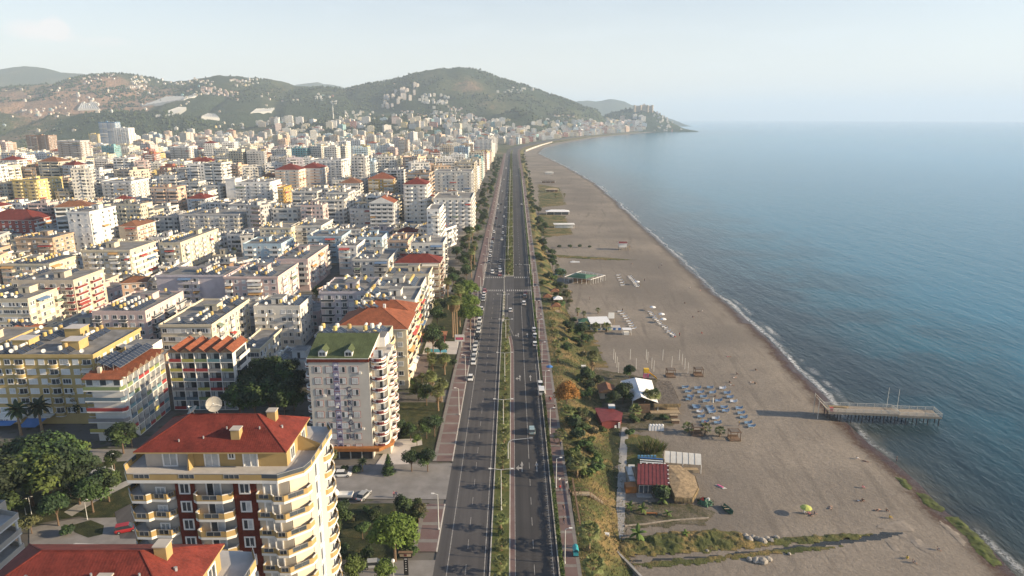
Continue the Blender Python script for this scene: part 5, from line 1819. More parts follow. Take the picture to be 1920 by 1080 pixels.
proto('fan_tall', 'tall_palm', 'palm', 'tall palms', None, fan_crown(13, 2.3, 40, 26), lambda mb: mb.path([(0, 0, -.3), (.15, .05, 6), (0, 0, 13)], [.36, .24, .19], 'palm_bark', 8))
def feather_crown(h, r, n, m='leaf_palm', blade=.34):
 def f(mb):
  for i in range(n):
   a = i * 2.399
   e = 1.2 - 1.5 * (i / n)
   p = Vector((0, 0, h)); d = Vector((math.cos(a) * math.cos(e), math.sin(a) * math.cos(e), math.sin(e)))
   seg = 7
   for k in range(seg):
    q = p + d * r / seg
    side = d.cross(Vector((0, 0, 1))).normalized()
    w = blade * r * .55 * math.sin(math.pi * (k + .8) / (seg + .6)) + .05
    dr = Vector((0, 0, -w * .35))
    mb.face([p, q, q + side * w + d * .2 + dr, p + side * w * .9 + dr], m); mb.face([q, p, p - side * w * .9 + dr, q - side * w + d * .2 + dr], m)
    p = q
    d = (d + Vector((0, 0, -.2))).normalized()
 return f
proto('date', 'date_palm', 'palm', 'garden palms', None, feather_crown(6.6, 2.9, 26, 'leaf_dark', .3), lambda mb: mb.path([(0, 0, -.3), (0, .05, 3), (0, 0, 6.6)], [.34, .26, .22], 'palm_bark', 8))
proto('banana', 'banana_plant', 'plant', 'banana plants', None, feather_crown(1.3, 1.7, 8, 'leaf_bright', .42), lambda mb: mb.tube((0, 0, -.2), (0, 0, 1.3), .16, .1, 'leaf_olive', 6))
def bush(key, name, r, h, n, s, m, m2, lobes=6, cat='shrub', group='shrubs'):
 root = thing(name, 'x', cat, (0, 0, -900), 0, group)
 mb = MB()
 for i in range(lobes):
  a = i * 2.4
  q = r * .6 * math.sqrt((i + .3) / lobes)
  blob(mb, (q * math.cos(a), q * math.sin(a), h * RP.uniform(.3, .6)), r * .48, h * .45, n // lobes, s, m2 if i % 3 == 0 else m, -.2)
 part(mb, 'foliage', root)
 mb = MB()
 for i in range(4): mb.tube((0, 0, -.3), (.3 * r * math.cos(i * 1.6), .3 * r * math.sin(i * 1.6), h * .5), .05, .03, 'bark', 4)
 part(mb, 'stem', root)
 PROTO[key] = [root, False]
bush('bush_mid', 'shrub', 1.8, 2.0, 900, .24, 'leaf_mid', 'leaf_olive')
bush('bush_dark', 'shrub', 2.0, 2.6, 1000, .26, 'leaf_dark', 'leaf_mid')
bush('bush_bright', 'shrub', 1.5, 1.7, 800, .22, 'leaf_bright', 'leaf_mid')
bush('bush_olive', 'shrub', 1.7, 1.6, 750, .23, 'leaf_olive', 'straw')
root = thing('reed_clump', 'x', 'reeds', (0, 0, -900), 0, 'reeds')
mb = MB()
for i in range(420):
 a, q = RP.uniform(0, 6.28), 1.9 * math.sqrt(RP.random())
 b = Vector((q * math.cos(a), q * math.sin(a), 0))
 d = Vector((b.x * .3 + RP.uniform(-.3, .3), b.y * .3 + RP.uniform(-.3, .3), 1)).normalized()
 L = RP.uniform(1.6, 3.0)
 w = Vector((RP.uniform(-1, 1), RP.uniform(-1, 1), 0)).normalized() * .07
 mb.face([b - w, b + w, b + d * L + Vector((d.x * .5, d.y * .5, 0))], 'leaf_bright' if i % 4 else 'straw')
part(mb, 'foliage', root)
PROTO['reed'] = [root, False]
PLANTED = []                       # (object, sort key, description, row)
def plant(key, x, y, z, sc=1.0, desc=None, row=None):
 ent = PROTO[key]
 rz = RP.uniform(0, 6.28)
 if not ent[1]:
  o = ent[0]; ent[1] = True
  o.location = (x, y, z); o.rotation_euler = (0, 0, rz)
 else:
  o = dup(ent[0], (x, y, z), rz)
 o.scale = (sc, sc, sc * RP.uniform(.92, 1.1))
 PLANTED.append((o, key, desc, row))
 return o
def plp(key, u, v, sc=1.0, desc=None, row=None, z=0.0, beach=False, emb=False):
 if beach:
  p = PB(u, v)
 elif emb:
  p = P(u, v, -1.5)
  for _ in range(4):
   p = P(u, v, embank_z(p.x, p.y) if p.x < foot(p.y) else -4)
 else:
  p = P(u, v, z)
 return plant(key, p.x, p.y, p.z, sc, desc, row)
y, i = 108.0, 0
while y < 282:
 k = 'fan_low' if RP.random() < .28 else 'fan'
 plant(k, -2.3 + RP.uniform(-.25, .25), y, .16, RP.uniform(.62, .9), None, 'median palm')
 y += RP.uniform(6.4, 8.6)
plant('bush_dark', -2.3, 126.5, .1, .42, 'small clipped dark shrub between the median palms')
y = 286
while y < 333:
 plant('fan_low', -3.9, y, .16, RP.uniform(.35, .5), None, 'median palm'); y += 6
y = 372
while y < 640:
 plant('fan', -1.8 + RP.uniform(-.8, .8), y, .16, RP.uniform(.65, .9), None, 'median palm'); y += RP.uniform(6, 10)
def hedge(name, label, x0f, x1f, y0, y1, h, per, s, m, m2, z=.1, group='hedges along the avenue', cat='hedge', kind=None):
 mb = MB()
 n = int((y1 - y0) * per)
 for i in range(n):
  y = RP.uniform(y0, y1)
  t = RP.random()
  a, b = x0f(y), x1f(y)
  x = a + (b - a) * t
  zz = z + h * (RP.uniform(.1, 1) if t < .15 or t > .85 else RP.uniform(.75, 1.05)) * (1 + .25 * fbm(x, y, .3, 2))
  leaf(mb, Vector((x, y, zz)), Vector((RP.uniform(-1, 1), RP.uniform(-1, 1), RP.uniform(.2, 1.4))).normalized(), s * RP.uniform(.7, 1.3), m2 if fbm(x, y, .25, 2) > .05 else m)
 o = mb.build(name)
 tag(o, label, cat, group, kind)
 return o
HY = [60, 150, 214, 236, 272, 330]
for i, (a, b) in enumerate(zip(HY[:-1], HY[1:])):
 if (a, b) == (214, 236): continue
 hedge('hedge', 'low green hedge between road and promenade, %s from the near end' % nth(i if i < 2 else i - 1), lambda y: kerbR(y) + .28, lambda y: kerbR(y) + 1.05, a, b - 2, 1.0, 60, .2, 'leaf_mid', 'leaf_bright', .12)
hedge('hedge', 'long green hedge between road and promenade, past the junction', lambda y: kerbR(y) + .28, lambda y: kerbR(y) + 1.05, 345, 1200, .9, 14, .4, 'leaf_mid', 'leaf_bright', .12)
hedge('hedge', 'yellow green planting that fills the median past the junction', lambda y: roadc(y) - 4.0, lambda y: roadc(y) + .6, 372, 1700, 1.3, 24, .5, 'leaf_bright', 'leaf_olive', .15)
for key, u, v, sc, d in (('olive', 12, 905, 1.5, 'reddish olive tree at the left edge of the park'), ('bright', 62, 948, 2.0, 'bright green tree in the middle of the park'), ('bright', 100, 955, 1.9, 'bright green tree just right of the middle park tree'),
                         ('mid', 130, 930, 1.75, 'tall green tree at the right of the park clump'), ('bright', 152, 910, 1.7, 'bright tree nearest to the striped hotel in the park'), ('dark', 30, 960, 1.4, 'dark tree under the bright park trees'),
                         ('dark', 80, 905, 1.3, 'dark tree behind the bright park trees'), ('mid', 6, 965, 1.5, 'green tree cut by the left edge of the park'), ('dark', 118, 900, 1.2, 'dark tree at the back of the park clump'), ('dark', 232, 850, .95, 'dark rounded tree before the hotel balconies'),
                         ('mid', 248, 838, .6, 'small tree between hotel and red roof'), ('olive', 30, 1010, .75, 'olive tree beside the grey balconies'), ('olive', 205, 905, .6, 'small olive tree near the park lamp'), ('dark', 215, 880, .55, 'small dark tree at the park edge'), ('bush_dark', 125, 1003, .8, 'dark shrub at the oval bed'), ('dark', 45, 900, 1.2, 'dark tree at the back left of the park'), ('dark', 175, 960, .9, 'dark tree over the park path'), ('dark', 110, 985, .8, 'dark tree beside the lane in the park'), ('mid', 20, 985, 1.1, 'green tree above the grey balconies'), ('dark', 150, 945, 1.0, 'dark tree in the middle of the park lawn'), ('dark', 205, 940, .8, 'dark tree between path and tower'), ('olive', 60, 1000, .8, 'olive tree at the lane corner')):
 plp(key, u, v, sc, d)
plp('date', 40, 815, 1.15, 'left of two dark palms before the mustard block'); plp('date', 80, 812, 1.2, 'right of two dark palms before the mustard block')
plp('spire', 150, 790, 1.0, 'bare dark spire tree against the mustard block')
plp('spire', 232, 708, .9, 'dark cypress like tree rising behind the hotel roof'); plp('dark', 244, 712, 1.0, 'dark tree behind the hotel roof beside the spire tree')
for i, (u, v, sc) in enumerate(((452, 790, 1.2), (480, 792, 1.25), (508, 785, 1.2), (535, 790, 1.15), (552, 770, 1.0), (468, 760, 1.2), (500, 752, 1.25), (530, 750, 1.2), (555, 745, 1.0), (448, 742, .9), (485, 732, 1.1), (518, 730, 1.1), (545, 725, .9))):
 plp('dark', u, v, sc, None, 'dark tree in the dense grove right of the hotel')
for key, u, v, sc, d in (('fan_mid', 622, 880, .8, 'single palm at the corner of the red roofed tower'), ('bush_dark', 645, 884, .6, 'small round shrub near the white parked car'), ('date', 680, 884, .45, 'drooping low palm before the orange canopy'), ('bush_dark', 668, 886, .7, 'dark shrub left of the drooping palm'),
                         ('cone', 729, 888, .82, 'dark conical tree on the pale forecourt'), ('dark', 772, 884, .62, 'rounded dark tree on the forecourt, left of two'), ('dark', 802, 884, .6, 'rounded dark tree on the forecourt, right of two'),
                         ('dark', 745, 822, .62, 'dark garden tree behind the forecourt'), ('mid', 770, 826, .6, 'green garden tree behind the forecourt'), ('cone', 758, 815, .7, 'pointed tree in the garden behind the forecourt'), ('dark', 800, 822, .6, 'dark tree against the garden wall'), ('bright', 782, 835, .5, 'bright shrub like tree on the garden path'),
                         ('dark', 815, 818, .65, 'dark tree next to the kerbside garden wall'), ('fan_mid', 822, 770, 1.0, 'nearest of the clustered garden palms'), ('fan_mid', 828, 752, 1.05, 'second of the clustered garden palms'), ('dark', 800, 760, .7, 'dark tree among the garden palms'), ('fan_mid', 808, 740, 1.0, 'third of the clustered garden palms'),
                         ('dark', 785, 750, .6, 'dark tree left of the garden palms'), ('fan_mid', 812, 702, 1.0, 'palm beside the red court, left of two'), ('fan_mid', 834, 702, 1.0, 'palm beside the red court, right of two'), ('mid', 850, 690, .45, 'small tree at the upper garden fence'),
                         ('bright', 665, 1100, .9, 'bright young tree left of the silver car'), ('bright', 722, 1098, .8, 'bright young tree right of the silver car'), ('dark', 757, 975, .55, 'dark tree at the corner of the shaded garden'), ('olive', 785, 978, .75, 'brownish tree at the corner of the shaded garden'),
                         ('bush_mid', 628, 960, .8, 'shrub by the tower in the shaded garden'), ('bush_olive', 660, 975, .8, 'thin shrub in the shaded garden'), ('bush_mid', 690, 960, .7, 'low shrub in the middle of the shaded garden'), ('bush_dark', 690, 1045, .8, 'dark shrub below the umbrella pine'), ('bush_dark', 640, 1040, .9, 'dark shrub at the lower tower wall'), ('dark', 640, 990, .6, 'dark tree close to the tower in the shaded garden'), ('dark', 705, 990, .5, 'small dark tree behind the umbrella pine'), ('mid', 680, 1010, .5, 'green tree left of the umbrella pine'), ('dark', 625, 1010, .5, 'small dark tree at the tower balconies'), ('bush_mid', 770, 1040, 1.0, 'green shrub at the garden corner by the pavement')):
 plp(key, u, v, sc, d)
plp('pine', 741, 1052, 1.2, 'big round umbrella pine in the shaded garden')
for u, v, sc, d in ((898, 618, 1.3, 'nearest of three umbrella pines above the parked cars'), (893, 594, 1.35, 'middle of three umbrella pines above the parked cars'), (892, 572, 1.4, 'farthest of three umbrella pines above the parked cars')):
 plp('pine', u - 16, v, sc, d)
for u, v, sc in ((849, 632, 1.15), (853, 634, 1.1), (857, 628, 1.12), (862, 612, 1.15), (840, 580, 1.0), (884, 520, 1.0), (890, 500, 1.0), (880, 480, 1.05), (886, 470, 1.0)):
 plp('fan_tall', u, v, sc, None, 'tall slender palm in the seafront gardens')
hedge('hedge', 'dark hedge along the shaded garden beside the brick pavement', lambda y: -22.2, lambda y: -20.6, 120, 139, 1.3, 220, .22, 'leaf_mid', 'leaf_bright', 0)
y = 205
while y < 1500:                                          # strip of gardens before the seafront blocks
 for _ in range(3 if y < 420 else 2):
  x = RP.uniform(-34, -22)
  if any(a < y < b for a, b in ((331, 349),)): continue
  if y < 330 and RP.random() < .55: continue
  k = RP.choice(('mid', 'dark', 'dark', 'olive', 'bush_mid', 'bush_dark', 'fan_mid'))
  plant(k, x, y + RP.uniform(-4, 4), 0, RP.uniform(.55, 1.0) * (1.25 if 'bush' in k else 1), None, 'tree of the seafront garden strip')
 y += 9 if y < 420 else (13 if y < 800 else 20)
n = 0
while n < 70:
 y = 190 + 650 * RP.random() ** 1.3
 x = -40 - RP.random() * (.74 * y)
 if clash(x - 2, y - 2, x + 2, y + 2, 1.0): continue
 plant(RP.choice(('dark', 'mid', 'dark', 'olive')), x, y, 0, RP.uniform(.6, 1.0), None, 'courtyard tree among the blocks')
 n += 1
plp('orange', 1062, 768, 1.05, 'orange brown autumn tree by the promenade', emb=True)
for key, u, v, sc, d in (('fan', 1082, 895, 1.15, 'palm on the slope above the wooden stairs'), ('fan', 1104, 1030, 1.2, 'palm by the white wall at the foot of the slope'), ('fan', 1112, 1094, 1.1, 'palm at the bottom edge beside the promenade'), ('fan', 1062, 790, 1.0, 'palm below the orange tree'),
                         ('fan_mid', 1110, 700, 1.1, 'tall palm beside the sand volleyball posts'), ('fan', 1050, 832, .9, 'palm on the slope opposite the strolling group'), ('fan', 1042, 660, .9, 'palm beside the promenade near three white cars'), ('fan', 1040, 640, .9, 'palm beside the promenade above three white cars'), ('fan', 1036, 620, .9, 'palm at the head of the promenade slope'), ('fan', 1046, 680, .9, 'palm next to the blue umbrella slope')):
 plp(key, u, v, sc, d, emb=True)
SLOPE = [(1078, 880), (1098, 870), (1110, 850), (1080, 852), (1096, 838), (1082, 822), (1108, 828), (1090, 806), (1075, 800), (1112, 812), (1075, 775), (1090, 782), (1100, 790), (1070, 862), (1120, 868), (1118, 884), (1100, 895), (1090, 715), (1105, 728), (1120, 718), (1130, 735), (1108, 740), (1095, 745), (1080, 640), (1070, 625), (1090, 650), (1062, 610), (1075, 605), (1100, 642), (1085, 622), (1058, 640), (1066, 655), (1095, 668)]
for i, (u, v) in enumerate(SLOPE):
 plp(RP.choice(('bush_mid', 'bush_bright', 'bush_dark', 'bush_mid', 'bush_olive')), u, v, RP.uniform(.9, 1.5), None, 'shrub on the slope below the promenade', emb=True)
y = 305
while y < 1700:
 for _ in range(2):
  a, b = promR(y) + 1.2, foot(y) + 3
  x = RP.uniform(a, b)
  yy = y + RP.uniform(-5, 5)
  if fbm(x, yy, .02, 2, 3) < -.22: continue
  k = RP.choice(('bush_mid', 'bush_dark', 'bush_olive', 'bush_mid', 'bush_bright', 'mid', 'fan', 'olive'))
  plant(k, x, yy, embank_z(x, yy) if x < foot(yy) else -4, RP.uniform(1.0, 1.9) if 'bush' in k else RP.uniform(.6, 1.0), None, 'plant of the green slope beyond the junction')
 y += 11 if y < 600 else 17
for key, u, v, sc, d in (('dark', 1100, 722, .7, 'rounded tree left of the gabled beach hut'), ('dark', 1180, 712, .6, 'dark round tree behind the white tent'), ('fan_mid', 1214, 770, 1.0, 'palm in front of the white tent, left of two'), ('fan_mid', 1226, 766, .95, 'palm in front of the white tent, right of two'), ('dark', 1168, 760, .8, 'dark tree between the red hut and the tent'),
                         ('dark', 1150, 768, .6, 'small dark tree behind the red hut'), ('bush_mid', 1190, 790, 1.1, 'shrub in the tent garden, leftmost'), ('bush_dark', 1215, 788, .9, 'shrub in the tent garden, middle'), ('bush_mid', 1245, 786, .9, 'shrub in the tent garden, rightmost'), ('fan_low', 1190, 782, 1.2, 'low palm beside the red hut'),
                         ('bush_bright', 1130, 810, 1.0, 'shrub at the foot path below the red hut'), ('bush_mid', 1140, 795, .9, 'shrub left of the foot path'), ('bush_mid', 1180, 815, 1.0, 'shrub right of the foot path'), ('bush_dark', 1240, 935, 1.25, 'dark shrub before the maroon roofed shack'), ('banana', 1195, 1012, 1.2, 'big banana plant beside the stream bank'), ('banana', 1204, 962, .9, 'bright banana plant in the fenced bed, middle'),
                         ('banana', 1180, 955, .8, 'banana plant in the fenced bed, leftmost'), ('banana', 1252, 968, .7, 'banana plant in the fenced bed, rightmost'), ('banana', 1285, 1005, .6, 'small banana plant on the stream bank'), ('banana', 1242, 945, .9, 'spiky plant at the shack step'), ('reed', 1216, 845, 1.25, 'tall yellow green reed clump by the shack'), ('reed', 1232, 842, 1.0, 'shorter reed clump right of the tall one'),
                         ('olive', 1060, 545, .6, 'small tree left of the green roofed pavilion'), ('mid', 1048, 552, .8, 'bright tree before the green roofed pavilion'), ('mid', 1068, 625, .7, 'tree beside the white roofed beach bar'), ('dark', 1090, 640, .75, 'dark tree left of the white roofed beach bar'), ('fan_low', 1100, 620, 1.2, 'low palm before the beach bar, leftmost'), ('fan_low', 1117, 622, 1.2, 'low palm before the beach bar, middle'), ('fan_low', 1137, 622, 1.2, 'low palm before the beach bar, rightmost'),
                         ('fan', 1083, 592, .7, 'small palm behind the beach bar, leftmost'), ('fan', 1095, 596, .6, 'small palm behind the beach bar, middle'), ('fan', 1121, 588, .6, 'small palm behind the beach bar, rightmost'), ('fan_low', 1290, 810, 1.0, 'small palm left of the wooden cabanas'), ('fan_low', 1322, 814, 1.0, 'yellow palm between the wooden cabanas'), ('fan_low', 1349, 818, .9, 'small palm right of the middle cabana'),
                         ('bush_dark', 1048, 465, .9, 'lone shrub on the sand, leftmost of four'), ('bush_dark', 1069, 465, .9, 'lone shrub on the sand, second of four'), ('bush_dark', 1087, 464, .8, 'lone shrub on the sand, third of four'), ('bush_dark', 1105, 465, .7, 'lone shrub on the sand, rightmost of four'),
                         ('mid', 1022, 435, 1.0, 'tree beside the low white beach house'), ('dark', 1010, 425, 1.0, 'dark tree beside the low white beach house'), ('mid', 1003, 398, 1.0, 'tree at the near side of the far beach bar'), ('fan', 1042, 372, 1.0, 'palm by the far beach kiosk, left'), ('fan', 1058, 370, 1.0, 'palm by the far beach kiosk, right')):
 plp(key, u, v, sc, d, beach=True)
mb = MB()
def tuft(x, y, z, h, m):
 for k in range(3):
  a = RP.uniform(0, 6.28)
  d = Vector((math.cos(a), math.sin(a), 0))
  w = d.orthogonal().normalized() * .09
  b = Vector((x, y, z - .05)) + d * .12
  mb.face([b - w, b + w, b + d * h * .45 + Vector((0, 0, h))], m)
for _ in range(9000):
 y = 60 + 250 * RP.random() ** 1.2
 a, b = promR(y) + .3, foot(y) + 1.0
 x = RP.uniform(a, b)
 k = fbm(x, y, .11, 3, 4)
 tuft(x, y, embank_z(x, y), RP.uniform(.2, .7), 'straw' if k > -.02 else 'leaf_olive')
tag(mb.build('grass'), 'dry and green grass growing over the slope below the promenade', 'grass', kind='stuff')
def inpoly(x, y, poly):
 c = False
 n = len(poly)
 for i in range(n):
  a, b = poly[i], poly[(i + 1) % n]
  if (a[1] > y) != (b[1] > y) and x < (b[0] - a[0]) * (y - a[1]) / (b[1] - a[1]) + a[0]:
   c = not c
 return c
def edge_dist(x, y, poly):
 d = 1e9
 n = len(poly)
 for i in range(n):
  a, b = Vector(poly[i]), Vector(poly[(i + 1) % n])
  ab = b - a
  t = max(0, min(1, (Vector((x, y)) - a).dot(ab) / max(ab.length_squared, 1e-6)))
  d = min(d, (a + ab * t - Vector((x, y))).length)
 return d
def drape(name, pix, mat, dz=.03, h=0.0, step=.5, rag=1.2, kind='structure', zf=None, seed=0, sdcol=None):
 """a ragged sheet lying on the beach"""
 poly = [tuple(PB(u, v)[:2]) for u, v in pix]
 xs, ys = [p[0] for p in poly], [p[1] for p in poly]
 mb = MB()
 ok = {}
 x0, y0 = min(xs) - 1, min(ys) - 1
 nx, ny = int((max(xs) - x0 + 1) / step) + 1, int((max(ys) - y0 + 1) / step) + 1
 zf = zf or bz
 def node(i, j):
  if (i, j) not in ok:
   x, y = x0 + i * step, y0 + j * step
   d = edge_dist(x, y, poly) * (1 if inpoly(x, y, poly) else -1)
   d += rag * fbm(x, y, .35, 3, 3 + seed)
   xx = x + .3 * step * fbm(x, y, 1.3, 2, 1); yy = y + .3 * step * fbm(x, y, 1.3, 2, 7)
   ok[(i, j)] = (d, (xx, yy, zf(xx, yy) + (dz + h * min(1, max(0, d) / 1.5) * (.6 + .8 * fbm(x, y, .5, 3, 5)) if d > 0 else dz - .05)))
  return ok[(i, j)]
 for i in range(nx):
  for j in range(ny):
   q = [node(i, j), node(i + 1, j), node(i + 1, j + 1), node(i, j + 1)]
   if sum(d > 0 for d, _ in q) >= 3:
    mb.face([p for _, p in q], mat)
 if not mb.f: return None
 o = mb.build(name, smooth=True)
 return tag(o, kind=kind)
drape('garden_ground', [(1108, 690), (1170, 700), (1235, 712), (1270, 770), (1262, 800), (1200, 812), (1160, 806), (1112, 790), (1092, 740)], 'garden_soil', .03, .1)
drape('garden_ground', [(1168, 812), (1215, 815), (1246, 838), (1238, 875), (1175, 905)], 'rough_grass', .035, .15, seed=3)
drape('garden_ground', [(1126, 800), (1163, 800), (1160, 1000), (1130, 1000)], 'lawn', .035, .12, seed=2)
drape('garden_ground', [(1172, 945), (1230, 940), (1322, 950), (1340, 968), (1318, 985), (1172, 990)], 'garden_soil', .04, .15, seed=4)
drape('stream_bank', [(1140, 1036), (1170, 1010), (1240, 998), (1330, 992), (1390, 998), (1412, 1014), (1470, 1008), (1560, 1000), (1640, 1000), (1610, 1012), (1500, 1020), (1380, 1032), (1250, 1042), (1150, 1046)], 'rough_grass', .05, .7, rag=.9, seed=5)
drape('stream_bank', [(1180, 1056), (1300, 1046), (1400, 1036), (1500, 1026), (1580, 1022), (1560, 1030), (1450, 1040), (1330, 1056), (1220, 1066)], 'rough_grass', .05, .35, rag=.8, seed=6)
drape('stream', [(1140, 1050), (1300, 1043), (1420, 1031), (1540, 1014), (1640, 998), (1690, 996), (1700, 1002), (1660, 1012), (1540, 1026), (1420, 1038), (1300, 1049), (1150, 1058)], 'stream_water', .022, 0, .6, .4, seed=7)
drape('garden_ground', [(1010, 400), (1060, 405), (1075, 440), (1020, 446), (1000, 430)], 'rough_grass', .04, .1, 1.6, 2.5, seed=8)
drape('garden_ground', [(1025, 476), (1080, 480), (1140, 483), (1200, 488), (1140, 488), (1060, 484), (1025, 482)], 'rough_grass', .04, .3, 1.0, .9, seed=9)
drape('garden_ground', [(1030, 535), (1075, 545), (1068, 575), (1060, 590), (1035, 590)], 'garden_soil', .04, .1, 1.2, 1.5, seed=10)
drape('garden_ground', [(1050, 610), (1105, 606), (1120, 640), (1140, 690), (1100, 690), (1060, 660)], 'rough_grass', .045, .15, 1.2, 2.0, seed=11)
drape('garden_ground', [(1008, 345), (1050, 352), (1062, 384), (1010, 390)], 'rough_grass', .04, .1, 2.0, 3, seed=12)
simple('slab_stone', c4(.26, .225, .19), .95, .35, .6)
for k, pix in enumerate(([(1640, 985), (1690, 975), (1722, 992), (1712, 999), (1672, 996), (1640, 992)], [(1676, 999), (1712, 1002), (1760, 1035), (1740, 1040), (1712, 1022)], [(1660, 1008), (1668, 1010), (1688, 1030), (1680, 1036), (1664, 1020)], [(1756, 972), (1785, 990), (1815, 1018), (1805, 1026), (1775, 998)])):
 drape('rock_slab', pix, 'slab_stone', .03, .12, .5, .5, seed=20 + k)
for k, (pix, lab) in enumerate((([(1680, 895), (1698, 898), (1712, 915), (1708, 922), (1690, 912)], 'small green algae bank beside the brown weed'), ([(1716, 922), (1735, 925), (1775, 955), (1768, 962), (1738, 950)], 'bright green algae bank above the wet channel'),
                               ([(1766, 968), (1800, 968), (1812, 982), (1840, 1008), (1868, 1040), (1882, 1062), (1862, 1062), (1832, 1036), (1800, 996)], 'longest bright green algae bank at the lower right water edge'))):
 o = drape('algae', pix, 'algae', .02, .35, .45, .6, kind=None, seed=30 + k)
 if o: tag(o, lab, 'algae')
mb = MB()
cl = [PB(u, v) for u, v in ((1173, 800), (1168, 850), (1166, 900), (1163, 960), (1161, 1000), (1150, 1012))]
for a, b in zip(cl, cl[1:]):
 d = (b - a).normalized(); n = Vector((d.y, -d.x, 0)) * 1.05
 up = Vector((0, 0, .09))
 mb.face([a + n + up, a - n + up, b - n + up, b + n + up], 'path_concrete')
 mb.face([a + n - up, a + n + up, b + n + up, b + n - up], 'path_concrete')
 mb.face([a - n + up, a - n - up, b - n - up, b - n + up], 'path_concrete')
tag(mb.build('path'), kind='structure')
mb = MB()
pts = [PB(u, v) for u, v in ((1128, 1014), (1150, 1035), (1175, 1060), (1205, 1092))]
mb.ribbon([(p.x, p.y) for p in pts], .5, -5, -3.3, 'path_concrete')
tag(mb.build('retaining_wall'), 'low concrete retaining wall slanting down to the bottom edge', 'wall')
p = PB(1128, 1012)
mb = MB(); mb.box(-2.6, 1.6, -.4, .4, -.5, 1.7, 'white_paint'); tag(mb.build('garden_wall', None, p, -.2), 'short bright white wall behind the slope palm', 'wall')
mb = MB()
pts = [PB(u, v) for u, v in ((1172, 988), (1210, 985), (1260, 978), (1330, 974))]
mb.ribbon([(p.x, p.y) for p in pts], .5, -4.6, -3.75, 'stone_wall')
tag(mb.build('stone_wall'), 'low rough stone wall along the planted bed', 'wall')
E0, E1 = Vector((96.4, 192.6)), Vector((129.2, 189.6))
PL = (E1 - E0).length
pz = math.atan2(E1.y - E0.y, E1.x - E0.x)
pr = thing('pier', 'long wooden pier on dark piles with pale railings', 'pier', (E0.x, E0.y, 0), pz)
mb = MB()
simple('deck_wood', c4(.34, .29, .23), .85, .3, 1.2)
simple('pile', c4(.035, .035, .045), .8, .3, 2)
simple('rail_pale', c4(.60, .58, .52), .6, .15, 2)
for i in range(int(PL / .5)):
 x = i * .5
 lowp = x > PL * .62
 mb.box(x + .01, x + .48, 0, 5.2, -1.95 - .35 * lowp, -1.75 - .35 * lowp, 'deck_wood')
mb.box(0, PL * .62, -.02, .2, -2.4, -1.96, 'deck_wood'); mb.box(0, PL * .62, 5.0, 5.22, -2.4, -1.96, 'deck_wood')
mb.box(PL * .62, PL, -.02, .2, -2.7, -2.31, 'deck_wood'); mb.box(PL * .62, PL, 5.0, 5.22, -2.7, -2.31, 'deck_wood')
part(mb, 'deck', pr)
def railing(x0_, x1_, y, z, nm='railing'):
 mb = MB()
 mb.box(x0_, x1_, y - .05, y + .05, z + 1.0, z + 1.1, 'rail_pale'); mb.box(x0_, x1_, y - .03, y + .03, z + .5, z + .56, 'rail_pale'); mb.box(x0_, x1_, y - .03, y + .03, z + .08, z + .14, 'rail_pale')
 x = x0_
 while x <= x1_ + .01:
  mb.box(x - .06, x + .06, y - .06, y + .06, z, z + 1.15, 'rail_pale'); x += (x1_ - x0_) / max(1, round((x1_ - x0_) / 2.4))
 x = x0_
 while x < x1_:
  mb.box(x - .02, x + .02, y - .02, y + .02, z + .15, z + 1.0, 'rail_pale', bot=False); x += .3
 part(mb, nm, pr)
for y in (.1, 5.1):
 railing(.2, PL * .62, y, -1.75); railing(PL * .63, PL, y, -2.1)
for x, z in ((PL - .05, -2.1), (PL * .625, -1.9)):
 mb = MB(); mb.box(x - .05, x + .05, .2, 5.0, z + 1.0, z + 1.1, 'rail_pale'); mb.box(x - .03, x + .03, .2, 5.0, z + .5, z + .56, 'rail_pale')
 y = .2
 while y < 5.1: mb.box(x - .02, x + .02, y - .02, y + .02, z, z + 1.0, 'rail_pale', bot=False); y += .3
 part(mb, 'railing', pr)
for i in range(11):
 x = .6 + i * (PL - 1.2) / 10
 for y in (.3, 2.6, 4.9):
  mb = MB(); mb.tube((x, y, -7.5), (x, y, -2.3), .16, .16, 'pile', 8); part(mb, 'pile', pr)
for x in (PL * .565, PL * .64):
 mb = MB(); mb.tube((x, 4.2 if x < PL * .6 else 2.9, -1.9), (x, 4.2 if x < PL * .6 else 2.9, 5.2), .07, .05, 'rail_pale', 6); part(mb, 'flagpole', pr)
mb = MB(); mb.face([(-2.8, .6, 1.6), (-2.8, 4.6, 1.6), (.3, 4.6, -1.6), (.3, .6, -1.6)], 'rail_pale'); mb.face([(-2.8, .6, 1.5), (.3, .6, -1.72), (.3, 4.6, -1.72), (-2.8, 4.6, 1.5)], 'rail_pale')
for y in (.6, 4.5):
 mb.box(-2.85, -2.7, y, y + .15, -4.8, 2.4, 'rail_pale'); mb.tube((-2.8, y, 2.3), (.3, y, -.7), .05, .05, 'rail_pale', 4)
part(mb, 'raised_gangway', pr)
mb = MB(); mb.box(.6, 1.5, .5, 1.3, -1.74, -.7, 'red_paint'); mb.box(.55, 1.55, .45, 1.35, -.698, -.62, 'red_paint'); part(mb, 'life_ring_box', pr)
mb = MB(); mb.prism([(1.4, 3.6), (6.5, 3.2), (7.5, 4.6), (1.4, 4.8)], -1.745, -1.5, 'straw'); part(mb, 'straw_mat', pr)
def quadroof(mb, pts, m, t=.12):
 a, b, c, d = [Vector(p) for p in pts]
 n = (b - a).cross(d - a).normalized() * t
 L1, L2 = (b - a).length, (d - a).length
 mb.face([a, b, c, d], m, [(0, 0), (L1, 0), (L1, L2), (0, L2)])
 mb.face([d - n, c - n, b - n, a - n], m)
 for p, q in ((a, b), (b, c), (c, d), (d, a)): mb.face([p, p - n, q - n, q], m)
def posts(mb, pts, r, m, top):
 for x, y in pts: mb.tube((x, y, bz(x, y) - .3), (x, y, top), r, r, m, 6)
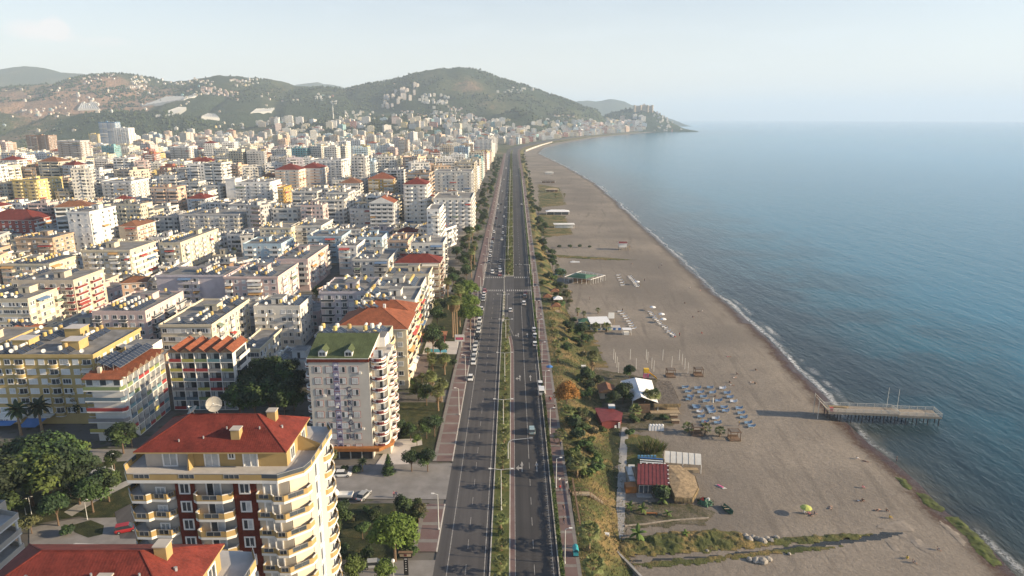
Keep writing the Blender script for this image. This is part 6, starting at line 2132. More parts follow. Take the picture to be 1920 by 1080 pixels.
def rel(root, *pts):
 return [Vector(p) - Vector(root.location) for p in pts]
class Grp:
 """a thing whose parts are drawn in world metres"""
 def __init__(s, name, label, cat, at, group=None):
  s.o = thing(name, label, cat, (at.x, at.y, at.z), 0, group)
  s.at = Vector(at)
 def part(s, nm, mb, color=None):
  mb.v = [tuple(Vector(v) - s.at) for v in mb.v]
  return part(mb, nm, s.o, color=color)
def thatch_fringe(mb, a, b, n, m='straw', L=.9):
 a, b = Vector(a), Vector(b)
 for i in range(n):
  p = a.lerp(b, RP.random()) + Vector((RP.uniform(-.15, .15), RP.uniform(-.15, .15), 0))
  w = (b - a).normalized() * .12
  q = p + Vector((RP.uniform(-.25, .25), RP.uniform(-.25, .25), -L * RP.uniform(.5, 1.1)))
  mb.face([p - w, p + w, q], m)
def thatch_fuzz(mb, quad, n, m='straw', s=.5):
 a, b, c, d = [Vector(p) for p in quad]
 nr = (b - a).cross(d - a).normalized()
 for _ in range(n):
  u, v = RP.random(), RP.random()
  p = a.lerp(b, u).lerp(d.lerp(c, u), v)
  e = Vector((RP.uniform(-1, 1), RP.uniform(-1, 1), 0)).normalized()
  w = e.cross(nr).normalized() * .09
  mb.face([p - w, p + w, p + e * s * RP.uniform(.5, 1.4) + nr * RP.uniform(.05, .3)], m)
g = Grp('tent_restaurant', 'white ridge tent with a grey thatched awning beside the sunbeds', 'restaurant', PB(1205, 760))
bl, rb, br = P(1164, 714, -.9), P(1191, 708, 2.0), P(1222, 713, -.9)
fl, rf, fr = P(1186, 752, -.9), P(1203, 744, 2.0), P(1234, 755, -.9)
mb = MB(); quadroof(mb, [fl, rf, rb, bl], 'canvas_white', .05); quadroof(mb, [rf, fr, br, rb], 'canvas_white', .05)
g.part('tent_roof', mb)
mb = MB(); posts(mb, [(p.x, p.y) for p in (bl, br, fl, fr)] + [((fl.x + bl.x) / 2, (fl.y + bl.y) / 2), ((fr.x + fl.x) / 2, fl.y)], .1, 'frame_white', -.95); g.part('post', mb)
t0, t1, t2, t3 = P(1233, 713, -.6), P(1256, 714, -1.2), P(1276, 757, -1.4), P(1226, 757, -1.0)
mb = MB(); quadroof(mb, [t3, t2, t1, t0], 'thatch_grey', .25); thatch_fuzz(mb, [t3, t2, t1, t0], 700, 'thatch_grey', .7)
g.part('thatched_roof', mb)
mb = MB(); thatch_fringe(mb, t3, t2, 700, 'straw', 1.3); thatch_fringe(mb, t2, t1, 500, 'straw', .9); g.part('thatch_fringe', mb)
mb = MB(); posts(mb, [(t2.x - .4, t2.y + .3), (t3.x + .4, t3.y + .3), ((t2.x + t3.x) / 2, t2.y + .3), (t1.x - .3, t1.y)], .1, 'wood', -1.5); g.part('post', mb)
mb = MB(); mb.box(t3.x - 1, t2.x - .5, t2.y - 2.0, t2.y + 2, -4.3, -3.55, 'wood_pale'); mb.box(t3.x - 5, t3.x - 1.2, t3.y - .3, t3.y + 4, -4.3, -1.3, 'wood'); g.part('terrace', mb)
for i, (u, v) in enumerate(((1263, 783), (1266, 793))):
 p = PB(u, v); mb = MB(); mb.box(-1.1, 1.1, -.5, .5, -.1, .9, 'wood'); mb.box(-1.2, 1.2, -.6, .6, .902, 1.0, 'wood_pale')
 tag(mb.build('wooden_counter', None, p), ('wooden counter at the terrace corner, nearer the tent', 'wooden counter at the terrace corner, nearer the cabanas')[i], 'counter')
p = PB(1139, 748)
g = Grp('beach_hut', 'cream hut with a brown tiled gable beside the tent', 'hut', p)
mb = MB(); mb.box(p.x - 2.4, p.x + 2.4, p.y, p.y + 5, p.z - .3, -1.6, 'cream_wall'); g.part('wall', mb)
mb = MB(); mb.face([(p.x - .9, p.y - .02, -3.2), (p.x + .9, p.y - .02, -3.2), (p.x + .9, p.y - .02, -2.2), (p.x - .9, p.y - .02, -2.2)], 'dark_recess'); g.part('window', mb)
mb = MB(); mb.hip(p.x - 2.5, p.x + 2.5, p.y - .4, p.y + 5, -1.38, 1.3, 'tile_brown', .4, 'wood', 'y', True); g.part('roof', mb)
mb = MB(); mb.box(p.x + 2.95, p.x + 6.5, p.y + 1, p.y + 5, -4, -1.9, 'white_paint', 'canvas_white'); g.part('annex', mb)
a, b, c, d = P(1115, 765, -.7), P(1141, 763, -.7), P(1147, 788, -1.2), P(1127, 791, -1.2)
g = Grp('beach_hut', 'dark red hut with a red angled roof below the slope', 'hut', PB(1145, 796))
mb = MB(); quadroof(mb, [d, c, b, a], 'metal_red'); e, f = P(1168, 774, -1.2), P(1165, 789, -1.6)
quadroof(mb, [c, f, e, b], 'metal_red'); g.part('roof', mb)
mb = MB(); mb.prism([(d.x + .3, d.y + .3), (c.x, c.y + .3), (f.x - .3, f.y + .3), (e.x - .3, e.y - .3), (b.x, b.y - .3), (a.x + .3, a.y - .3)], -4.4, -1.55, 'metal_red'); g.part('wall', mb)
mb = MB(); mb.box(f.x - .9, f.x - .28, f.y - .1, f.y + .28, -4, -2.2, 'white_paint'); g.part('door', mb)
mb = MB(); mb.box(b.x - .2, b.x + 1.8, b.y - 1.5, b.y + .2, -.55, .2, 'blue_hoarding', 'white_paint'); g.part('roof_tank', mb)
p = PB(1094, 697)
g = Grp('kiosk', 'small white sentry kiosk beside the tree', 'kiosk', p)
mb = MB(); mb.box(p.x - .7, p.x + .7, p.y - .6, p.y + .6, p.z, p.z + 2.2, 'white_paint'); g.part('wall', mb)
mb = MB(); mb.box(p.x - .85, p.x + .85, p.y - .75, p.y + .75, p.z + 2.21, p.z + 2.35, 'white_paint'); g.part('roof', mb)
mb = MB(); mb.face([(p.x - .4, p.y - .61, p.z + 1), (p.x + .4, p.y - .61, p.z + 1), (p.x + .4, p.y - .61, p.z + 1.8), (p.x - .4, p.y - .61, p.z + 1.8)], 'glass'); g.part('window', mb)
p = PB(1211, 709)
g = Grp('play_tower', 'yellow play tower with a slide and pink ladder', 'slide', p)
mb = MB(); mb.box(p.x - .9, p.x + .9, p.y - .7, p.y + .7, p.z + 2.2, p.z + 3.6, 'yellow_paint'); g.part('cabin', mb)
mb = MB()
for x, y in ((-.8, -.6), (.8, -.6), (.8, .6), (-.8, .6)): mb.tube((p.x + x, p.y + y, p.z - .2), (p.x + x, p.y + y, p.z + 2.2), .09, .09, 'pink_paint', 6)
for k in range(4): mb.box(p.x - .8, p.x + .8, p.y - .72, p.y - .6, p.z + .3 + .45 * k, p.z + .42 + .45 * k, 'pink_paint')
g.part('ladder', mb)
mb = MB(); q = Vector((p.x + 3.6, p.y - 1.0, p.z + .2)); s_ = Vector((p.x + .9, p.y, p.z + 2.2))
w = Vector((0, .45, 0)); mb.face([s_ - w, q - w, q + w, s_ + w], 'yellow_paint'); dn = Vector((0, 0, .1)); mb.face([s_ + w - dn, q + w - dn, q - w - dn, s_ - w - dn], 'yellow_paint')
for sg in (-1, 1): mb.face([s_ + w * sg - dn, q + w * sg - dn, q + w * sg + Vector((0, 0, .3)), s_ + w * sg + Vector((0, 0, .3))], 'yellow_paint')
g.part('chute', mb)
A, B_, C2, D = P(1195, 908, -1.3), P(1254, 910, -1.3), P(1252, 870, -.6), P(1196, 869, -.6)
g = Grp('beach_shack', 'maroon metal roofed shack with ragged thatch on its sea side', 'shack', PB(1225, 925))
mb = MB(); quadroof(mb, [A, B_, C2, D], 'metal_red')
for i in range(9):
 a, b = A.lerp(B_, i / 8), D.lerp(C2, i / 8); mb.tube(a + Vector((0, 0, .03)), b + Vector((0, 0, .03)), .05, .05, 'metal_red', 4)
for i in range(5):
 for (p0, p1) in ((B_, C2), (D, C2)):
  q = p0.lerp(p1, (i + .5) / 5); mb.box(q.x - .2, q.x + .2, q.y - .15, q.y + .15, q.z + .02, q.z + .12, 'white_paint')
g.part('roof', mb)
mb = MB(); mb.box(A.x + .2, B_.x - .3, A.y + .4, D.y - .2, -4.4, -1.45, 'wood'); mb.box(A.x - .2, B_.x - 4, A.y - 1.5, A.y + .38, -4.4, -3.9, 'path_concrete'); g.part('wall', mb)
mb = MB()
for i in range(4): mb.face([(A.x + .6 + i * 1.1, A.y + .37, -3.8), (A.x + 1.6 + i * 1.1, A.y + .37, -3.8), (A.x + 1.6 + i * 1.1, A.y + .37, -1.9), (A.x + .6 + i * 1.1, A.y + .37, -1.9)], 'glass')
for i in range(5): mb.box(A.x + .52 + i * 1.1, A.y * 0 + A.x + .6 + i * 1.1, A.y + .3, A.y + .36, -3.85, -1.8, 'frame_white')
mb.box(A.x + .5, A.x + 5, A.y + .3, A.y + .36, -1.8, -1.7, 'frame_white'); g.part('window', mb)
mb = MB(); a, b, c, d = P(1177, 890, -1.9), P(1190, 890, -1.9), P(1190, 871, -1.7), P(1178, 871, -1.7); quadroof(mb, [a, b, c, d], 'canvas'); mb.box(a.x + .1, b.x - .1, a.y - 2.6, d.y - .2, -4.4, -2.1, 'concrete', 'steel'); g.part('side_room', mb)
p = P(1183, 925, -4); mb = MB(); mb.box(p.x - 1.3, p.x + 1.35, p.y, p.y + 2.4, -4.4, -2.3, 'wood_orange', 'wood_orange'); g.part('orange_cabin', mb)
th = [P(1254, 872, -1.0), P(1274, 872, -1.4), P(1303, 893, -2.0), P(1309, 914, -2.2), P(1298, 934, -2.5), P(1266, 932, -2.2), P(1256, 908, -1.5)]
mb = MB(); ctr = P(1276, 902, -1.2)
for i in range(7): mb.face([ctr, th[(i + 1) % 7], th[i]][::-1], 'thatch'); mb.face([ctr - Vector((0, 0, .2)), th[(i + 1) % 7] - Vector((0, 0, .2)), th[i] - Vector((0, 0, .2))], 'thatch')
for i in range(7): thatch_fuzz(mb, [ctr, th[i], th[(i + 1) % 7], ctr], 220, RP.choice(('straw', 'thatch', 'thatch_grey')), .9)
g.part('thatched_roof', mb)
mb = MB()
for i in range(2, 6): thatch_fringe(mb, th[i], th[(i + 1) % 7], 300, 'straw', 1.5)
g.part('thatch_fringe', mb)
mb = MB(); posts(mb, [(t.x * .97 + ctr.x * .03, t.y * .97 + ctr.y * .03) for t in th[1:6]], .08, 'wood', -2.3); g.part('post', mb)
mb = MB()
for k in range(3):
 a, b = P(1200, 858 + k * 4, -.4), P(1243, 861 + k * 4, -.4); mb.tube(a, b, .16, .16, 'frame_white' if k else 'blue_paint', 6)
for k in range(6):
 q = P(1198 + k * 6, 856, -.3); mb.box(q.x - .3, q.x + .3, q.y - .2, q.y + .2, -.8, .05, 'blue_hoarding')
g.part('roof_pipes', mb)
a, b, c, d = P(1246, 867, -1.6), P(1315, 872, -1.6), P(1313, 851, -1.6), P(1246, 845, -1.6)
g = Grp('awning', 'cream barrel vaulted awning beside the maroon shack', 'awning', PB(1280, 880))
mb = MB()
n = 8
for i in range(6):
 pa, pb, qa, qb = a.lerp(b, i / 6), a.lerp(b, (i + 1) / 6), d.lerp(c, i / 6), d.lerp(c, (i + 1) / 6)
 for k in range(n):
  t, t2 = k / n, (k + 1) / n
  z, z2 = Vector((0, 0, 1.1 * math.sin(math.pi * t))), Vector((0, 0, 1.1 * math.sin(math.pi * t2)))
  mb.face([pa.lerp(qa, t) + z, pb.lerp(qb, t) + z, pb.lerp(qb, t2) + z2, pa.lerp(qa, t2) + z2], 'canvas')
 for k in range(n):
  t, t2 = k / n, (k + 1) / n
  mb.tube(pa.lerp(qa, t) + Vector((0, 0, 1.1 * math.sin(math.pi * t) + .03)), pa.lerp(qa, t2) + Vector((0, 0, 1.1 * math.sin(math.pi * t2) + .03)), .05, .05, 'wood_pale', 4)
g.part('canvas', mb)
mb = MB(); posts(mb, [(q.x, q.y) for q in (a, b, c, d, a.lerp(b, .5), d.lerp(c, .5))], .07, 'frame_white', -1.6); g.part('post', mb)
mb = MB(); mb.box(b.x - 4.5, b.x - .5, b.y + .3, b.y + 1.6, -4.3, -3.2, 'wood_pale'); mb.box(a.x + 1, b.x - 5.5, a.y + .6, a.y + 1.4, -4.3, -3.4, 'wood'); g.part('counter', mb)
g = Grp('pavilion', 'white pergola pavilion with a dark green hipped roof', 'pavilion', PB(1098, 532))
a, b, c, d = P(1062, 519, -.8), P(1098, 523, -.8), P(1121, 516, -.8), P(1080, 511, -.8)
m1, m2_ = P(1085, 513, .9), P(1098, 515, .9)
mb = MB()
for q in ([a, b, m2_, m1], [b, c, m2_], [c, d, m1, m2_], [d, a, m1]): mb.face(q, 'green_paint')
g.part('roof', mb)
mb = MB()
f0, f1, f2, f3 = P(1058, 519, -1), P(1108, 524, -1), P(1135, 516, -1), P(1090, 508, -1)
for p0, p1 in ((f0, f1), (f1, f2), (f2, f3), (f3, f0)):
 mb.tube(p0, p1, .16, .16, 'frame_white', 4)
 for k in range(7):
  q = p0.lerp(p1, k / 6); mb.tube((q.x, q.y, -4.3), (q.x, q.y, -1), .1, .1, 'frame_white', 5)
for k in range(9):
 q, r_ = f1.lerp(f2, k / 8), f0.lerp(f3, k / 8); 
 if k > 3: mb.tube(q, r_, .07, .07, 'frame_white', 4)
g.part('pergola', mb)
mb = MB(); q = (a + c) / 2; mb.box(q.x - 5, q.x + 3, q.y - 2, q.y + 3, -4.3, -1.4, 'wood'); g.part('bar', mb)
p = PB(1050, 515)
g = Grp('beach_hut', 'small grey hut with a dark green pyramid roof', 'hut', p)
mb = MB(); mb.box(p.x - 2.6, p.x + 2.6, p.y - 2, p.y + 3, p.z - .3, -1.8, 'blue_hoarding'); g.part('wall', mb)
mb = MB(); mb.hip(p.x - 2.6, p.x + 2.6, p.y - 2, p.y + 3, -1.57, 1.4, 'green_paint', .4); g.part('roof', mb)
g = Grp('beach_bar', 'blue and white beach bar with a flat white awning roof', 'beach bar', PB(1125, 618))
a, b, c, d = P(1107, 607, -1.3), P(1146, 606, -1.3), P(1138, 593, -1.0), P(1101, 594, -1.0)
mb = MB(); quadroof(mb, [a, b, c, d], 'canvas_white'); g.part('roof', mb)
mb = MB(); mb.box(a.x - .2, b.x + 4.2, a.y - .4, a.y - .25, -4.3, -3.0, 'blue_paint'); mb.box(b.x + .5, b.x + 4.2, a.y - .24, a.y + 4, -4.3, -3.2, 'white_paint', 'terrace_tile')
for k in range(6): mb.box(a.x + k * 2.2, a.x + k * 2.2 + 1.0, a.y - .44, a.y - .405, -4.0, -3.1, 'white_paint')
g.part('front', mb)
mb = MB(); posts(mb, [(q.x, q.y) for q in (a, b, c, d, a.lerp(b, .5))], .09, 'frame_white', -1.3); g.part('post', mb)
mb = MB(); mb.box(a.x + 1, b.x - 1, a.y + 2, d.y - .5, -4.3, -1.7, 'wood_pale'); g.part('bar', mb)
p = PB(1097, 613)
mb = MB(); mb.box(p.x - 2.5, p.x + 2.4, p.y, p.y + 4.4, p.z - .3, -2.0, 'turquoise_paint'); g.part('store_room', mb)
mb = MB(); mb.hip(p.x - 2.5, p.x + 2.4, p.y, p.y + 4.4, -1.77, 1.1, 'green_paint', .4); g.part('store_roof', mb)
mb = MB(); q = [P(u, v, -1.0) for u, v in ((1140, 597), (1152, 597), (1152, 586), (1141, 586))]
quadroof(mb, q, 'canvas', .05); posts(mb, [(k.x, k.y) for k in q], .08, 'wood_pale', -1.05); g.part('pergola', mb)
p = PB(1175, 627)
g = Grp('kiosk_tent', 'little white tent kiosk with a flat canopy on open sand', 'kiosk', p)
mb = MB(); mb.box(p.x - 1.9, p.x + 1.9, p.y - 1.2, p.y + 1.8, p.z + 2.3, p.z + 2.45, 'canvas_white'); g.part('canopy', mb)
mb = MB(); mb.box(p.x - 1.3, p.x + .9, p.y - 1, p.y + 1, p.z - .1, p.z + 1.2, 'white_paint'); posts(mb, [(p.x + x, p.y + y) for x in (-1.8, 1.8) for y in (-1.1, 1.7)], .05, 'frame_white', p.z + 2.3); g.part('counter', mb)
p = PB(1167, 468)
g = Grp('lifeguard_hut', 'white lifeguard hut on stilts with a red roof', 'lifeguard hut', p)
mb = MB(); mb.box(p.x - 2.6, p.x + 2.6, p.y - 2, p.y + 2, p.z + 2.0, p.z + 4.6, 'white_paint'); g.part('cabin', mb)
mb = MB(); mb.hip(p.x - 2.6, p.x + 2.6, p.y - 2, p.y + 2, p.z + 4.83, .9, 'metal_red', .4, gable=True); g.part('roof', mb)
mb = MB(); posts(mb, [(p.x + x, p.y + y) for x in (-2.4, 0, 2.4) for y in (-1.8, 1.8)], .12, 'wood_pale', p.z + 2.0); g.part('stilt', mb)
mb = MB(); mb.box(p.x + 2.61, p.x + 5, p.y - 1.6, p.y + 1.6, p.z + 1.9, p.z + 2.02, 'wood_pale'); mb.box(p.x + 4.9, p.x + 5, p.y - 1.6, p.y + 1.6, p.z + 2.03, p.z + 3, 'wood_pale'); posts(mb, [(p.x + 4.8, p.y - 1.4), (p.x + 4.8, p.y + 1.4)], .1, 'wood_pale', p.z + 1.9); g.part('deck', mb)
for (u, v, w, d, h, roofm, lab, wall) in ((1046, 403, 22, 10, 3, 'canvas_white', 'long far beach bar under a white tent roof', 'glass'), (1058, 428, 17, 8, 3.2, 'white_paint', 'low white beach house with a flat roof among shrubs', 'white_paint'),
                                          (1035, 360, 16, 8, 3, 'wood_pale', 'far timber beach bar with a brown roof', 'wood'), (1030, 327, 14, 7, 3, 'canvas', 'farthest pale beach kiosk near the bend', 'white_paint'), (1028, 343, 20, 6, 2.6, 'thatch_grey', 'far thatched shelter on the open sand', 'wood')):
 p = PB(u, v)
 g = Grp('beach_house', lab, 'beach house', p)
 mb = MB(); mb.box(p.x - w / 2 + 1, p.x + w / 2 - 1, p.y + 1, p.y + d - 1, p.z - .3, p.z + h - .25, wall); g.part('wall', mb)
 mb = MB(); mb.hip(p.x - w / 2, p.x + w / 2, p.y, p.y + d, p.z + h, 1.4 if roofm != 'white_paint' else .3, roofm, .3); g.part('roof', mb)
 mb = MB(); posts(mb, [(p.x + x, p.y + .3) for x in (-w / 2 + .3, -w / 6, w / 6, w / 2 - .3)], .1, 'frame_white', p.z + h - .2); g.part('post', mb)
for u, v, lab, m in ((1040, 555, 'brown gazebo farthest from the viewer in the promenade cafe', 'tile_brown'), (1026, 566, 'brown gazebo nearest the promenade in the cafe', 'tile_brown'), (1042, 583, 'brown gazebo nearest the viewer in the promenade cafe', 'tile_brown'), (1046, 570, 'white pointed tent among the brown gazebos', 'canvas_white')):
 p = P(u, v, -1.2)
 g = Grp('gazebo', lab, 'gazebo', p)
 mb = MB(); mb.hip(p.x - 1.9, p.x + 1.9, p.y - 1.9, p.y + 1.9, p.z + 2.7, 1.3, m, .3, 'wood'); g.part('roof', mb)
 mb = MB()
 for x in (-1.7, 1.7):
  for y in (-1.7, 1.7): mb.tube((p.x + x, p.y + y, p.z - 2.2), (p.x + x, p.y + y, p.z + 2.5), .09, .09, 'wood', 6)
 mb.box(p.x - 2, p.x + 2, p.y - 2, p.y + 2, p.z - .25, p.z - .05, 'wood_pale'); g.part('frame', mb)
a, b = P(1066, 925, .1), P(1094, 928, -.9)
g = Grp('stairs', 'wooden stairway with landing going down the slope from the promenade', 'stairs', Vector((a.x, a.y, 0)))
mb = MB(); mb.box(14.0, 18.2, a.y - .9, a.y + .9, -.05, .1, 'wood_pale')
e = PB(1142, 952)
st = Vector((18.2, a.y, .0))
n = 16
for k in range(n):
 t = (k + .5) / n
 q = st.lerp(e, t)
 d = (Vector((e.x, e.y, 0)) - Vector((st.x, st.y, 0))).normalized(); s_ = Vector((d.y, -d.x, 0)) * .8; h = d * .36
 mb.prism([tuple((q - h - s_)[:2]), tuple((q + h - s_)[:2]), tuple((q + h + s_)[:2]), tuple((q - h + s_)[:2])], q.z - .1, q.z, 'wood_pale')
g.part('steps', mb)
mb = MB()
for sg in (-1, 1):
 s_ = Vector((d.y, -d.x, 0)) * .8 * sg
 mb.tube(st + s_ + Vector((0, 0, 1)), e + s_ + Vector((0, 0, 1)), .05, .05, 'wood', 5)
 for k in range(7):
  q = st.lerp(e, k / 6) + s_; mb.tube(q + Vector((0, 0, -.8)), q + Vector((0, 0, 1)), .06, .06, 'wood', 5)
 mb.tube((14, a.y + .85 * sg, 1.05), (18.2, a.y + .85 * sg, 1.05), .05, .05, 'wood', 5)
 for x in (14, 16, 18.1): mb.tube((x, a.y + .85 * sg, -2.5), (x, a.y + .85 * sg, 1.05), .06, .06, 'wood', 5)
g.part('handrail', mb)
mb = MB()
for k in range(7): mb.tube((promR(149.0 - k * 3) + 1.1, 148.5 - k * 3, -.4), (promR(149.0 - k * 3) + 1.1, 148.5 - k * 3, 1.0), .07, .07, 'wood', 5)
mb.box(promR(140) + .95, promR(140) + 1.25, 130, 148.5, .85, .98, 'wood'); mb.box(promR(140) + .95, promR(140) + 1.25, 130, 148.5, .35, .45, 'wood')
tag(mb.build('fence'), 'brown timber fence beside the promenade below the stairs', 'fence')
def make_lounger(cm, name, label, group):
 r = thing(name, label, 'sun lounger', (0, 0, -950), 0, group)
 mb = MB(); mb.box(-.95, .5, -.32, .32, .30, .36, 'frame_white', bot=True); part(mb, 'frame', r)
 for x in (-.85, .4):
  for y in (-.28, .28):
   mb = MB(); mb.box(x - .04, x + .04, y - .04, y + .04, 0, .3, 'frame_white'); part(mb, 'leg', r)
 mb = MB(); mb.box(-.93, .48, -.3, .3, .362, .44, cm); part(mb, 'mattress', r)
 mb = MB(); a = [(.5, -.32, .36), (.5, .32, .36), (1.0, .32, .82), (1.0, -.32, .82)]
 mb.face([a[3], a[2], a[1], a[0]][::-1], cm); mb.face([(x + .06, y, z - .06) for x, y, z in a][::-1], 'frame_white'); part(mb, 'backrest', r)
 return r
simple('lounger_blue', c4(.20, .31, .44), .6, .15, 3, rnd=.2)
lb = make_lounger('lounger_blue', 'sun_lounger', 'x', 'blue sun loungers on the sand')
lw = make_lounger('canvas_white', 'sun_lounger', 'x', 'white sun loungers on the sand')
used = set()
def put(root, p, rz, label, sc=1.0):
 if root.name not in used:
  used.add(root.name); o = root; o.location = p; o.rotation_euler = (0, 0, rz); o['label'] = label
 else:
  o = dup(root, p, rz, label)
 if sc != 1: o.scale = (sc, sc, sc)
 return o
BL = [[(1195, 348), (1320, 355), (1445, 352), (1570, 357)], [(1225, 390), (1350, 398), (1470, 402), (1615, 405)], [(1250, 440), (1378, 443), (1645, 447)], [(1235, 470), (1405, 487), (1530, 482), (1680, 490)], [(1300, 537), (1435, 547), (1585, 548), (1735, 557)], [(1312, 552), (1450, 570), (1600, 585), (1755, 607)], [(1345, 592), (1465, 597), (1780, 650)], [(1355, 643), (1500, 660), (1825, 705)], [(1395, 692), (1520, 705), (1860, 738)]]
for r, row in enumerate(BL):
 k = 0
 for i, (x, y) in enumerate(row):
  for j in range(2):
   p = PB(1060 + x / 5.333 + (j * .4), 660 + y / 5.333 + 1.2 + j * 2.2)
   white = (r, i) in ((0, 3), (3, 3), (6, 0), (7, 1)) 
   put(lw if white else lb, p, RP.uniform(-.35, .05), '%s sun lounger, %s from the left in the %s row of the blue field' % ('white' if white else 'blue', nth(k), nth(r)), 1.12)
   k += 1
zz = lambda x, y: PB(1000 + x / 4.909, 440 + y / 4.909)
k = 0
for i in range(18):
 t = i / 17
 p = zz(1068 + (1290 - 1068) * t + RP.uniform(-9, 9), 712 + (940 - 712) * t ** .95)
 put(lw, p, RP.uniform(-.1, .6), 'white sun lounger, %s from the far end of the long diagonal row' % nth(i), .9)
for gi, (x0_, y0_, x1_, y1_, n, nm) in enumerate(((885, 388, 955, 482, 9, 'right group by the green roofed pavilion'), (775, 378, 820, 470, 5, 'left group by the green roofed pavilion'), (800, 712, 925, 870, 8, 'row beside the beach bar'))):
 for i in range(n):
  t = i / max(1, n - 1)
  put(lw, zz(x0_ + (x1_ - x0_) * t + RP.uniform(-6, 6), y0_ + (y1_ - y0_) * t), .2, 'white sun lounger, %s in the %s' % (nth(i), nm), 1.15)
def umbrella(p, m, label, r=1.25, h=2.3, closed=False, group='beach umbrellas', tilt=0):
 t = thing('beach_umbrella', label, 'umbrella', p, RP.uniform(0, 1), group)
 mb = MB(); mb.tube((0, 0, -.2), (0, 0, h), .03, .03, 'steel', 6); part(mb, 'pole', t)
 mb = MB()
 if closed: mb.lathe([(.05, .7), (.28, .9), (.22, h - .3), (.02, h + .1)], m, 10)
 else:
  mb.lathe([(r, h - .5), (r * .72, h - .22), (r * .35, h - .05), (.02, h + .05)], m, 8); mb.lathe([(r, h - .5), (r * .98, h - .62)], m, 8)
 part(mb, 'canopy', t)
simple('lime_canvas', c4(.42, .46, .12), .8, .1)
umbrella(PB(1510, 965), 'lime_canvas', 'lime yellow beach umbrella open above a group of bathers', 1.35, 2.3)
umbrella(PB(1336, 760), 'canvas', 'closed cream umbrella in the middle of the blue loungers', 1, 2.6, True)
for x, y, l in ((1097, 700, 'white umbrella at the far end of the diagonal row'), (1178, 765, 'white umbrella in the middle of the diagonal row'), (1193, 812, 'white umbrella nearest the viewer on the diagonal row'), (955, 462, 'white umbrella beside the pavilion loungers')):
 umbrella(zz(x, y), 'canvas_white', l, 1.5, 2.3)
cab = None
for u, v, lab in ((1257, 706, 'wooden cabana behind the blue loungers, left of two'), (1309, 704, 'wooden cabana behind the blue loungers, right of two'), (1307, 815, 'wooden cabana in front of the blue loungers, left of two'), (1376, 824, 'wooden cabana in front of the blue loungers, right of two')):
 p = PB(u, v)
 if cab is None:
  cab = thing('cabana', lab, 'cabana', p, 0, 'wooden cabanas')
  for x in (-1.4, 1.4):
   for y in (-1.2, 1.2):
    mb = MB(); mb.box(x - .08, x + .08, y - .08, y + .08, -.2, 2.7, 'wood'); part(mb, 'post', cab)
  mb = MB()
  for k in range(9): mb.box(-1.6, 1.6, -1.4 + k * .34, -1.28 + k * .34, 2.7, 2.8, 'wood')
  mb.box(-1.6, -1.48, -1.4, 1.4, 2.58, 2.7, 'wood'); mb.box(1.48, 1.6, -1.4, 1.4, 2.58, 2.7, 'wood'); mb.box(-1.2, 1.2, -1.0, 1.2, 2.81, 2.84, 'thatch_grey'); part(mb, 'roof', cab)
  mb = MB(); mb.box(-1.6, 1.6, -1.4, 1.4, .15, .35, 'wood'); mb.box(-1.3, 1.3, 1.0, 1.2, .352, 1.0, 'wood'); part(mb, 'platform', cab)
 else:
  dup(cab, p, RP.uniform(-.08, .08), lab)
for i, (x, y) in enumerate(((482, 75), (498, 112), (515, 154), (530, 212), (648, 76), (707, 172), (808, 82), (822, 106), (862, 166), (884, 196), (973, 82), (1063, 152), (1138, 82), (1167, 126), (1193, 172), (1224, 216))):
 p = PB(1060 + x / 5.333, 660 + y / 5.333)
 mb = MB(); mb.tube((0, 0, -.4), (0, 0, 4.1), .075, .065, 'white_paint', 7); mb.tube((0, 0, 4.1), (0, 0, 4.16), .1, .1, 'white_paint', 7)
 tag(mb.build('sports_post', None, p), 'white sports post on the sand, %s counting from the left' % nth(i), 'post', 'white sports posts')
p = PB(1363, 957)
g = Grp('dinghy', 'dark green dinghy lying on the sand', 'dinghy', p)
mb = MB()
sec = []
for k in range(9):
 t = k / 8
 w = .75 * math.sin(math.pi * (.12 + .76 * t)) ** .7; z = .55 + .25 * (2 * t - 1) ** 2
 sec.append([Vector((p.x + (t - .5) * 1.2, p.y - (t - .5) * 3.4, p.z)) + Vector((a * w, a * w * .35, b)) for a, b in ((-1, z), (-.7, .1), (0, 0), (.7, .1), (1, z))])
for a, b in zip(sec, sec[1:]):
 for i in range(4): mb.face([a[i], a[i + 1], b[i + 1], b[i]], 'green_paint'); mb.face([b[i] + Vector((0, 0, .06)), b[i + 1] + Vector((0, 0, .06)), a[i + 1] + Vector((0, 0, .06)), a[i] + Vector((0, 0, .06))], 'green_paint')
g.part('hull', mb)
mb = MB(); mb.box(p.x - .6, p.x + .6, p.y - .15, p.y + .15, p.z + .42, p.z + .48, 'wood_pale'); mb.box(p.x - .5, p.x + .5, p.y + .9, p.y + 1.1, p.z + .42, p.z + .48, 'wood_pale'); g.part('bench', mb)
p = PB(1322, 943); mb = MB(); blob(mb, (0, 0, .2), 1.9, .7, 160, .5, 'green_paint'); blob(mb, (-.6, .4, .6), .5, .4, 40, .3, 'red_paint'); blob(mb, (.8, .5, .7), .4, .4, 30, .3, 'white_paint')
tag(mb.build('net_pile', None, p), 'pile of green nets and red floats beside the thatch', 'net pile')
p = PB(1352, 913); mb = MB(); mb.prism([(-1.2, .9), (.2, -1.0), (1.2, -.9), (-.2, .8)], 0, .12, 'canvas'); mb.prism([(-.9, .7), (.1, -.6), (.5, -.55), (-.4, .7)], .121, .3, 'pink_paint'); tag(mb.build('surfboard', None, p), 'pale pink board lying on the sand near the shack', 'board')
for i in range(5):
 p = PB(1219 + i * 5.6, 807); mb = MB(); mb.box(-.42, .42, -.3, .3, 0, 1.7, 'canvas_white'); mb.lathe([(.42, 1.7), (.3, 1.95), (.02, 2.0)], 'canvas_white', 10); tag(mb.build('covered_chair_stack', None, p, .1), 'white covered chair stack, %s from the left of five' % nth(i), 'chair stack', 'white covered stacks')
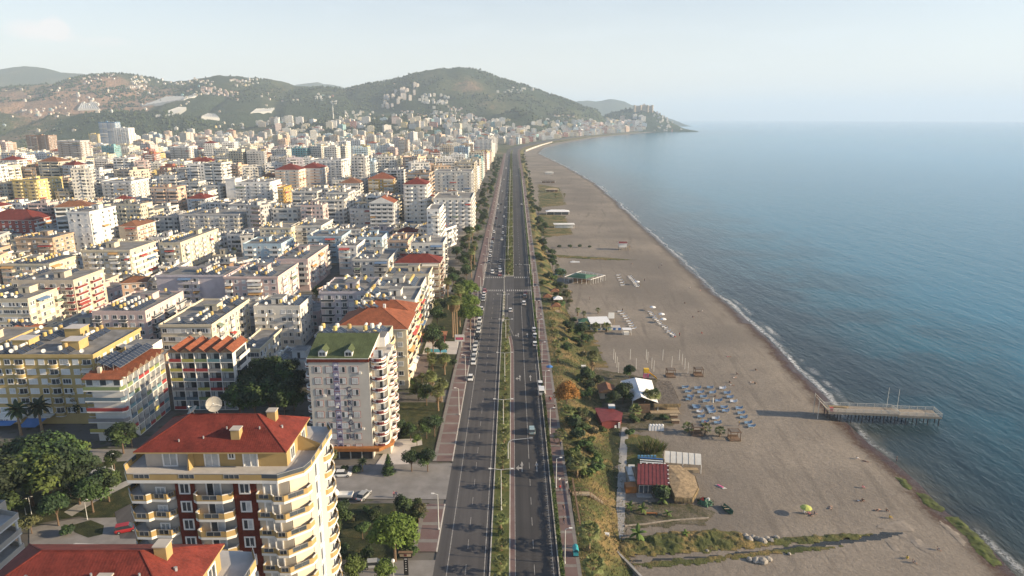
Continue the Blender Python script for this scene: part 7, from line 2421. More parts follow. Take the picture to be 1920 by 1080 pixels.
p = PB(1145, 803); g = Grp('plastic_chairs', 'heap of white plastic garden chairs before the red hut', 'chairs', p)
for i, (x, y) in enumerate(((-1.4, 0), (-.5, .5), (.5, .2), (1.4, -.3))):
 mb = MB()
 mb.box(p.x + x - .3, p.x + x + .3, p.y + y - .3, p.y + y + .3, p.z + .42, p.z + .48, 'white_paint'); mb.box(p.x + x - .3, p.x + x + .3, p.y + y + .24, p.y + y + .3, p.z + .481, p.z + 1.0, 'white_paint')
 for a in (-.26, .26):
  for b in (-.26, .26): mb.box(p.x + x + a - .03, p.x + x + a + .03, p.y + y + b - .03, p.y + y + b + .03, p.z, p.z + .42, 'white_paint')
 g.part('chair', mb)
p = PB(1220, 965); mb = MB(); mb.box(-1.6, 1.6, -.2, .2, .42, .5, 'wood_orange'); mb.box(-1.4, -1.2, -.18, .18, 0, .42, 'wood_orange'); mb.box(1.2, 1.4, -.18, .18, 0, .42, 'wood_orange'); tag(mb.build('bench', None, p), 'low orange bench in the planted bed', 'bench')
p = PB(1078, 492); mb = MB(); mb.prism([(-3, -.8), (3, -.6), (3, .6), (-3, .8)], 0, .5, 'canvas_white'); mb.prism([(-2, -.5), (0, -.5), (0, .5), (-2, .5)], .501, .9, 'canvas_white'); tag(mb.build('boat', None, p), 'upturned white boat lying on the upper sand', 'boat')
RK = random.Random(3)
for i, (u, v, s_) in enumerate(((1398, 1006, 0.81), (1405, 1012, 0.99), (1412, 1008, 0.74), (1421, 1012, 0.87), (1430, 1016, 1.12), (1438, 1011, 0.81), (1447, 1016, 0.93), (1456, 1009, 0.74), (1418, 1052, 0.99), (1430, 1054, 1.24), (1440, 1050, 0.93), (1405, 1050, 0.74), (1326, 1034, 0.43), (1480, 1040, 0.43))):
 p = PB(u, v)
 bm = bmesh_rock(RK, s_) if False else None
 mb = MB()
 pr_ = []
 for j in range(5):
  a = math.pi * j / 4 - math.pi / 2
  pr_.append([Vector((math.cos(a) * math.cos(t) * s_ * (1 + .3 * noise.noise(Vector((math.cos(t) * 1.5 + i * 9, math.sin(t) * 1.5, a)))), math.cos(a) * math.sin(t) * s_ * .8 * (1 + .3 * noise.noise(Vector((math.cos(t) + i * 5, math.sin(t) * 2, a)))), math.sin(a) * s_ * .6 + .2)) for t in [2 * math.pi * k / 9 for k in range(9)]])
 for a, b in zip(pr_, pr_[1:]):
  for k in range(9): mb.face([a[k], a[(k + 1) % 9], b[(k + 1) % 9], b[k]], 'rock')
 tag(mb.build('rock', None, p, RK.uniform(0, 3)), 'pale boulder on the stream bank, %s from the left' % nth(i) if i < 8 else 'pale boulder below the stream, number %s along it' % nth(i - 8), 'boulder', 'boulders by the stream')
def patch(name, pix, mat, z, kind='structure'):
 mb = MB(); mb.face([P(u, v, z) for u, v in pix], mat); return tag(mb.build(name), kind=kind)
patch('forecourt', [(690, 892), (737, 824), (790, 822), (792, 834), (770, 838), (766, 884)], 'plaza', -.02)
patch('garden_lawn', [(560, 945), (805, 943), (772, 1046), (540, 1050)], 'lawn', -.05)
patch('park_lawn', [(-60, 835), (250, 842), (262, 985), (150, 968), (50, 985), (-60, 1000)], 'lawn', -.06)
patch('park_path', [(120, 960), (170, 930), (240, 900), (250, 905), (180, 940), (135, 968)], 'path_concrete', -.04)
patch('lane', [(55, 990), (140, 972), (220, 970), (262, 990), (262, 1035), (55, 1045)], 'street_grey', -.04)
patch('lane', [(215, 960), (330, 900), (330, 1010), (225, 1010)], 'asphalt', -.03)
patch('planted_bed', [(133, 985), (170, 975), (195, 985), (192, 1002), (165, 1008), (140, 998)], 'lawn', -.01)
patch('lane', [(150, 842), (300, 842), (300, 862), (150, 868)], 'street_grey', -.03)
mb = MB()
for a, b in ((162, 196), (206, 330)): mb.face([(-34.5, a, -.05), (-20.5, a, -.05), (-20.5, b, -.05), (-34.5, b, -.05)], 'lawn')
tag(mb.build('garden_lawn'), kind='structure')
patch('red_court', [(766, 706), (782, 664), (806, 664), (800, 706)], 'paver_red', -.01)
patch('pool_terrace', [(792, 664), (800, 640), (862, 640), (856, 664)], 'plaza', -.01)
patch('garden_path', [(790, 720), (838, 712), (838, 716), (790, 728)], 'path_concrete', -.01)
mb = MB(); q = [P(u, v, 0) for u, v in ((797, 660), (838, 661), (838, 655), (799, 654))]; mb.face([p + Vector((0, 0, .02)) for p in q], 'pool_water'); tag(mb.build('pool_water'), kind='structure')
def hull(mb, secs, m, hw):
 """side profile stations (y, z bottom, z top, half width) joined into one body"""
 rows = []
 for y, zb, zt, w in secs:
  rows.append([(-w * hw, y, zb), (-w * hw * 1.02, y, (zb + zt) / 2), (-w * hw * .93, y, zt), (w * hw * .93, y, zt), (w * hw * 1.02, y, (zb + zt) / 2), (w * hw, y, zb)])
 for a, b in zip(rows, rows[1:]):
  for i in range(5): mb.face([a[i], a[i + 1], b[i + 1], b[i]], m)
  mb.face([a[5], a[0], b[0], b[5]], m)
 mb.face(rows[0][::-1], m); mb.face(rows[-1], m)
def make_car(name, cat, kind):
 r = thing(name, 'x', cat, (0, 0, -960), 0, 'vehicles on the avenue')
 L, W = {'sedan': (4.5, .9), 'suv': (4.4, .93), 'van': (5.2, .98), 'pickup': (5.4, .95)}[kind]
 h = L / 2
 mb = MB()
 if kind in ('sedan', 'suv'):
  zt = .82 if kind == 'sedan' else .95
  hull(mb, [(-h, .35, zt - .22, .86), (-h + .25, .25, zt - .04, .97), (-.9, .22, zt, 1), (h - 1.2, .22, zt - .02, 1), (h - .3, .25, zt - .12, .95), (h, .35, zt - .3, .82)], 'car_paint', W)
  top = 1.42 if kind == 'sedan' else 1.66
  ra, rb_ = (-1.35, .55) if kind == 'sedan' else (-1.95, .55)
  mb.box(-W * .74, W * .74, ra, rb_, top - .06, top, 'car_paint')
  cab = [(-W * .92, ra - .55 if kind == 'sedan' else ra - .2, rb_ + .75, zt - .02), (-W * .75, ra, rb_, top - .055)]
 elif kind == 'van':
  hull(mb, [(-h, .4, 1.9, .95), (-h + .1, .28, 2.05, 1), (h - 1.6, .28, 2.05, 1), (h - 1.0, .28, 1.25, 1), (h - .1, .3, 1.0, .95), (h, .4, .8, .9)], 'car_paint', W)
  cab = None
 else:
  hull(mb, [(.6, .4, 1.1, 1), (1.2, .35, 1.95, .98), (1.9, .35, 1.9, .96), (2.35, .4, 1.15, .95), (2.7, .45, .85, .9)], 'car_paint', W)
  mb.box(-W, W, -2.7, .55, .75, .9, 'car_paint')
  for x in (-W, W - .06): mb.box(x, x + .06, -2.7, .55, .905, 1.3, 'car_paint')
  mb.box(-W + .07, W - .07, -2.7, -2.64, .905, 1.3, 'car_paint')
  cab = None
 part(mb, 'body', r)
 mb = MB()
 if cab:
  (xa, ya, yb, za), (xc, yc, yd, zc) = cab
  A = [(xa, ya, za), (-xa, ya, za), (-xa, yb, za), (xa, yb, za)]; B2 = [(xc, yc, zc), (-xc, yc, zc), (-xc, yd, zc), (xc, yd, zc)]
  for i in range(4): mb.face([A[i], A[(i + 1) % 4], B2[(i + 1) % 4], B2[i]], 'car_glass')
 elif kind == 'van':
  mb.face([(-.85, h - 1.58, 2.0), (.85, h - 1.58, 2.0), (.9, h - .98, 1.3), (-.9, h - .98, 1.3)][::-1], 'car_glass'); mb.face([(-.8, -h - .012, 1.25), (.8, -h - .012, 1.25), (.8, -h - .012, 1.8), (-.8, -h - .012, 1.8)], 'car_glass')
  for s in (-1, 1): mb.face([(s * 1.005, -h + .4, 1.3), (s * 1.005, h - 1.5, 1.3), (s * .965, h - 1.7, 1.9), (s * .965, -h + .4, 1.9)], 'car_glass')
 else:
  mb.face([(-.8, 1.93, 1.88), (.8, 1.93, 1.88), (.84, 2.33, 1.22), (-.84, 2.33, 1.22)][::-1], 'car_glass')
  for s in (-1, 1): mb.face([(s * .975, .9, 1.2), (s * .975, 2.1, 1.2), (s * .95, 1.8, 1.8), (s * .95, 1.2, 1.8)], 'car_glass')
 part(mb, 'window', r)
 for x in (-W + .02, W - .02):
  for y in (-h + .85, h - .85):
   mb = MB(); mb.tube((x - .1, y, .33), (x + .1, y, .33), .33, .33, 'tyre', 10); mb.tube((x - .11, y, .33), (x + .11, y, .33), .18, .18, 'steel', 8); part(mb, 'wheel', r)
 for x in (-W * .7, W * .7):
  mb = MB(); mb.box(x - .16, x + .16, h - .1, h + .015, .55, .68, 'frame_white'); part(mb, 'headlight', r)
  mb = MB(); mb.box(x - .15, x + .15, -h - .02, -h + .1, .58, .72, 'red_paint'); part(mb, 'tail_light', r)
 return r
CARS = {k: make_car(n, c, k) for k, n, c in (('sedan', 'car', 'car'), ('suv', 'car', 'car'), ('van', 'van', 'van'), ('pickup', 'pickup_truck', 'truck'))}
PAINT = {'white': (.72, .72, .71, 1), 'silver': (.36, .37, .38, 1), 'grey': (.13, .135, .14, 1), 'black': (.018, .018, .02, 1), 'red': (.33, .02, .025, 1), 'dark red': (.10, .015, .02, 1), 'pale blue': (.30, .40, .42, 1), 'dark violet': (.05, .035, .07, 1)}
NCAR = []
def car(kind, colr, x, y, rz, label, z=0.0):
 r = CARS[kind]
 if r.location.z < -900:
  o = r; o.location = (x, y, z); o.rotation_euler = (0, 0, rz); o['label'] = label
  for c in KIDS[r.name]:
   c.color = PAINT[colr]
 else:
  o = dup(r, (x, y, z), rz, label, None, PAINT[colr], ('body',))
 return o
q6 = lambda x, y: P(880 + x / 4.908, 480 + y / 4.908 + 1.5)
PK = [((12, 980), 'white'), ((30, 945), 'silver'), ((38, 900), 'white'), ((36, 862), 'white'), ((42, 815), 'silver'), ((45, 745), 'black'), ((68, 690), 'white'), ((72, 650), 'silver'), ((86, 600), 'white'), ((82, 548), 'dark violet'), ((95, 525), 'grey'), ((112, 495), 'white'), ((115, 402), 'silver'), ((122, 378), 'white'), ((133, 352), 'white'), ((140, 322), 'red')]
lst = [(P(880, 711), 'white')] + [(q6(*a), c) for a, c in PK]
z5 = lambda x, y: P(840 + x / 4, 330 + y / 4 + 1)
lst += [(z5(x, y), c) for x, y, c in ((308, 648, 'grey'), (317, 602, 'white'), (319, 566, 'white'), (325, 531, 'silver'), (330, 500, 'white'), (335, 471, 'dark red'), (338, 421, 'white'), (318, 366, 'black'), (360, 316, 'dark red'), (368, 241, 'white'), (310, 212, 'white'))]
lst.sort(key=lambda a: a[0].y)
fixed, yp = [], 0
for i, (p, c) in enumerate(lst):
 y = max(p.y, yp + 5.1); yp = y
 car(RP.choice(('sedan', 'sedan', 'suv')), c, -13.9 + RP.uniform(-.12, .12), y, math.pi + RP.uniform(-.04, .04), '%s car parked at the left kerb, %s from the near end' % (c, nth(i)))
 if i == 0: tag(bpy.context.scene.objects[-1], None)
for (x, y), k, c, lab in (((213, 150), 'suv', 'white', 'white car waiting beside the red car before the crossing'), ((278, 108), 'sedan', 'silver', 'silver car at the tail of the three car queue'), ((284, 137), 'suv', 'white', 'white car in the middle of the queue behind the red car'), ((280, 170), 'sedan', 'red', 'bright red car stopped at the zebra crossing'), ((290, 44), 'sedan', 'grey', 'grey car coming up behind the queue at the crossing')):
 p = q6(x, y); car(k, c, p.x, p.y, math.pi, lab)
for (x, y), k, c, lab in (((515, 337), 'sedan', 'dark red', 'dark red car leading the right carriageway past the crossing'), ((510, 372), 'suv', 'grey', 'grey car following the dark red car'), ((502, 437), 'suv', 'white', 'white car behind the grey car on the right carriageway'), ((378, 500), 'sedan', 'white', 'white car alone in the turning lane'), ((596, 680), 'sedan', 'white', 'white car at the beach kerb, first of three from the far end'), ((604, 735), 'sedan', 'white', 'white car at the beach kerb, middle of three'), ((603, 812), 'sedan', 'white', 'white car at the beach kerb, nearest of three')):
 p = q6(x, y); car(k, c, p.x, p.y, 0, lab)
for u, v, k, c, rz, lab in ((1013, 722, 'sedan', 'white', 0, 'white car close behind a white van at the beach kerb'), (1015, 737, 'van', 'white', 0, 'white van parked at the beach kerb beside the orange tree'), (997, 810, 'suv', 'pale blue', 0, 'pale blue green car driving alone under the overhead arm'),
       (642, 892, 'sedan', 'white', -1.5, 'white car on the side street before the lettered block'), (640, 934, 'pickup', 'white', 1.57, 'white flatbed truck parked on the side street by the tower'), (682, 932, 'sedan', 'silver', -.35, 'silver car parked askew on the side street'), (702, 1062, 'sedan', 'silver', -1.45, 'silver car behind young trees at the bottom edge'),
       (238, 995, 'suv', 'red', -1.2, 'red car parked in the shade beside the tower'), (183, 888, 'sedan', 'black', -.6, 'dark car parked under the park trees'), (192, 893, 'van', 'silver', -.6, 'pale van parked under the park trees')):
 p = P(u, v); car(k, c, p.x, p.y, rz, lab)
MV = [(412, 428, 'white'), (404, 477, 'white'), (385, 376, 'black'), (412, 382, 'white'), (395, 272, 'black'), (420, 305, 'white'), (427, 237, 'white'), (398, 211, 'black'), (408, 113, 'white'), (437, 171, 'silver'), (410, 173, 'silver'), (395, 71, 'white'), (396, 42, 'white'), (437, 130, 'grey')]
for i, (x, y, c) in enumerate(sorted(MV, key=lambda a: -a[1])):
 p = z5(x, y); car('sedan', c, p.x, p.y, math.pi, '%s car coming along the left carriageway past the junction, %s from the crossing' % (c, nth(i)))
for i, (u, v, c, rz) in enumerate(((951, 294, 'white', math.pi), (949, 316, 'white', math.pi), (945, 337, 'white', math.pi), (978, 384, 'white', 0), (968.6, 330, 'white', 0), (966, 310, 'grey', 0), (954, 284, 'white', math.pi))):
 p = P(u, v); car('van' if i == 1 else 'sedan', c, p.x, p.y, rz, '%s %s far down the avenue, %s in the order of the list from left to right' % (c, 'van' if i == 1 else 'car', nth(i)) if False else '%s %s' % (c, ('car on the far left lane below the bend', 'van on the far left carriageway', 'car before the far white van', 'car at the beach kerb far past the junction', 'car in the far right carriageway', 'car ahead of all on the right carriageway', 'car where the avenue bends')[i]))
def lamp(kind):
 r = thing('street_lamp', 'x', 'street lamp', (0, 0, -970), 0, {'d': 'double armed median lamps', 's': 'kerbside lamps', 'p': 'promenade lamps'}[kind])
 h = {'d': 10.0, 's': 8.3, 'p': 7.6}[kind]
 mb = MB(); mb.tube((0, 0, 0), (0, 0, h), .13, .07, 'lamp_metal', 8); mb.tube((0, 0, 0), (0, 0, .35), .2, .2, 'lamp_metal', 8); part(mb, 'pole', r)
 for s in ((-1, 1) if kind == 'd' else (-1,) if kind == 's' else (1,)):
  a = 2.2 if kind == 'd' else .8
  mb = MB(); mb.path([(0, 0, h - .05), (s * a * .6, 0, h + .12), (s * a, 0, h + .2)], [.06, .05, .05], 'lamp_metal', 6); part(mb, 'arm', r)
  mb = MB(); mb.prism([(s * a - .1 - .45 * (s < 0), -.16), (s * a + .1 + .45 * (s > 0), -.16), (s * a + .1 + .45 * (s > 0), .16), (s * a - .1 - .45 * (s < 0), .16)], h + .14, h + .3, 'white_paint'); part(mb, 'lamp_head', r)
 return r
LM = {k: lamp(k) for k in 'dsp'}
for k, y0, dy, n, fx, lab in (('d', 136, 38.4, 26, lambda y: roadc(y) - (2.4 if y < 270 or y > 370 else 3.9), 'double armed lamp in the median, %s from the near end'), ('s', 128.6, 28.9, 30, lambda y: roadc(y) - 15.6, 'pale kerbside lamp on the left pavement, %s from the near end'), ('p', 117.2, 28.4, 30, lambda y: kerbR(y) + 1.35, 'promenade lamp along the hedge, %s from the near end')):
 i, y = 0, y0
 while i < n:
  if not (333 < y < 346 and k == 'd') and not (139 < y < 158 and k == 's'):
   o = put(LM[k], (fx(y), y, .12), 0, lab % nth(i)); 
   i += 1
  else: n -= 1
  y += dy
for u, v, lab in ((50, 972, 'park lamp with one pale head, near the grey balconies'), (60, 968, 'slim dark park lamp beside the pale one'), (164, 974, 'park lamp at the oval planted bed'), (212, 884, 'park lamp beside the parked cars')):
 p = P(u, v); o = dup(LM['p'], p, 0, lab, .62); o['group'] = 'park lamps'
p = P(739, 1098); t = thing('globe_lamp', 'garden lamp with a white globe at the bottom edge', 'lamp', p)
mb = MB(); mb.tube((0, 0, 0), (0, 0, 5.0), .08, .06, 'lamp_metal', 8); part(mb, 'pole', t)
mb = MB(); mb.lathe([(.02, 4.95), (.25, 5.05), (.36, 5.3), (.25, 5.58), (.02, 5.66)], 'white_paint', 12); part(mb, 'globe', t)
t = thing('overhead_arm', 'curved green post with a long arm over the right carriageway', 'mast', (-1.0, 158.5, .1))
mb = MB(); mb.path([(0, 0, 0), (0, 0, 4.6), (.25, 0, 5.4), (1.0, 0, 5.9), (5.6, 0, 6.4)], [.13, .11, .1, .08, .05], 'lamp_metal', 8); part(mb, 'pole', t)
mb = MB(); mb.box(5.4, 6.2, -.2, .2, 6.2, 6.6, 'steel'); part(mb, 'camera', t)
for x0_, x1_, y, lab in ((9.8, 1.6, 371.5, 'signal gantry over the right carriageway at the crossing'), (-15.5, -6, 374, 'signal gantry over the left carriageway at the crossing')):
 t = thing('traffic_signal', lab, 'traffic light', (x0_, y, .1), 0, 'signal gantries')
 mb = MB(); mb.tube((0, 0, 0), (0, 0, 6.0), .12, .1, 'lamp_metal', 8); mb.tube((0, 0, 5.9), (x1_ - x0_, 0, 6.1), .09, .06, 'lamp_metal', 6); part(mb, 'pole', t)
 for f in (.45, .8):
  mb = MB(); x = (x1_ - x0_) * f; mb.box(x - .18, x + .18, -.15, .15, 5.4, 6.5, 'black_paint'); part(mb, 'signal_head', t)
p = P(762, 1078); t = thing('totem_sign', 'dark totem sign with a wide top board by the lower side street', 'sign', (p.x, p.y, 0))
mb = MB(); mb.box(-.42, .42, -.12, .12, 0, 3.9, 'black_paint'); part(mb, 'post', t)
mb = MB(); mb.box(-1.25, 1.25, -.16, .16, 3.9, 4.9, 'black_paint'); mb.box(-1.35, 1.35, -.3, .3, 4.902, 5.05, 'wood'); mb.face([(-1.05, -.165, 4.1), (1.05, -.165, 4.1), (1.1, -.165, 4.7), (-1.1, -.165, 4.7)], 'wood_pale'); mb.box(-.3, .25, -.185, -.166, 4.2, 4.65, 'metal_red'); part(mb, 'board', t)
mb = MB()
for k, w in enumerate((.3, .12, .12, .12, .2, .1)): mb.box(-w, w, -.14, -.121, 3.5 - k * .5, 3.62 - k * .5, 'frame_white'); 
part(mb, 'lettering', t)
p = P(862, 652); t = thing('billboard', 'white billboard with a red panel beside the pool terrace', 'billboard', (p.x, p.y, 0))
mb = MB()
for x in (-.8, .8): mb.tube((x, 0, 0), (x, 0, 2.6), .09, .09, 'white_paint', 6)
part(mb, 'post', t)
mb = MB(); mb.box(-1.8, 1.8, -.1, .1, 2.6, 5.2, 'white_paint'); mb.face([(-1.5, -.105, 3.2), (1.5, -.105, 3.2), (1.5, -.105, 4.2), (-1.5, -.105, 4.2)], 'red_paint'); mb.face([(-1.1, -.11, 3.45), (1.0, -.11, 3.45), (1.0, -.11, 3.95), (-1.1, -.11, 3.95)], 'pink_paint'); part(mb, 'panel', t)
p = P(815, 640); t = thing('canopy', 'dusty red tiled canopy beside the pool terrace', 'canopy', (p.x, p.y, 0))
mb = MB(); mb.hip(-5.5, 4.5, -1.5, 3.5, 3.0, .9, 'tile_brown', .3, 'metal_red'); part(mb, 'roof', t)
mb = MB()
for x in (-5, -2, 1, 4): mb.tube((x, -1.2, 0), (x, -1.2, 2.8), .15, .15, 'metal_red', 8); mb.tube((x, 3.2, 0), (x, 3.2, 2.8), .15, .15, 'metal_red', 8)
part(mb, 'post', t)
p = P(1082, 1040, .13); t = thing('cart', 'turquoise covered cart standing on the promenade', 'cart', (p.x - .3, p.y, .13))
mb = MB(); mb.prism([(-.5, -.9), (.5, -.9), (.5, .9), (-.5, .9)], .35, 1.1, 'turquoise_paint'); part(mb, 'box', t)
mb = MB()
for k in range(6):
 a, b = math.pi * k / 6, math.pi * (k + 1) / 6
 mb.face([(-.6 * math.cos(a), -1.0, 1.1 + .75 * math.sin(a)), (-.6 * math.cos(b), -1.0, 1.1 + .75 * math.sin(b)), (-.6 * math.cos(b), 1.0, 1.1 + .75 * math.sin(b)), (-.6 * math.cos(a), 1.0, 1.1 + .75 * math.sin(a))], 'turquoise_paint')
part(mb, 'cover', t)
mb = MB()
for x in (-.5, .5):
 for y in (-.6, .6): mb.tube((x - .06, y, .25), (x + .06, y, .25), .25, .25, 'tyre', 10)
part(mb, 'wheel', t)
p = P(1030, 697, .13); umbrella(Vector((p.x, p.y, .13)), 'blue_paint', 'blue umbrella on the promenade before the orange tree', 1.2, 2.4)
def make_person(pose, name='person'):
 """one skinned body; colours by zone"""
 J = {'walk': dict(hip=.95, kn=[(-.1, .18, .5), (.1, -.12, .5)], an=[(-.1, .02, .08), (.1, -.34, .1)], toe=[(-.1, .2, .03), (.1, -.2, .02)], el=[(-.27, -.12, 1.12), (.27, .14, 1.12)], wr=[(-.27, .05, .9), (.27, .32, .98)], tilt=0),
         'stand': dict(hip=.95, kn=[(-.1, .03, .5), (.1, .03, .5)], an=[(-.11, 0, .08), (.11, 0, .08)], toe=[(-.12, .2, .03), (.12, .2, .03)], el=[(-.29, -.03, 1.12), (.29, -.03, 1.12)], wr=[(-.28, .08, .88), (.28, .08, .88)], tilt=0),
         'sit': dict(hip=.14, kn=[(-.14, .38, .5), (.14, .38, .5)], an=[(-.14, .62, .09), (.14, .62, .09)], toe=[(-.14, .82, .05), (.14, .82, .05)], el=[(-.32, .02, .38), (.32, .02, .38)], wr=[(-.24, .3, .42), (.24, .3, .42)], tilt=-.1),
         'lie': dict(hip=.13, kn=[(-.12, .46, .14), (.12, .46, .2)], an=[(-.13, .92, .1), (.13, .9, .1)], toe=[(-.15, .96, .26), (.15, .94, .26)], el=[(-.36, -.25, .12), (.36, -.25, .12)], wr=[(-.3, .02, .14), (.3, .02, .14)], tilt=-1.5)}[pose]
 hip = Vector((0, 0, J['hip']))
 T = Matrix.Rotation(-J['tilt'], 3, 'X')
 up = lambda x, y, z: hip + T @ Vector((x, y, z))
 V, E_, RAD = [], [], []
 def add(p, r, par=None):
  V.append(tuple(p)); RAD.append(r)
  if par is not None: E_.append((par, len(V) - 1))
  return len(V) - 1
 p0 = add(hip, .15)
 p1 = add(up(0, 0, .2), .135, p0); p2 = add(up(0, 0, .42), .16, p1); nk = add(up(0, .01, .58), .065, p2)
 hd = add(up(0, .03, .70), .105, nk); add(up(0, .02, .80), .085, hd); add(up(0, .13, .69), .03, hd)
 for k in (0, 1):
  s = -1 if k == 0 else 1
  h_ = add(hip + Vector((s * .1, .02, -.05 if pose in ('walk', 'stand') else 0)), .10, p0)
  kn = add(J['kn'][k], .068, h_); an = add(J['an'][k], .045, kn); add(J['toe'][k], .038, an)
  sh = add(up(s * .19, 0, .46), .07, p2); el = add(J['el'][k], .043, sh); wr = add(J['wr'][k], .032, el)
  d = (Vector(J['wr'][k]) - Vector(J['el'][k])).normalized()
  pm = add(Vector(J['wr'][k]) + d * .07, .03, wr)
  sd_ = Vector((1, 0, 0))
  for f in range(4): add(Vector(J['wr'][k]) + d * (.15 + .012 * (1.5 - abs(f - 1.3))) + sd_ * (f - 1.5) * .02 + Vector((0, 0, -.01 * f)), .009, pm)
  add(Vector(J['wr'][k]) + d * .08 - sd_ * s * .055, .01, wr)
 me = bpy.data.meshes.new('person')
 me.from_pydata(V, E_, [])
 o = bpy.data.objects.new('p', me); COL.objects.link(o)
 md = o.modifiers.new('s', 'SKIN'); o.modifiers.new('u', 'SUBSURF').levels = 1
 for i, r in enumerate(RAD): me.skin_vertices[0].data[i].radius = (r, r * (.72 if i in (0, 1, 2) else 1))
 me.skin_vertices[0].data[0].use_root = True
 bm_ = bpy.data.meshes.new_from_object(o.evaluated_get(bpy.context.evaluated_depsgraph_get()))
 bpy.data.objects.remove(o)
 bm_.materials.clear()
 for m in ('skin', 'cloth', 'trousers', 'hair'): bm_.materials.append(MATS[m])
 Ti = T.inverted()
 for pl in bm_.polygons:
  c = Ti @ (pl.center - hip)
  beach = pose in ('lie',)
  if c.z > .70 or (c.z > .62 and c.y < -.01): k = 3
  elif c.z > .54: k = 0
  elif c.z > .02 and abs(c.x) < .26: k = 1
  elif c.z > .2: k = 0
  elif pose in ('walk', 'stand') and pl.center.z > .12 and abs(c.x) < .22: k = 2
  elif pose in ('sit', 'lie') and c.length < .3: k = 2
  else: k = 0
  pl.material_index = k; pl.use_smooth = True
 return bm_
PM = {k: make_person(k) for k in ('walk', 'stand', 'sit', 'lie')}
CLO = {'red': (.42, .03, .04, 1), 'white': (.7, .7, .68, 1), 'black': (.025, .025, .03, 1), 'blue': (.06, .12, .32, 1), 'grey': (.2, .2, .21, 1), 'yellow': (.6, .45, .08, 1), 'pink': (.6, .25, .3, 1), 'dark blue': (.03, .045, .11, 1)}
def person(pose, c, p, rz, label, group):
 o = link('person', PM[pose], None, p, rz, CLO[c])
 tag(o, label, 'person', group)
WK = [(1032, 754, 'red', 'below the orange tree, beside another in black'), (1030, 752, 'black', 'below the orange tree, beside the one in red'), (1040, 768, 'black', 'alone below the orange tree'), (1047, 821, 'black', 'in the pair by the low hedge'), (1039, 829, 'grey', 'behind the pair by the low hedge'), (1051, 838, 'dark blue', 'nearest in the group by the low hedge'),
      (1049, 907, 'white', 'above the stairway'), (1050, 921, 'red', 'just left of the stairway'), (1062, 913, 'white', 'at the outer edge above the stairway'), (1067, 928, 'black', 'stepping onto the stairway'), (1056, 958, 'black', 'below the stairway'), (1057, 982, 'black', 'farthest below the stairway'),
      (1010, 570, 'black', 'near the cafe gazebos'), (1014, 581, 'dark blue', 'near the nearest cafe gazebo'), (1007, 592, 'black', 'behind the white clad walker'), (1014, 594, 'white', 'above the three white cars'), (1008, 608, 'dark blue', 'beside the farthest of three white cars'), (1020, 626, 'grey', 'beside the three white cars'), (998, 512, 'black', 'level with the crossing'), (1001, 533, 'red', 'between crossing and gazebos')]
for u, v, c, w in WK:
 p = P(u, v, .13); person('walk', c, p, RP.choice((0, math.pi)) + RP.uniform(-.2, .2), 'person in %s walking on the promenade %s' % (c, w), 'people on the promenade')
for u, v, c, w in ((739, 933, 'pink', 'in pink, left of a pair on the side street'), (743.5, 933, 'dark blue', 'in dark blue, right of a pair on the side street')):
 person('walk', c, P(u, v, .02), .4, 'person %s' % w, 'people on the side street')
z7 = lambda x, y: PB(1400 + x / 3.692, 860 + y / 3.692)
z3 = lambda x, y: PB(1060 + x / 5.333, 660 + y / 5.333)
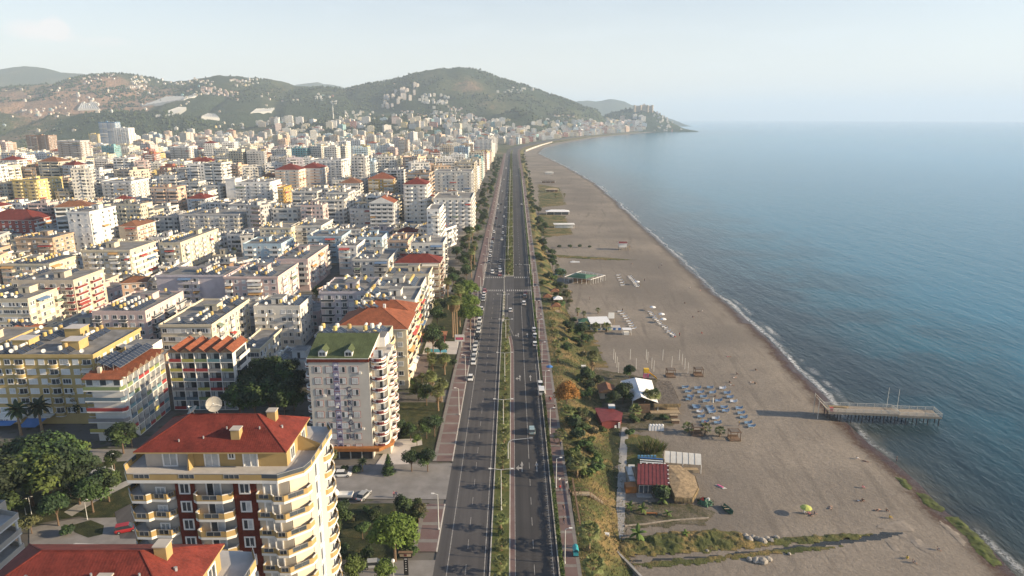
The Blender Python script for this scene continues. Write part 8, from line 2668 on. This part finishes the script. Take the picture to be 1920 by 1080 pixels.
BP = [(z7(762, 3), 'sit', 'white', 'by the brown weed, left of two'), (z7(820, 20), 'lie', 'black', 'by the brown weed, right of two'), (z7(800, 203), 'sit', 'pink', 'on a pink towel'), (z7(782, 295), 'lie', 'white', 'left of the pair below the pink towel'), (z7(800, 296), 'sit', 'black', 'right of the pair below the pink towel'), (z7(965, 365), 'sit', 'black', 'near the wet channel'), (z7(905, 358), 'lie', 'black', 'left of the bather at the wet channel'), (z7(988, 412), 'sit', 'yellow', 'nearest the wet channel'),
      (z7(395, 378), 'sit', 'white', 'left under the lime umbrella'), (z7(425, 385), 'sit', 'pink', 'in the middle under the lime umbrella'), (z7(450, 392), 'lie', 'black', 'right under the lime umbrella'), (z7(470, 385), 'sit', 'grey', 'outermost right of the lime umbrella'), (z7(1318, 632), 'sit', 'grey', 'alone below the wet channel'), (z7(1110, 695), 'sit', 'yellow', 'left of the pair at the bottom of the beach'), (z7(1150, 720), 'sit', 'grey', 'right of the pair at the bottom of the beach'), (z7(1035, 22), 'stand', 'black', 'standing at the water below the pier'), (z7(580, 342), 'lie', 'grey', 'right of the lime umbrella group'),
      (zz(1440, 492), 'sit', 'white', 'near the surf opposite the pavilion'), (zz(1535, 515), 'lie', 'pink', 'close to the surf opposite the pavilion'), (zz(1390, 634), 'sit', 'black', 'between diagonal row and surf'), (zz(1515, 714), 'sit', 'black', 'left of a pair above the pier'), (zz(1548, 706), 'sit', 'white', 'right of a pair above the pier'), (zz(1465, 763), 'sit', 'dark blue', 'below the pair above the pier'), (zz(1545, 910), 'sit', 'red', 'in red beyond the diagonal row'), (zz(1023, 430), 'stand', 'black', 'standing right of the white lounger groups'), (zz(1155, 315), 'stand', 'grey', 'standing far out near the surf'), (zz(1180, 288), 'stand', 'white', 'strolling at the far surf'), (zz(905, 270), 'lie', 'black', 'lying on the far sand'), (zz(517, 600), 'stand', 'black', 'standing on the sand below the pavilion'), (zz(480, 905), 'stand', 'red', 'standing by the beach bar palms'), (zz(1300, 945), 'sit', 'red', 'at the near end of the diagonal row'), (zz(1345, 935), 'stand', 'red', 'standing past the diagonal row'), (zz(820, 710), 'stand', 'black', 'standing behind the beach bar loungers'), (zz(870, 800), 'stand', 'black', 'standing among the beach bar loungers'),
      (z3(1630, 50), 'lie', 'pink', 'lying above the cabanas'), (z3(1712, 225), 'sit', 'black', 'upper of two right of the cabanas'), (z3(1690, 258), 'lie', 'white', 'lower of two right of the cabanas'), (z3(1640, 310), 'sit', 'black', 'beside the far corner of the blue loungers'), (z3(1662, 335), 'lie', 'white', 'lying beside the far corner of the blue loungers'), (z3(1860, 305), 'lie', 'white', 'left of two nearer the pier shade'), (z3(1895, 322), 'sit', 'black', 'right of two nearer the pier shade'), (z3(1900, 185), 'sit', 'black', 'alone in dark clothes above the pier'), (z3(1492, 448), 'sit', 'black', 'behind the closed cream umbrella'), (z3(1535, 490), 'sit', 'dark blue', 'right of the closed cream umbrella'), (z3(1245, 478), 'sit', 'black', 'on the left loungers of the blue field'), (z3(1395, 712), 'sit', 'red', 'in red before the front cabanas'), (z3(1735, 740), 'stand', 'yellow', 'standing right of the front cabana loungers'), (z3(1345, 600), 'sit', 'grey', 'in grey on the left of the blue field')]
for p, pose, c, w in BP:
 p = p.copy()
 if 'loungers of' in w or 'umbrella group' in w: pass
 person(pose, c, p, RP.uniform(-2.2, -.6), ('person in %s %s' % (c, w)) if pose == 'stand' else ('person in %s %s %s' % (c, 'sitting' if pose == 'sit' else 'lying', w.replace('lying ', ''))), 'bathers on the beach')
RT = random.Random(5)
mb = MB()
mb.wc = []
FARCOL = [(.76, .75, .73)] * 6 + [(.68, .65, .59)] * 5 + [(.64, .57, .43)] * 5 + [(.5, .49, .48)] * 2 + [(.62, .48, .45)] * 2 + [(.56, .48, .38), (.66, .46, .33), (.46, .34, .24), (.44, .57, .66), (.22, .45, .48), (.66, .52, .21), (.35, .12, .08)]
def fb(x, y, w, d, fl, z0=0.0, rich=True):
 col = RT.choice(FARCOL)
 h = fl * 3.0
 a = RT.uniform(-.12, .12) if RT.random() < .8 else RT.uniform(-.6, .6)
 ca, sa = math.cos(a), math.sin(a)
 T = lambda px, py: (x + px * ca - py * sa, y + px * sa + py * ca)
 def q(pts, m, uv, c):
  mb.face([(*T(px, py), z0 + pz) for px, py, pz in pts], m, uv); mb.wc.append(c)
 hw, hd = w / 2, d / 2
 cs = [(-hw, -hd), (hw, -hd), (hw, hd), (-hw, hd)]
 for i in range(4):
  p, r = cs[i], cs[(i + 1) % 4]
  L = round(math.hypot(r[0] - p[0], r[1] - p[1]) / 3.1) * 3.1
  o = RT.randint(0, 60) * 3.1
  q([(*p, -2), (*r, -2), (*r, h + .6), (*p, h + .6)], 'wall_windows', [(o, -2), (o + L, -2), (o + L, h + .6), (o, h + .6)], col)
 roofred = RT.random() < .09
 if roofred:
  rc = RT.choice(('tile_red', 'tile_orange', 'tile_brown', 'tile_orange'))
  e = .5
  top = h + .6 + min(w, d) * .22
  for p, r in (((-hw - e, -hd - e), (hw + e, -hd - e)), ((hw + e, -hd - e), (hw + e, hd + e)), ((hw + e, hd + e), (-hw - e, hd + e)), ((-hw - e, hd + e), (-hw - e, -hd - e))):
   q([(*p, h + .6), (*r, h + .6), (0, 0, top)], rc, [(0, 0), (10, 0), (5, 5)], (1, 1, 1))
 else:
  q([(-hw, -hd, h), (hw, -hd, h), (hw, hd, h), (-hw, hd, h)], 'roof_concrete', [(0, 0)] * 4, (1, 1, 1))
  pw = w * RT.uniform(.25, .45); px = RT.uniform(-w * .2, w * .2); pd = d * .3
  for p, r in (((px - pw / 2, -pd / 2), (px + pw / 2, -pd / 2)), ((px + pw / 2, -pd / 2), (px + pw / 2, pd / 2))):
   q([(*p, h), (*r, h), (*r, h + 3), (*p, h + 3)], 'wall_windows', [(0, 0)] * 4, col)
  q([(px - pw / 2, -pd / 2, h + 3), (px + pw / 2, -pd / 2, h + 3), (px + pw / 2, pd / 2, h + 3), (px - pw / 2, pd / 2, h + 3)], 'roof_concrete', [(0, 0)] * 4, (1, 1, 1))
  if rich:
   for _ in range(RT.randint(2, 6)):
    tx, ty = RT.uniform(-hw + 1, hw - 1), RT.uniform(-hd + 1, hd - 1)
    m = 'tank_yellow' if RT.random() < .35 else 'tank_white'
    for p, r in (((-.7, -.7), (.7, -.7)), ((.7, -.7), (.7, .7))):
     q([(tx + p[0], ty + p[1], h), (tx + r[0], ty + r[1], h), (tx + r[0], ty + r[1], h + 2.2), (tx + p[0], ty + p[1], h + 2.2)], m, [(0, 0)] * 4, (1, 1, 1))
    q([(tx - .7, ty - .7, h + 2.2), (tx + .7, ty - .7, h + 2.2), (tx + .7, ty + .7, h + 2.2), (tx - .7, ty + .7, h + 2.2)], m, [(0, 0)] * 4, (1, 1, 1))
    q([(tx + .9, ty - .9, h + 1.2), (tx + 2.3, ty - .9, h + .2), (tx + 2.3, ty + .9, h + .2), (tx + .9, ty + .9, h + 1.2)], 'solar_glass', [(0, 0)] * 4, (1, 1, 1))
 if not rich: return
 bc = col if RT.random() < .5 else (.74, .73, .71)
 f0, f1 = RT.uniform(-1, -.4), RT.uniform(.3, 1)
 for f in range(1, fl):
  z = f * 3.0
  for (p, r, n) in (((f0 * hw, -hd), (f1 * hw, -hd), (0, -1.2)), ((hw, f0 * hd), (hw, f1 * hd), (1.2, 0))):
   A, B2 = (p[0] + n[0], p[1] + n[1]), (r[0] + n[0], r[1] + n[1])
   q([(*A, z - .15), (*B2, z - .15), (*B2, z + .95), (*A, z + .95)], 'wall_windows', [(0, 0)] * 4, bc)
   q([(*p, z), (*A, z), (*B2, z), (*r, z)][::-1], 'roof_concrete', [(0, 0)] * 4, (1, 1, 1))
   q([(*p, z - .15), (*A, z - .15), (*B2, z - .15), (*r, z - .15)], 'wall_windows', [(0, 0)] * 4, bc)
   q([(*p, z - .15), (*p, z + .95), (*A, z + .95), (*A, z - .15)], 'wall_windows', [(0, 0)] * 4, bc)
n = 0
y = YFAR + 8
while y < 3500:
 cell = 27 if y < 1300 else (32 if y < 2000 else 40)
 x = roadc(y) - 42
 while x > -.77 * y:
  u, v = UV((x, y, 0))
  if y > town_edge(u) or u < -60: 
   x -= cell; continue
  w, d = RT.uniform(13, 24), RT.uniform(14, 26)
  if RT.random() < (.93 if y < 1500 else .74) and not clash(x - w, y, x, y + d, 3):
   t = RT.random()
   k = fbm(x, y, .004, 2, 8)
   fl = RT.randint(3, 6) if t < .55 - k * .5 else (RT.randint(6, 9) if t < .85 - k * .4 else RT.randint(9, 14))
   if x > -110 and y < 2200: fl = RT.randint(6, 12)
   fl = fit_floors(x - w, x, y, y + d, fl + 1)
   fb(x - w / 2, y + d / 2, w, d, fl, 0, True)
   n += 1
  x -= cell * RT.uniform(.85, 1.25)
 y += cell * 1.12
for i in range(560):                                     # the resort along the far bend of the coast
 y = RT.uniform(2300, 4900)
 x = roadc(y) - 40 - 460 * RT.random() ** 1.6
 hh = hill(x, y)
 if hh > 60: continue
 fb(x, y, RT.uniform(14, 30), RT.uniform(14, 26), RT.choice((3, 4, 5, 6, 8)) if y < 3600 else RT.choice((5, 7, 9, 11)), max(0, hh), False)
tag(mb.build('distant_town', color=(1, 1, 1, 1)), 'closely packed pale apartment blocks filling the distant part of the town', 'town', kind='stuff')
print('far blocks', n, len(mb.f))
def hit(u, v, ymax=6200):
 s_ = (540 - v) / F
 dx, dy, dz = (u - 960) / F, CP + SP * s_, -SP + CP * s_
 t = 2300 / dy
 while t * dy < ymax:
  p = (dx * t, dy * t, H + dz * t)
  g_ = hill(p[0], p[1])
  if g_ > 1.5 and p[2] <= g_: return Vector((p[0], p[1], g_))
  t += 12
 return None
def house_mesh(k):
 key = ('house', k)
 if key in _cache: return _cache[key]
 m = MB()
 if k == 0:
  m.box(-5, 5, -4, 4, -4, 6, 'wall_windows'); m.hip(-5, 5, -4, 4, 6.3, 2.2, 'tile_orange', .5)
 elif k == 1:
  m.box(-6, 6, -5, 5, -4, 9, 'wall_windows', 'roof_concrete'); m.box(-2, 3, -2, 4, 9, 11.5, 'wall_windows', 'roof_concrete'); m.box(-4, 4, -6.2, -5, 2.8, 3.9, 'white_paint'); m.box(-4, 4, -6.2, -5, 5.8, 6.9, 'white_paint')
 elif k == 2:
  m.box(-8, 8, -7, 7, -5, 27, 'wall_windows', 'roof_concrete'); m.box(-3, 3, -3, 3, 27, 30, 'wall_windows')
  for f in range(1, 9): m.box(-6, 6, -8.2, -7.01, f * 3 - .1, f * 3 + .9, 'white_paint'); m.box(8.01, 9.2, -5, 5, f * 3 - .1, f * 3 + .9, 'white_paint')
 else:
  m.box(-9, 9, -5, 5, -5, 12, 'wall_windows', 'tile_orange')
  for f in range(1, 4): m.box(-9, 9, -6.4, -5.01, f * 3 - .1, f * 3 + .9, 'white_paint')
 _cache[key] = m.data('hillside_house')
 return _cache[key]
CLUST = [  # u0,u1,v0,v1,n,kind,scale,description, slope (v grows with u)
 (718, 786, 168, 200, 24, 2, 1.0, 'pink tower house in the stepped estate on the main hill', -1),
 (786, 842, 180, 196, 24, 1, 1.25, 'white house in the rounded estate right of the hillside towers', 0),
 (806, 852, 207, 228, 16, 3, 1.0, 'white terrace row below the rounded estate', 1),
 (840, 896, 206, 236, 32, 0, 1.25, 'small house in the dense estate at the hill foot', 1),
 (748, 800, 208, 232, 20, 0, 1.2, 'small house left of the terrace rows', 1),
 (642, 702, 212, 228, 18, 1, 1.1, 'pale house in the low cluster near the minaret', 0),
 (592, 630, 180, 194, 9, 1, 1.1, 'house in the small cluster under the left slope', 1),
 (376, 446, 167, 184, 30, 0, 1.25, 'tan house in the terraced estate on the far slope', 1),
 (246, 276, 147, 164, 14, 1, 1.0, 'pale house in the column of houses below the skyline', 0),
 (150, 216, 142, 156, 18, 0, 1.2, 'white house along the left skyline', -1),
 (300, 400, 150, 160, 18, 0, 1.2, 'white house in the long row under the ridge', 0),
 (425, 475, 152, 164, 8, 0, 1.2, 'house in the gap of the wooded ridge', 0),
 (930, 1000, 166, 176, 14, 3, .8, 'white villa high on the right flank of the main hill', 0),
 (145, 192, 184, 210, 12, 1, 1.2, 'white house above the flat greenhouses', 1),
 (480, 560, 170, 200, 9, 0, 1.1, 'scattered house on the brown slope', 0),
 (1040, 1110, 218, 234, 12, 0, 1.2, 'white house on the low spur behind the far beach', 1),
 (1225, 1262, 212, 240, 22, 1, 1.1, 'pale house on the headland slope below the castle', 1),
 (20, 130, 205, 220, 10, 0, 1.1, 'white farmhouse at the edge of the orchards', 0),
]
HS = []
for u0, u1, v0, v1, n, k, sc, desc, sl_ in CLUST:
 pts = []
 tries = 0
 while len(pts) < n and tries < n * 14:
  tries += 1
  u = RT.uniform(u0, u1)
  t = (u - u0) / (u1 - u0)
  mid = (v0 + v1) / 2 + sl_ * (t - .5) * (v1 - v0) * .8
  v = mid + RT.uniform(-.5, .5) * (v1 - v0) * (.75 if sl_ else 1)
  p = hit(u, v)
  if p is None or any((p - q).length < 13 * sc for q in pts): continue
  pts.append(p)
 pts.sort(key=lambda p: UV(p)[0])
 for i, p in enumerate(pts):
  c = RT.choice([(.78, .76, .73, 1), (.74, .70, .63, 1), (.70, .62, .52, 1)]) if 'pink' not in desc and 'tan' not in desc else RT.choice([(.68, .54, .48, 1), (.72, .6, .5, 1)])
  o = link('hillside_house', house_mesh(k), None, p, RT.uniform(-.3, .3) + (.25 if k == 2 else 0), c)
  s_ = sc * RT.uniform(.8, 1.1)
  o.scale = (s_, s_, s_ * (RT.uniform(.6, 1.1) if k == 2 else 1))
  lab = desc + ', ' + nth(i) + ' from left'
  tag(o, lab, 'house', 'houses on the hillsides')
mb = MB()
mb.wc = []
k = 0
while k < 900:
 if RT.random() < .72:
  u0, u1, v0, v1 = RT.choice(CLUST)[:4]
  p = hit(RT.gauss((u0 + u1) / 2, (u1 - u0) * .45), RT.gauss((v0 + v1) / 2 + 2, (v1 - v0) * .45))
 else:
  p = hit(RT.uniform(-20, 1120), RT.uniform(165, 248))
 k += 1
 if p is None or (p.x > -1500 and p.z > 95 and RT.random() < .93) or (fbm(p.x, p.y, .003, 2, 4) < .02 and p.z > 40): continue
 fb(p.x, p.y, RT.uniform(8, 13), RT.uniform(8, 12), RT.choice((2, 2, 3, 3, 4)), p.z - 2, False)
tag(mb.build('distant_houses', color=(1, 1, 1, 1)), 'small pale houses scattered over the far slopes', 'houses', kind='stuff')
mb = MB()
mb.wc = []
k = 0
while k < 330:
 k += 1
 if k < 230:
  u = RT.uniform(1085, 1268); v = RT.uniform(max(226, 262 - (u - 1040) * .16) - 14, 262 - (u - 1040) * .075)
 else:
  u, v = RT.uniform(480, 960), RT.uniform(226, 252)
 p = hit(u, v) or P(u, v, 0)
 if p.x > foot(p.y) - 45 or p.z > 130 or p.y > 5300: continue
 fb(p.x, p.y, RT.uniform(16, 34), RT.uniform(14, 24), RT.choice((3, 4, 5, 6, 8, 10, 11) if u > 1085 else (3, 4, 6, 9)), p.z - 1, False)
tag(mb.build('distant_resort', color=(1, 1, 1, 1)), 'pale blocks stepping down to the far beach below the headland', 'town', kind='stuff')
mb = MB()
def dot(p, r, h, m):
 a0 = RT.uniform(0, 6.28)
 ring = [(p[0] + r * math.cos(a0 + k * 1.571), p[1] + r * math.sin(a0 + k * 1.571), p[2] + h * .35) for k in range(4)]
 top = (p[0] + RT.uniform(-.3, .3) * r, p[1], p[2] + h)
 for k in range(4):
  mb.face([ring[k], ring[(k + 1) % 4], top], m)
  mb.face([(p[0], p[1], p[2] - 2), ring[(k + 1) % 4], ring[k]], m)
k = 0
for _ in range(60000):
 if k >= 9000: break
 y = RT.uniform(2700, 5200)
 x = RT.uniform(-.76 * y, min(1350, foot(y) - 60))
 z = hill(x, y)
 if z < 12 or fbm(x, y, .0032, 3, 2.5) - (.18 if y < 3800 else 0) + (.22 if x > -1900 else -.14) + RT.uniform(-.12, .12) < .06: continue
 dot((x, y, z - 1), RT.uniform(5, 10), RT.uniform(8, 15), RT.choice(('leaf_dark', 'leaf_dark', 'leaf_mid')))
 k += 1
for _ in range(5200):
 y = 1350 + 1900 * RT.random() ** 1.3
 x = RT.uniform(-.8 * y, -.12 * y)
 u, v = UV((x, y, 0))
 if y < town_edge(u) + 25 or clash(x - 3, y - 3, x + 3, y + 3, 4) or fbm(x, y, .006, 3, 1) < -.12: continue
 dot((x, y, max(0, hill(x, y)) - 1), RT.uniform(2.5, 6), RT.uniform(4, 9), RT.choice(('leaf_dark', 'leaf_mid', 'leaf_mid', 'leaf_olive')))
tag(mb.build('distant_woods'), 'dark trees of the far hillsides and orchards', 'woods', kind='stuff')
def greenhouse(corners, label):
 pts = [hit(u, v) for u, v in corners]
 if any(p is None for p in pts): return
 m = MB()
 a, b, c, d = pts
 n = 9
 for i in range(n):
  t0, t1 = i / n, (i + 1) / n
  p0, p1, q0, q1 = a.lerp(b, t0), a.lerp(b, t1), d.lerp(c, t0), d.lerp(c, t1)
  pm, qm = (p0 + p1) / 2 + Vector((0, 0, 3)), (q0 + q1) / 2 + Vector((0, 0, 3))
  up = Vector((0, 0, 7))
  m.face([p0 + up, pm + up, qm + up, q0 + up], 'greenhouse'); m.face([pm + up, p1 + up, q1 + up, qm + up], 'greenhouse')
  m.face([p0 - up, p1 - up, p1 + up, p0 + up], 'greenhouse'); m.face([p0 + up, p1 + up, pm + up], 'greenhouse')
 m.face([b - Vector((0, 0, 7)), c - Vector((0, 0, 7)), c + Vector((0, 0, 7)), b + Vector((0, 0, 7))], 'greenhouse')
 tag(m.build('greenhouse'), label, 'greenhouse', 'greenhouses on the slopes')
greenhouse([(266, 201), (345, 190), (369, 184), (310, 184)], 'longest pale ribbed greenhouse roof across the hillside')
greenhouse([(292, 222), (325, 221), (350, 206), (335, 204)], 'pale slanting greenhouse below the ribbed one')
greenhouse([(146, 207), (188, 207), (178, 197), (152, 198)], 'flat white greenhouse below the hillside houses')
greenhouse([(48, 163), (84, 163), (72, 154), (60, 154)], 'white greenhouse high on the left slope')
greenhouse([(378, 224), (412, 224), (405, 217), (390, 217)], 'low white greenhouse at the foot of the slope')
greenhouse([(470, 216), (508, 211), (515, 206), (480, 209)], 'blue grey greenhouse beside the wooded slope')
p = hit(1205, 206.5) or Vector((1000, 5000, 150))
m = MB()
W = 27
m.box(-62, 62, -25, 25, -25, 24, 'castle_stone', 'roof_concrete')
for i in range(15): m.box(-61 + i * 8.6, -57 + i * 8.6, -26, -24, 24.01, 28, 'castle_stone')
m2 = MB(); m2.box(-4, 20, -20, 10, 24.01, 33, 'castle_stone'); m2.box(4, 10, -10, -4, 33.01, 41, 'castle_stone')
m3 = MB()
for x in (-62, -20, 30, 62): m3.lathe([(8, -20), (8, 30), (.1, 31)], 'castle_stone', 10, (x, -25))
cs = thing('castle', 'tan stone castle with square towers on top of the headland', 'castle', p)
part(m, 'wall', cs); part(m2, 'keep', cs)
for x in (-62, -20, 30, 62):
 m3 = MB(); m3.lathe([(8, -20), (8, 30), (.1, 31)], 'castle_stone', 10, (x, -25)); part(m3, 'tower', cs)
def minaret(pos, hh, label):
 t = thing('minaret', label, 'minaret', pos)
 m = MB(); m.lathe([(2.4, -6), (2.2, hh * .3), (1.5, hh * .32), (1.4, hh * .8)], 'white_paint', 10); part(m, 'shaft', t)
 m = MB(); m.lathe([(1.5, hh * .62), (2.4, hh * .64), (2.4, hh * .68), (1.5, hh * .69)], 'white_paint', 10); part(m, 'balcony', t)
 m = MB(); m.lathe([(1.6, hh * .8), (.05, hh)], 'steel', 10); part(m, 'spire', t)
minaret(hit(625, 222) or P(625, 250), 62, 'slender white minaret standing among houses at the hill foot')
minaret(P(983, 262), 44, 'thin white minaret among the seafront blocks at the far bend')
minaret(P(325, 262), 40, 'white minaret on the far left edge of the town')
GEN = [(o, i) for o, i in BLD if not i['hand']]
LAND = [(o, i) for o, i in BLD if i['hand']]
RFN = {'flat': 'flat roofed', 'hip': 'red roofed', 'hipo': 'orange roofed', 'hipb': 'brown roofed'}
SHORT = {}
for o, i in LAND:
 SHORT[o.name] = i
seen = {}
for o, i in GEN:
 best = min(LAND, key=lambda a: (a[1]['x'] - i['x']) ** 2 + (a[1]['y'] - i['y']) ** 2)
 dx, dy = i['x'] - best[1]['x'], i['y'] - best[1]['y']
 side = ('behind' if dy > 0 else 'before') if abs(dy) > abs(dx) else ('left of' if dx < 0 else 'right of')
 b = best[1]
 bl = '%s %s block' % (b['wall'], {'hip': 'red roofed', 'hipo': 'orange roofed', 'hipb': 'brown roofed', 'gable': 'sawtooth roofed', 'mansard': 'green roofed'}.get(b['roof'], 'flat roofed'))
 nm = ('one', 'two', 'three', 'four', 'five', 'six', 'seven', 'eight', 'nine', 'ten', 'eleven', 'twelve', 'thirteen', 'fourteen', 'fifteen', 'sixteen')[i['floors'] - 1]
 trim = '' if i['trim'] in (None, i['wall']) else ', %s balconies' % i['trim']
 i['base'] = '%s %s-storey %s block%s, %s the %s' % (i['wall'], nm, RFN[i['roof']], trim, side, bl)
 seen.setdefault(i['base'], []).append((i['y'], i['x'], o))
for base, l in seen.items():
 l.sort(key=lambda a: (a[0], a[1]))
 for k, (_, _, o) in enumerate(l):
  o['label'] = base if len(l) == 1 else base + (', the nearest' if k == 0 else ', %s away' % nth(k))
rows_ = {}
for o, key, desc, row in PLANTED:
 if desc: o['label'] = desc
 else: rows_.setdefault(row, []).append((o.location.y, o.location.x, key, o))
KN = {'fan': 'fan palm', 'fan_low': 'low fan palm', 'fan_mid': 'palm', 'fan_tall': 'tall palm', 'mid': 'green tree', 'dark': 'dark tree', 'olive': 'olive green tree', 'bush_mid': 'green shrub', 'bush_dark': 'dark shrub', 'bush_olive': 'dry olive shrub', 'bush_bright': 'bright shrub'}
WH = {'median palm': 'in the median', 'dark tree in the dense grove right of the hotel': 'in the dense grove right of the hotel', 'tall slender palm in the seafront gardens': 'in the seafront gardens', 'tree of the seafront garden strip': 'in the kerbside garden strip',
      'courtyard tree among the blocks': 'among the apartment blocks', 'shrub on the slope below the promenade': 'on the slope below the promenade', 'plant of the green slope beyond the junction': 'on the green slope past the cafe gazebos'}
for row, l in rows_.items():
 by = {}
 for a in sorted(l, key=lambda a: (a[0], a[1])): by.setdefault(a[2], []).append(a[3])
 for key, os_ in by.items():
  for k, o in enumerate(os_):
   o['label'] = '%s %s from the near end %s' % (nth(k), KN[key], WH[row])
   o['group'] = row + 's' if not row.endswith('s') else row
for key, (r, used_) in PROTO.items():
 if not used_:
  for c in KIDS.get(r.name, []): bpy.data.objects.remove(c)
  bpy.data.objects.remove(r)
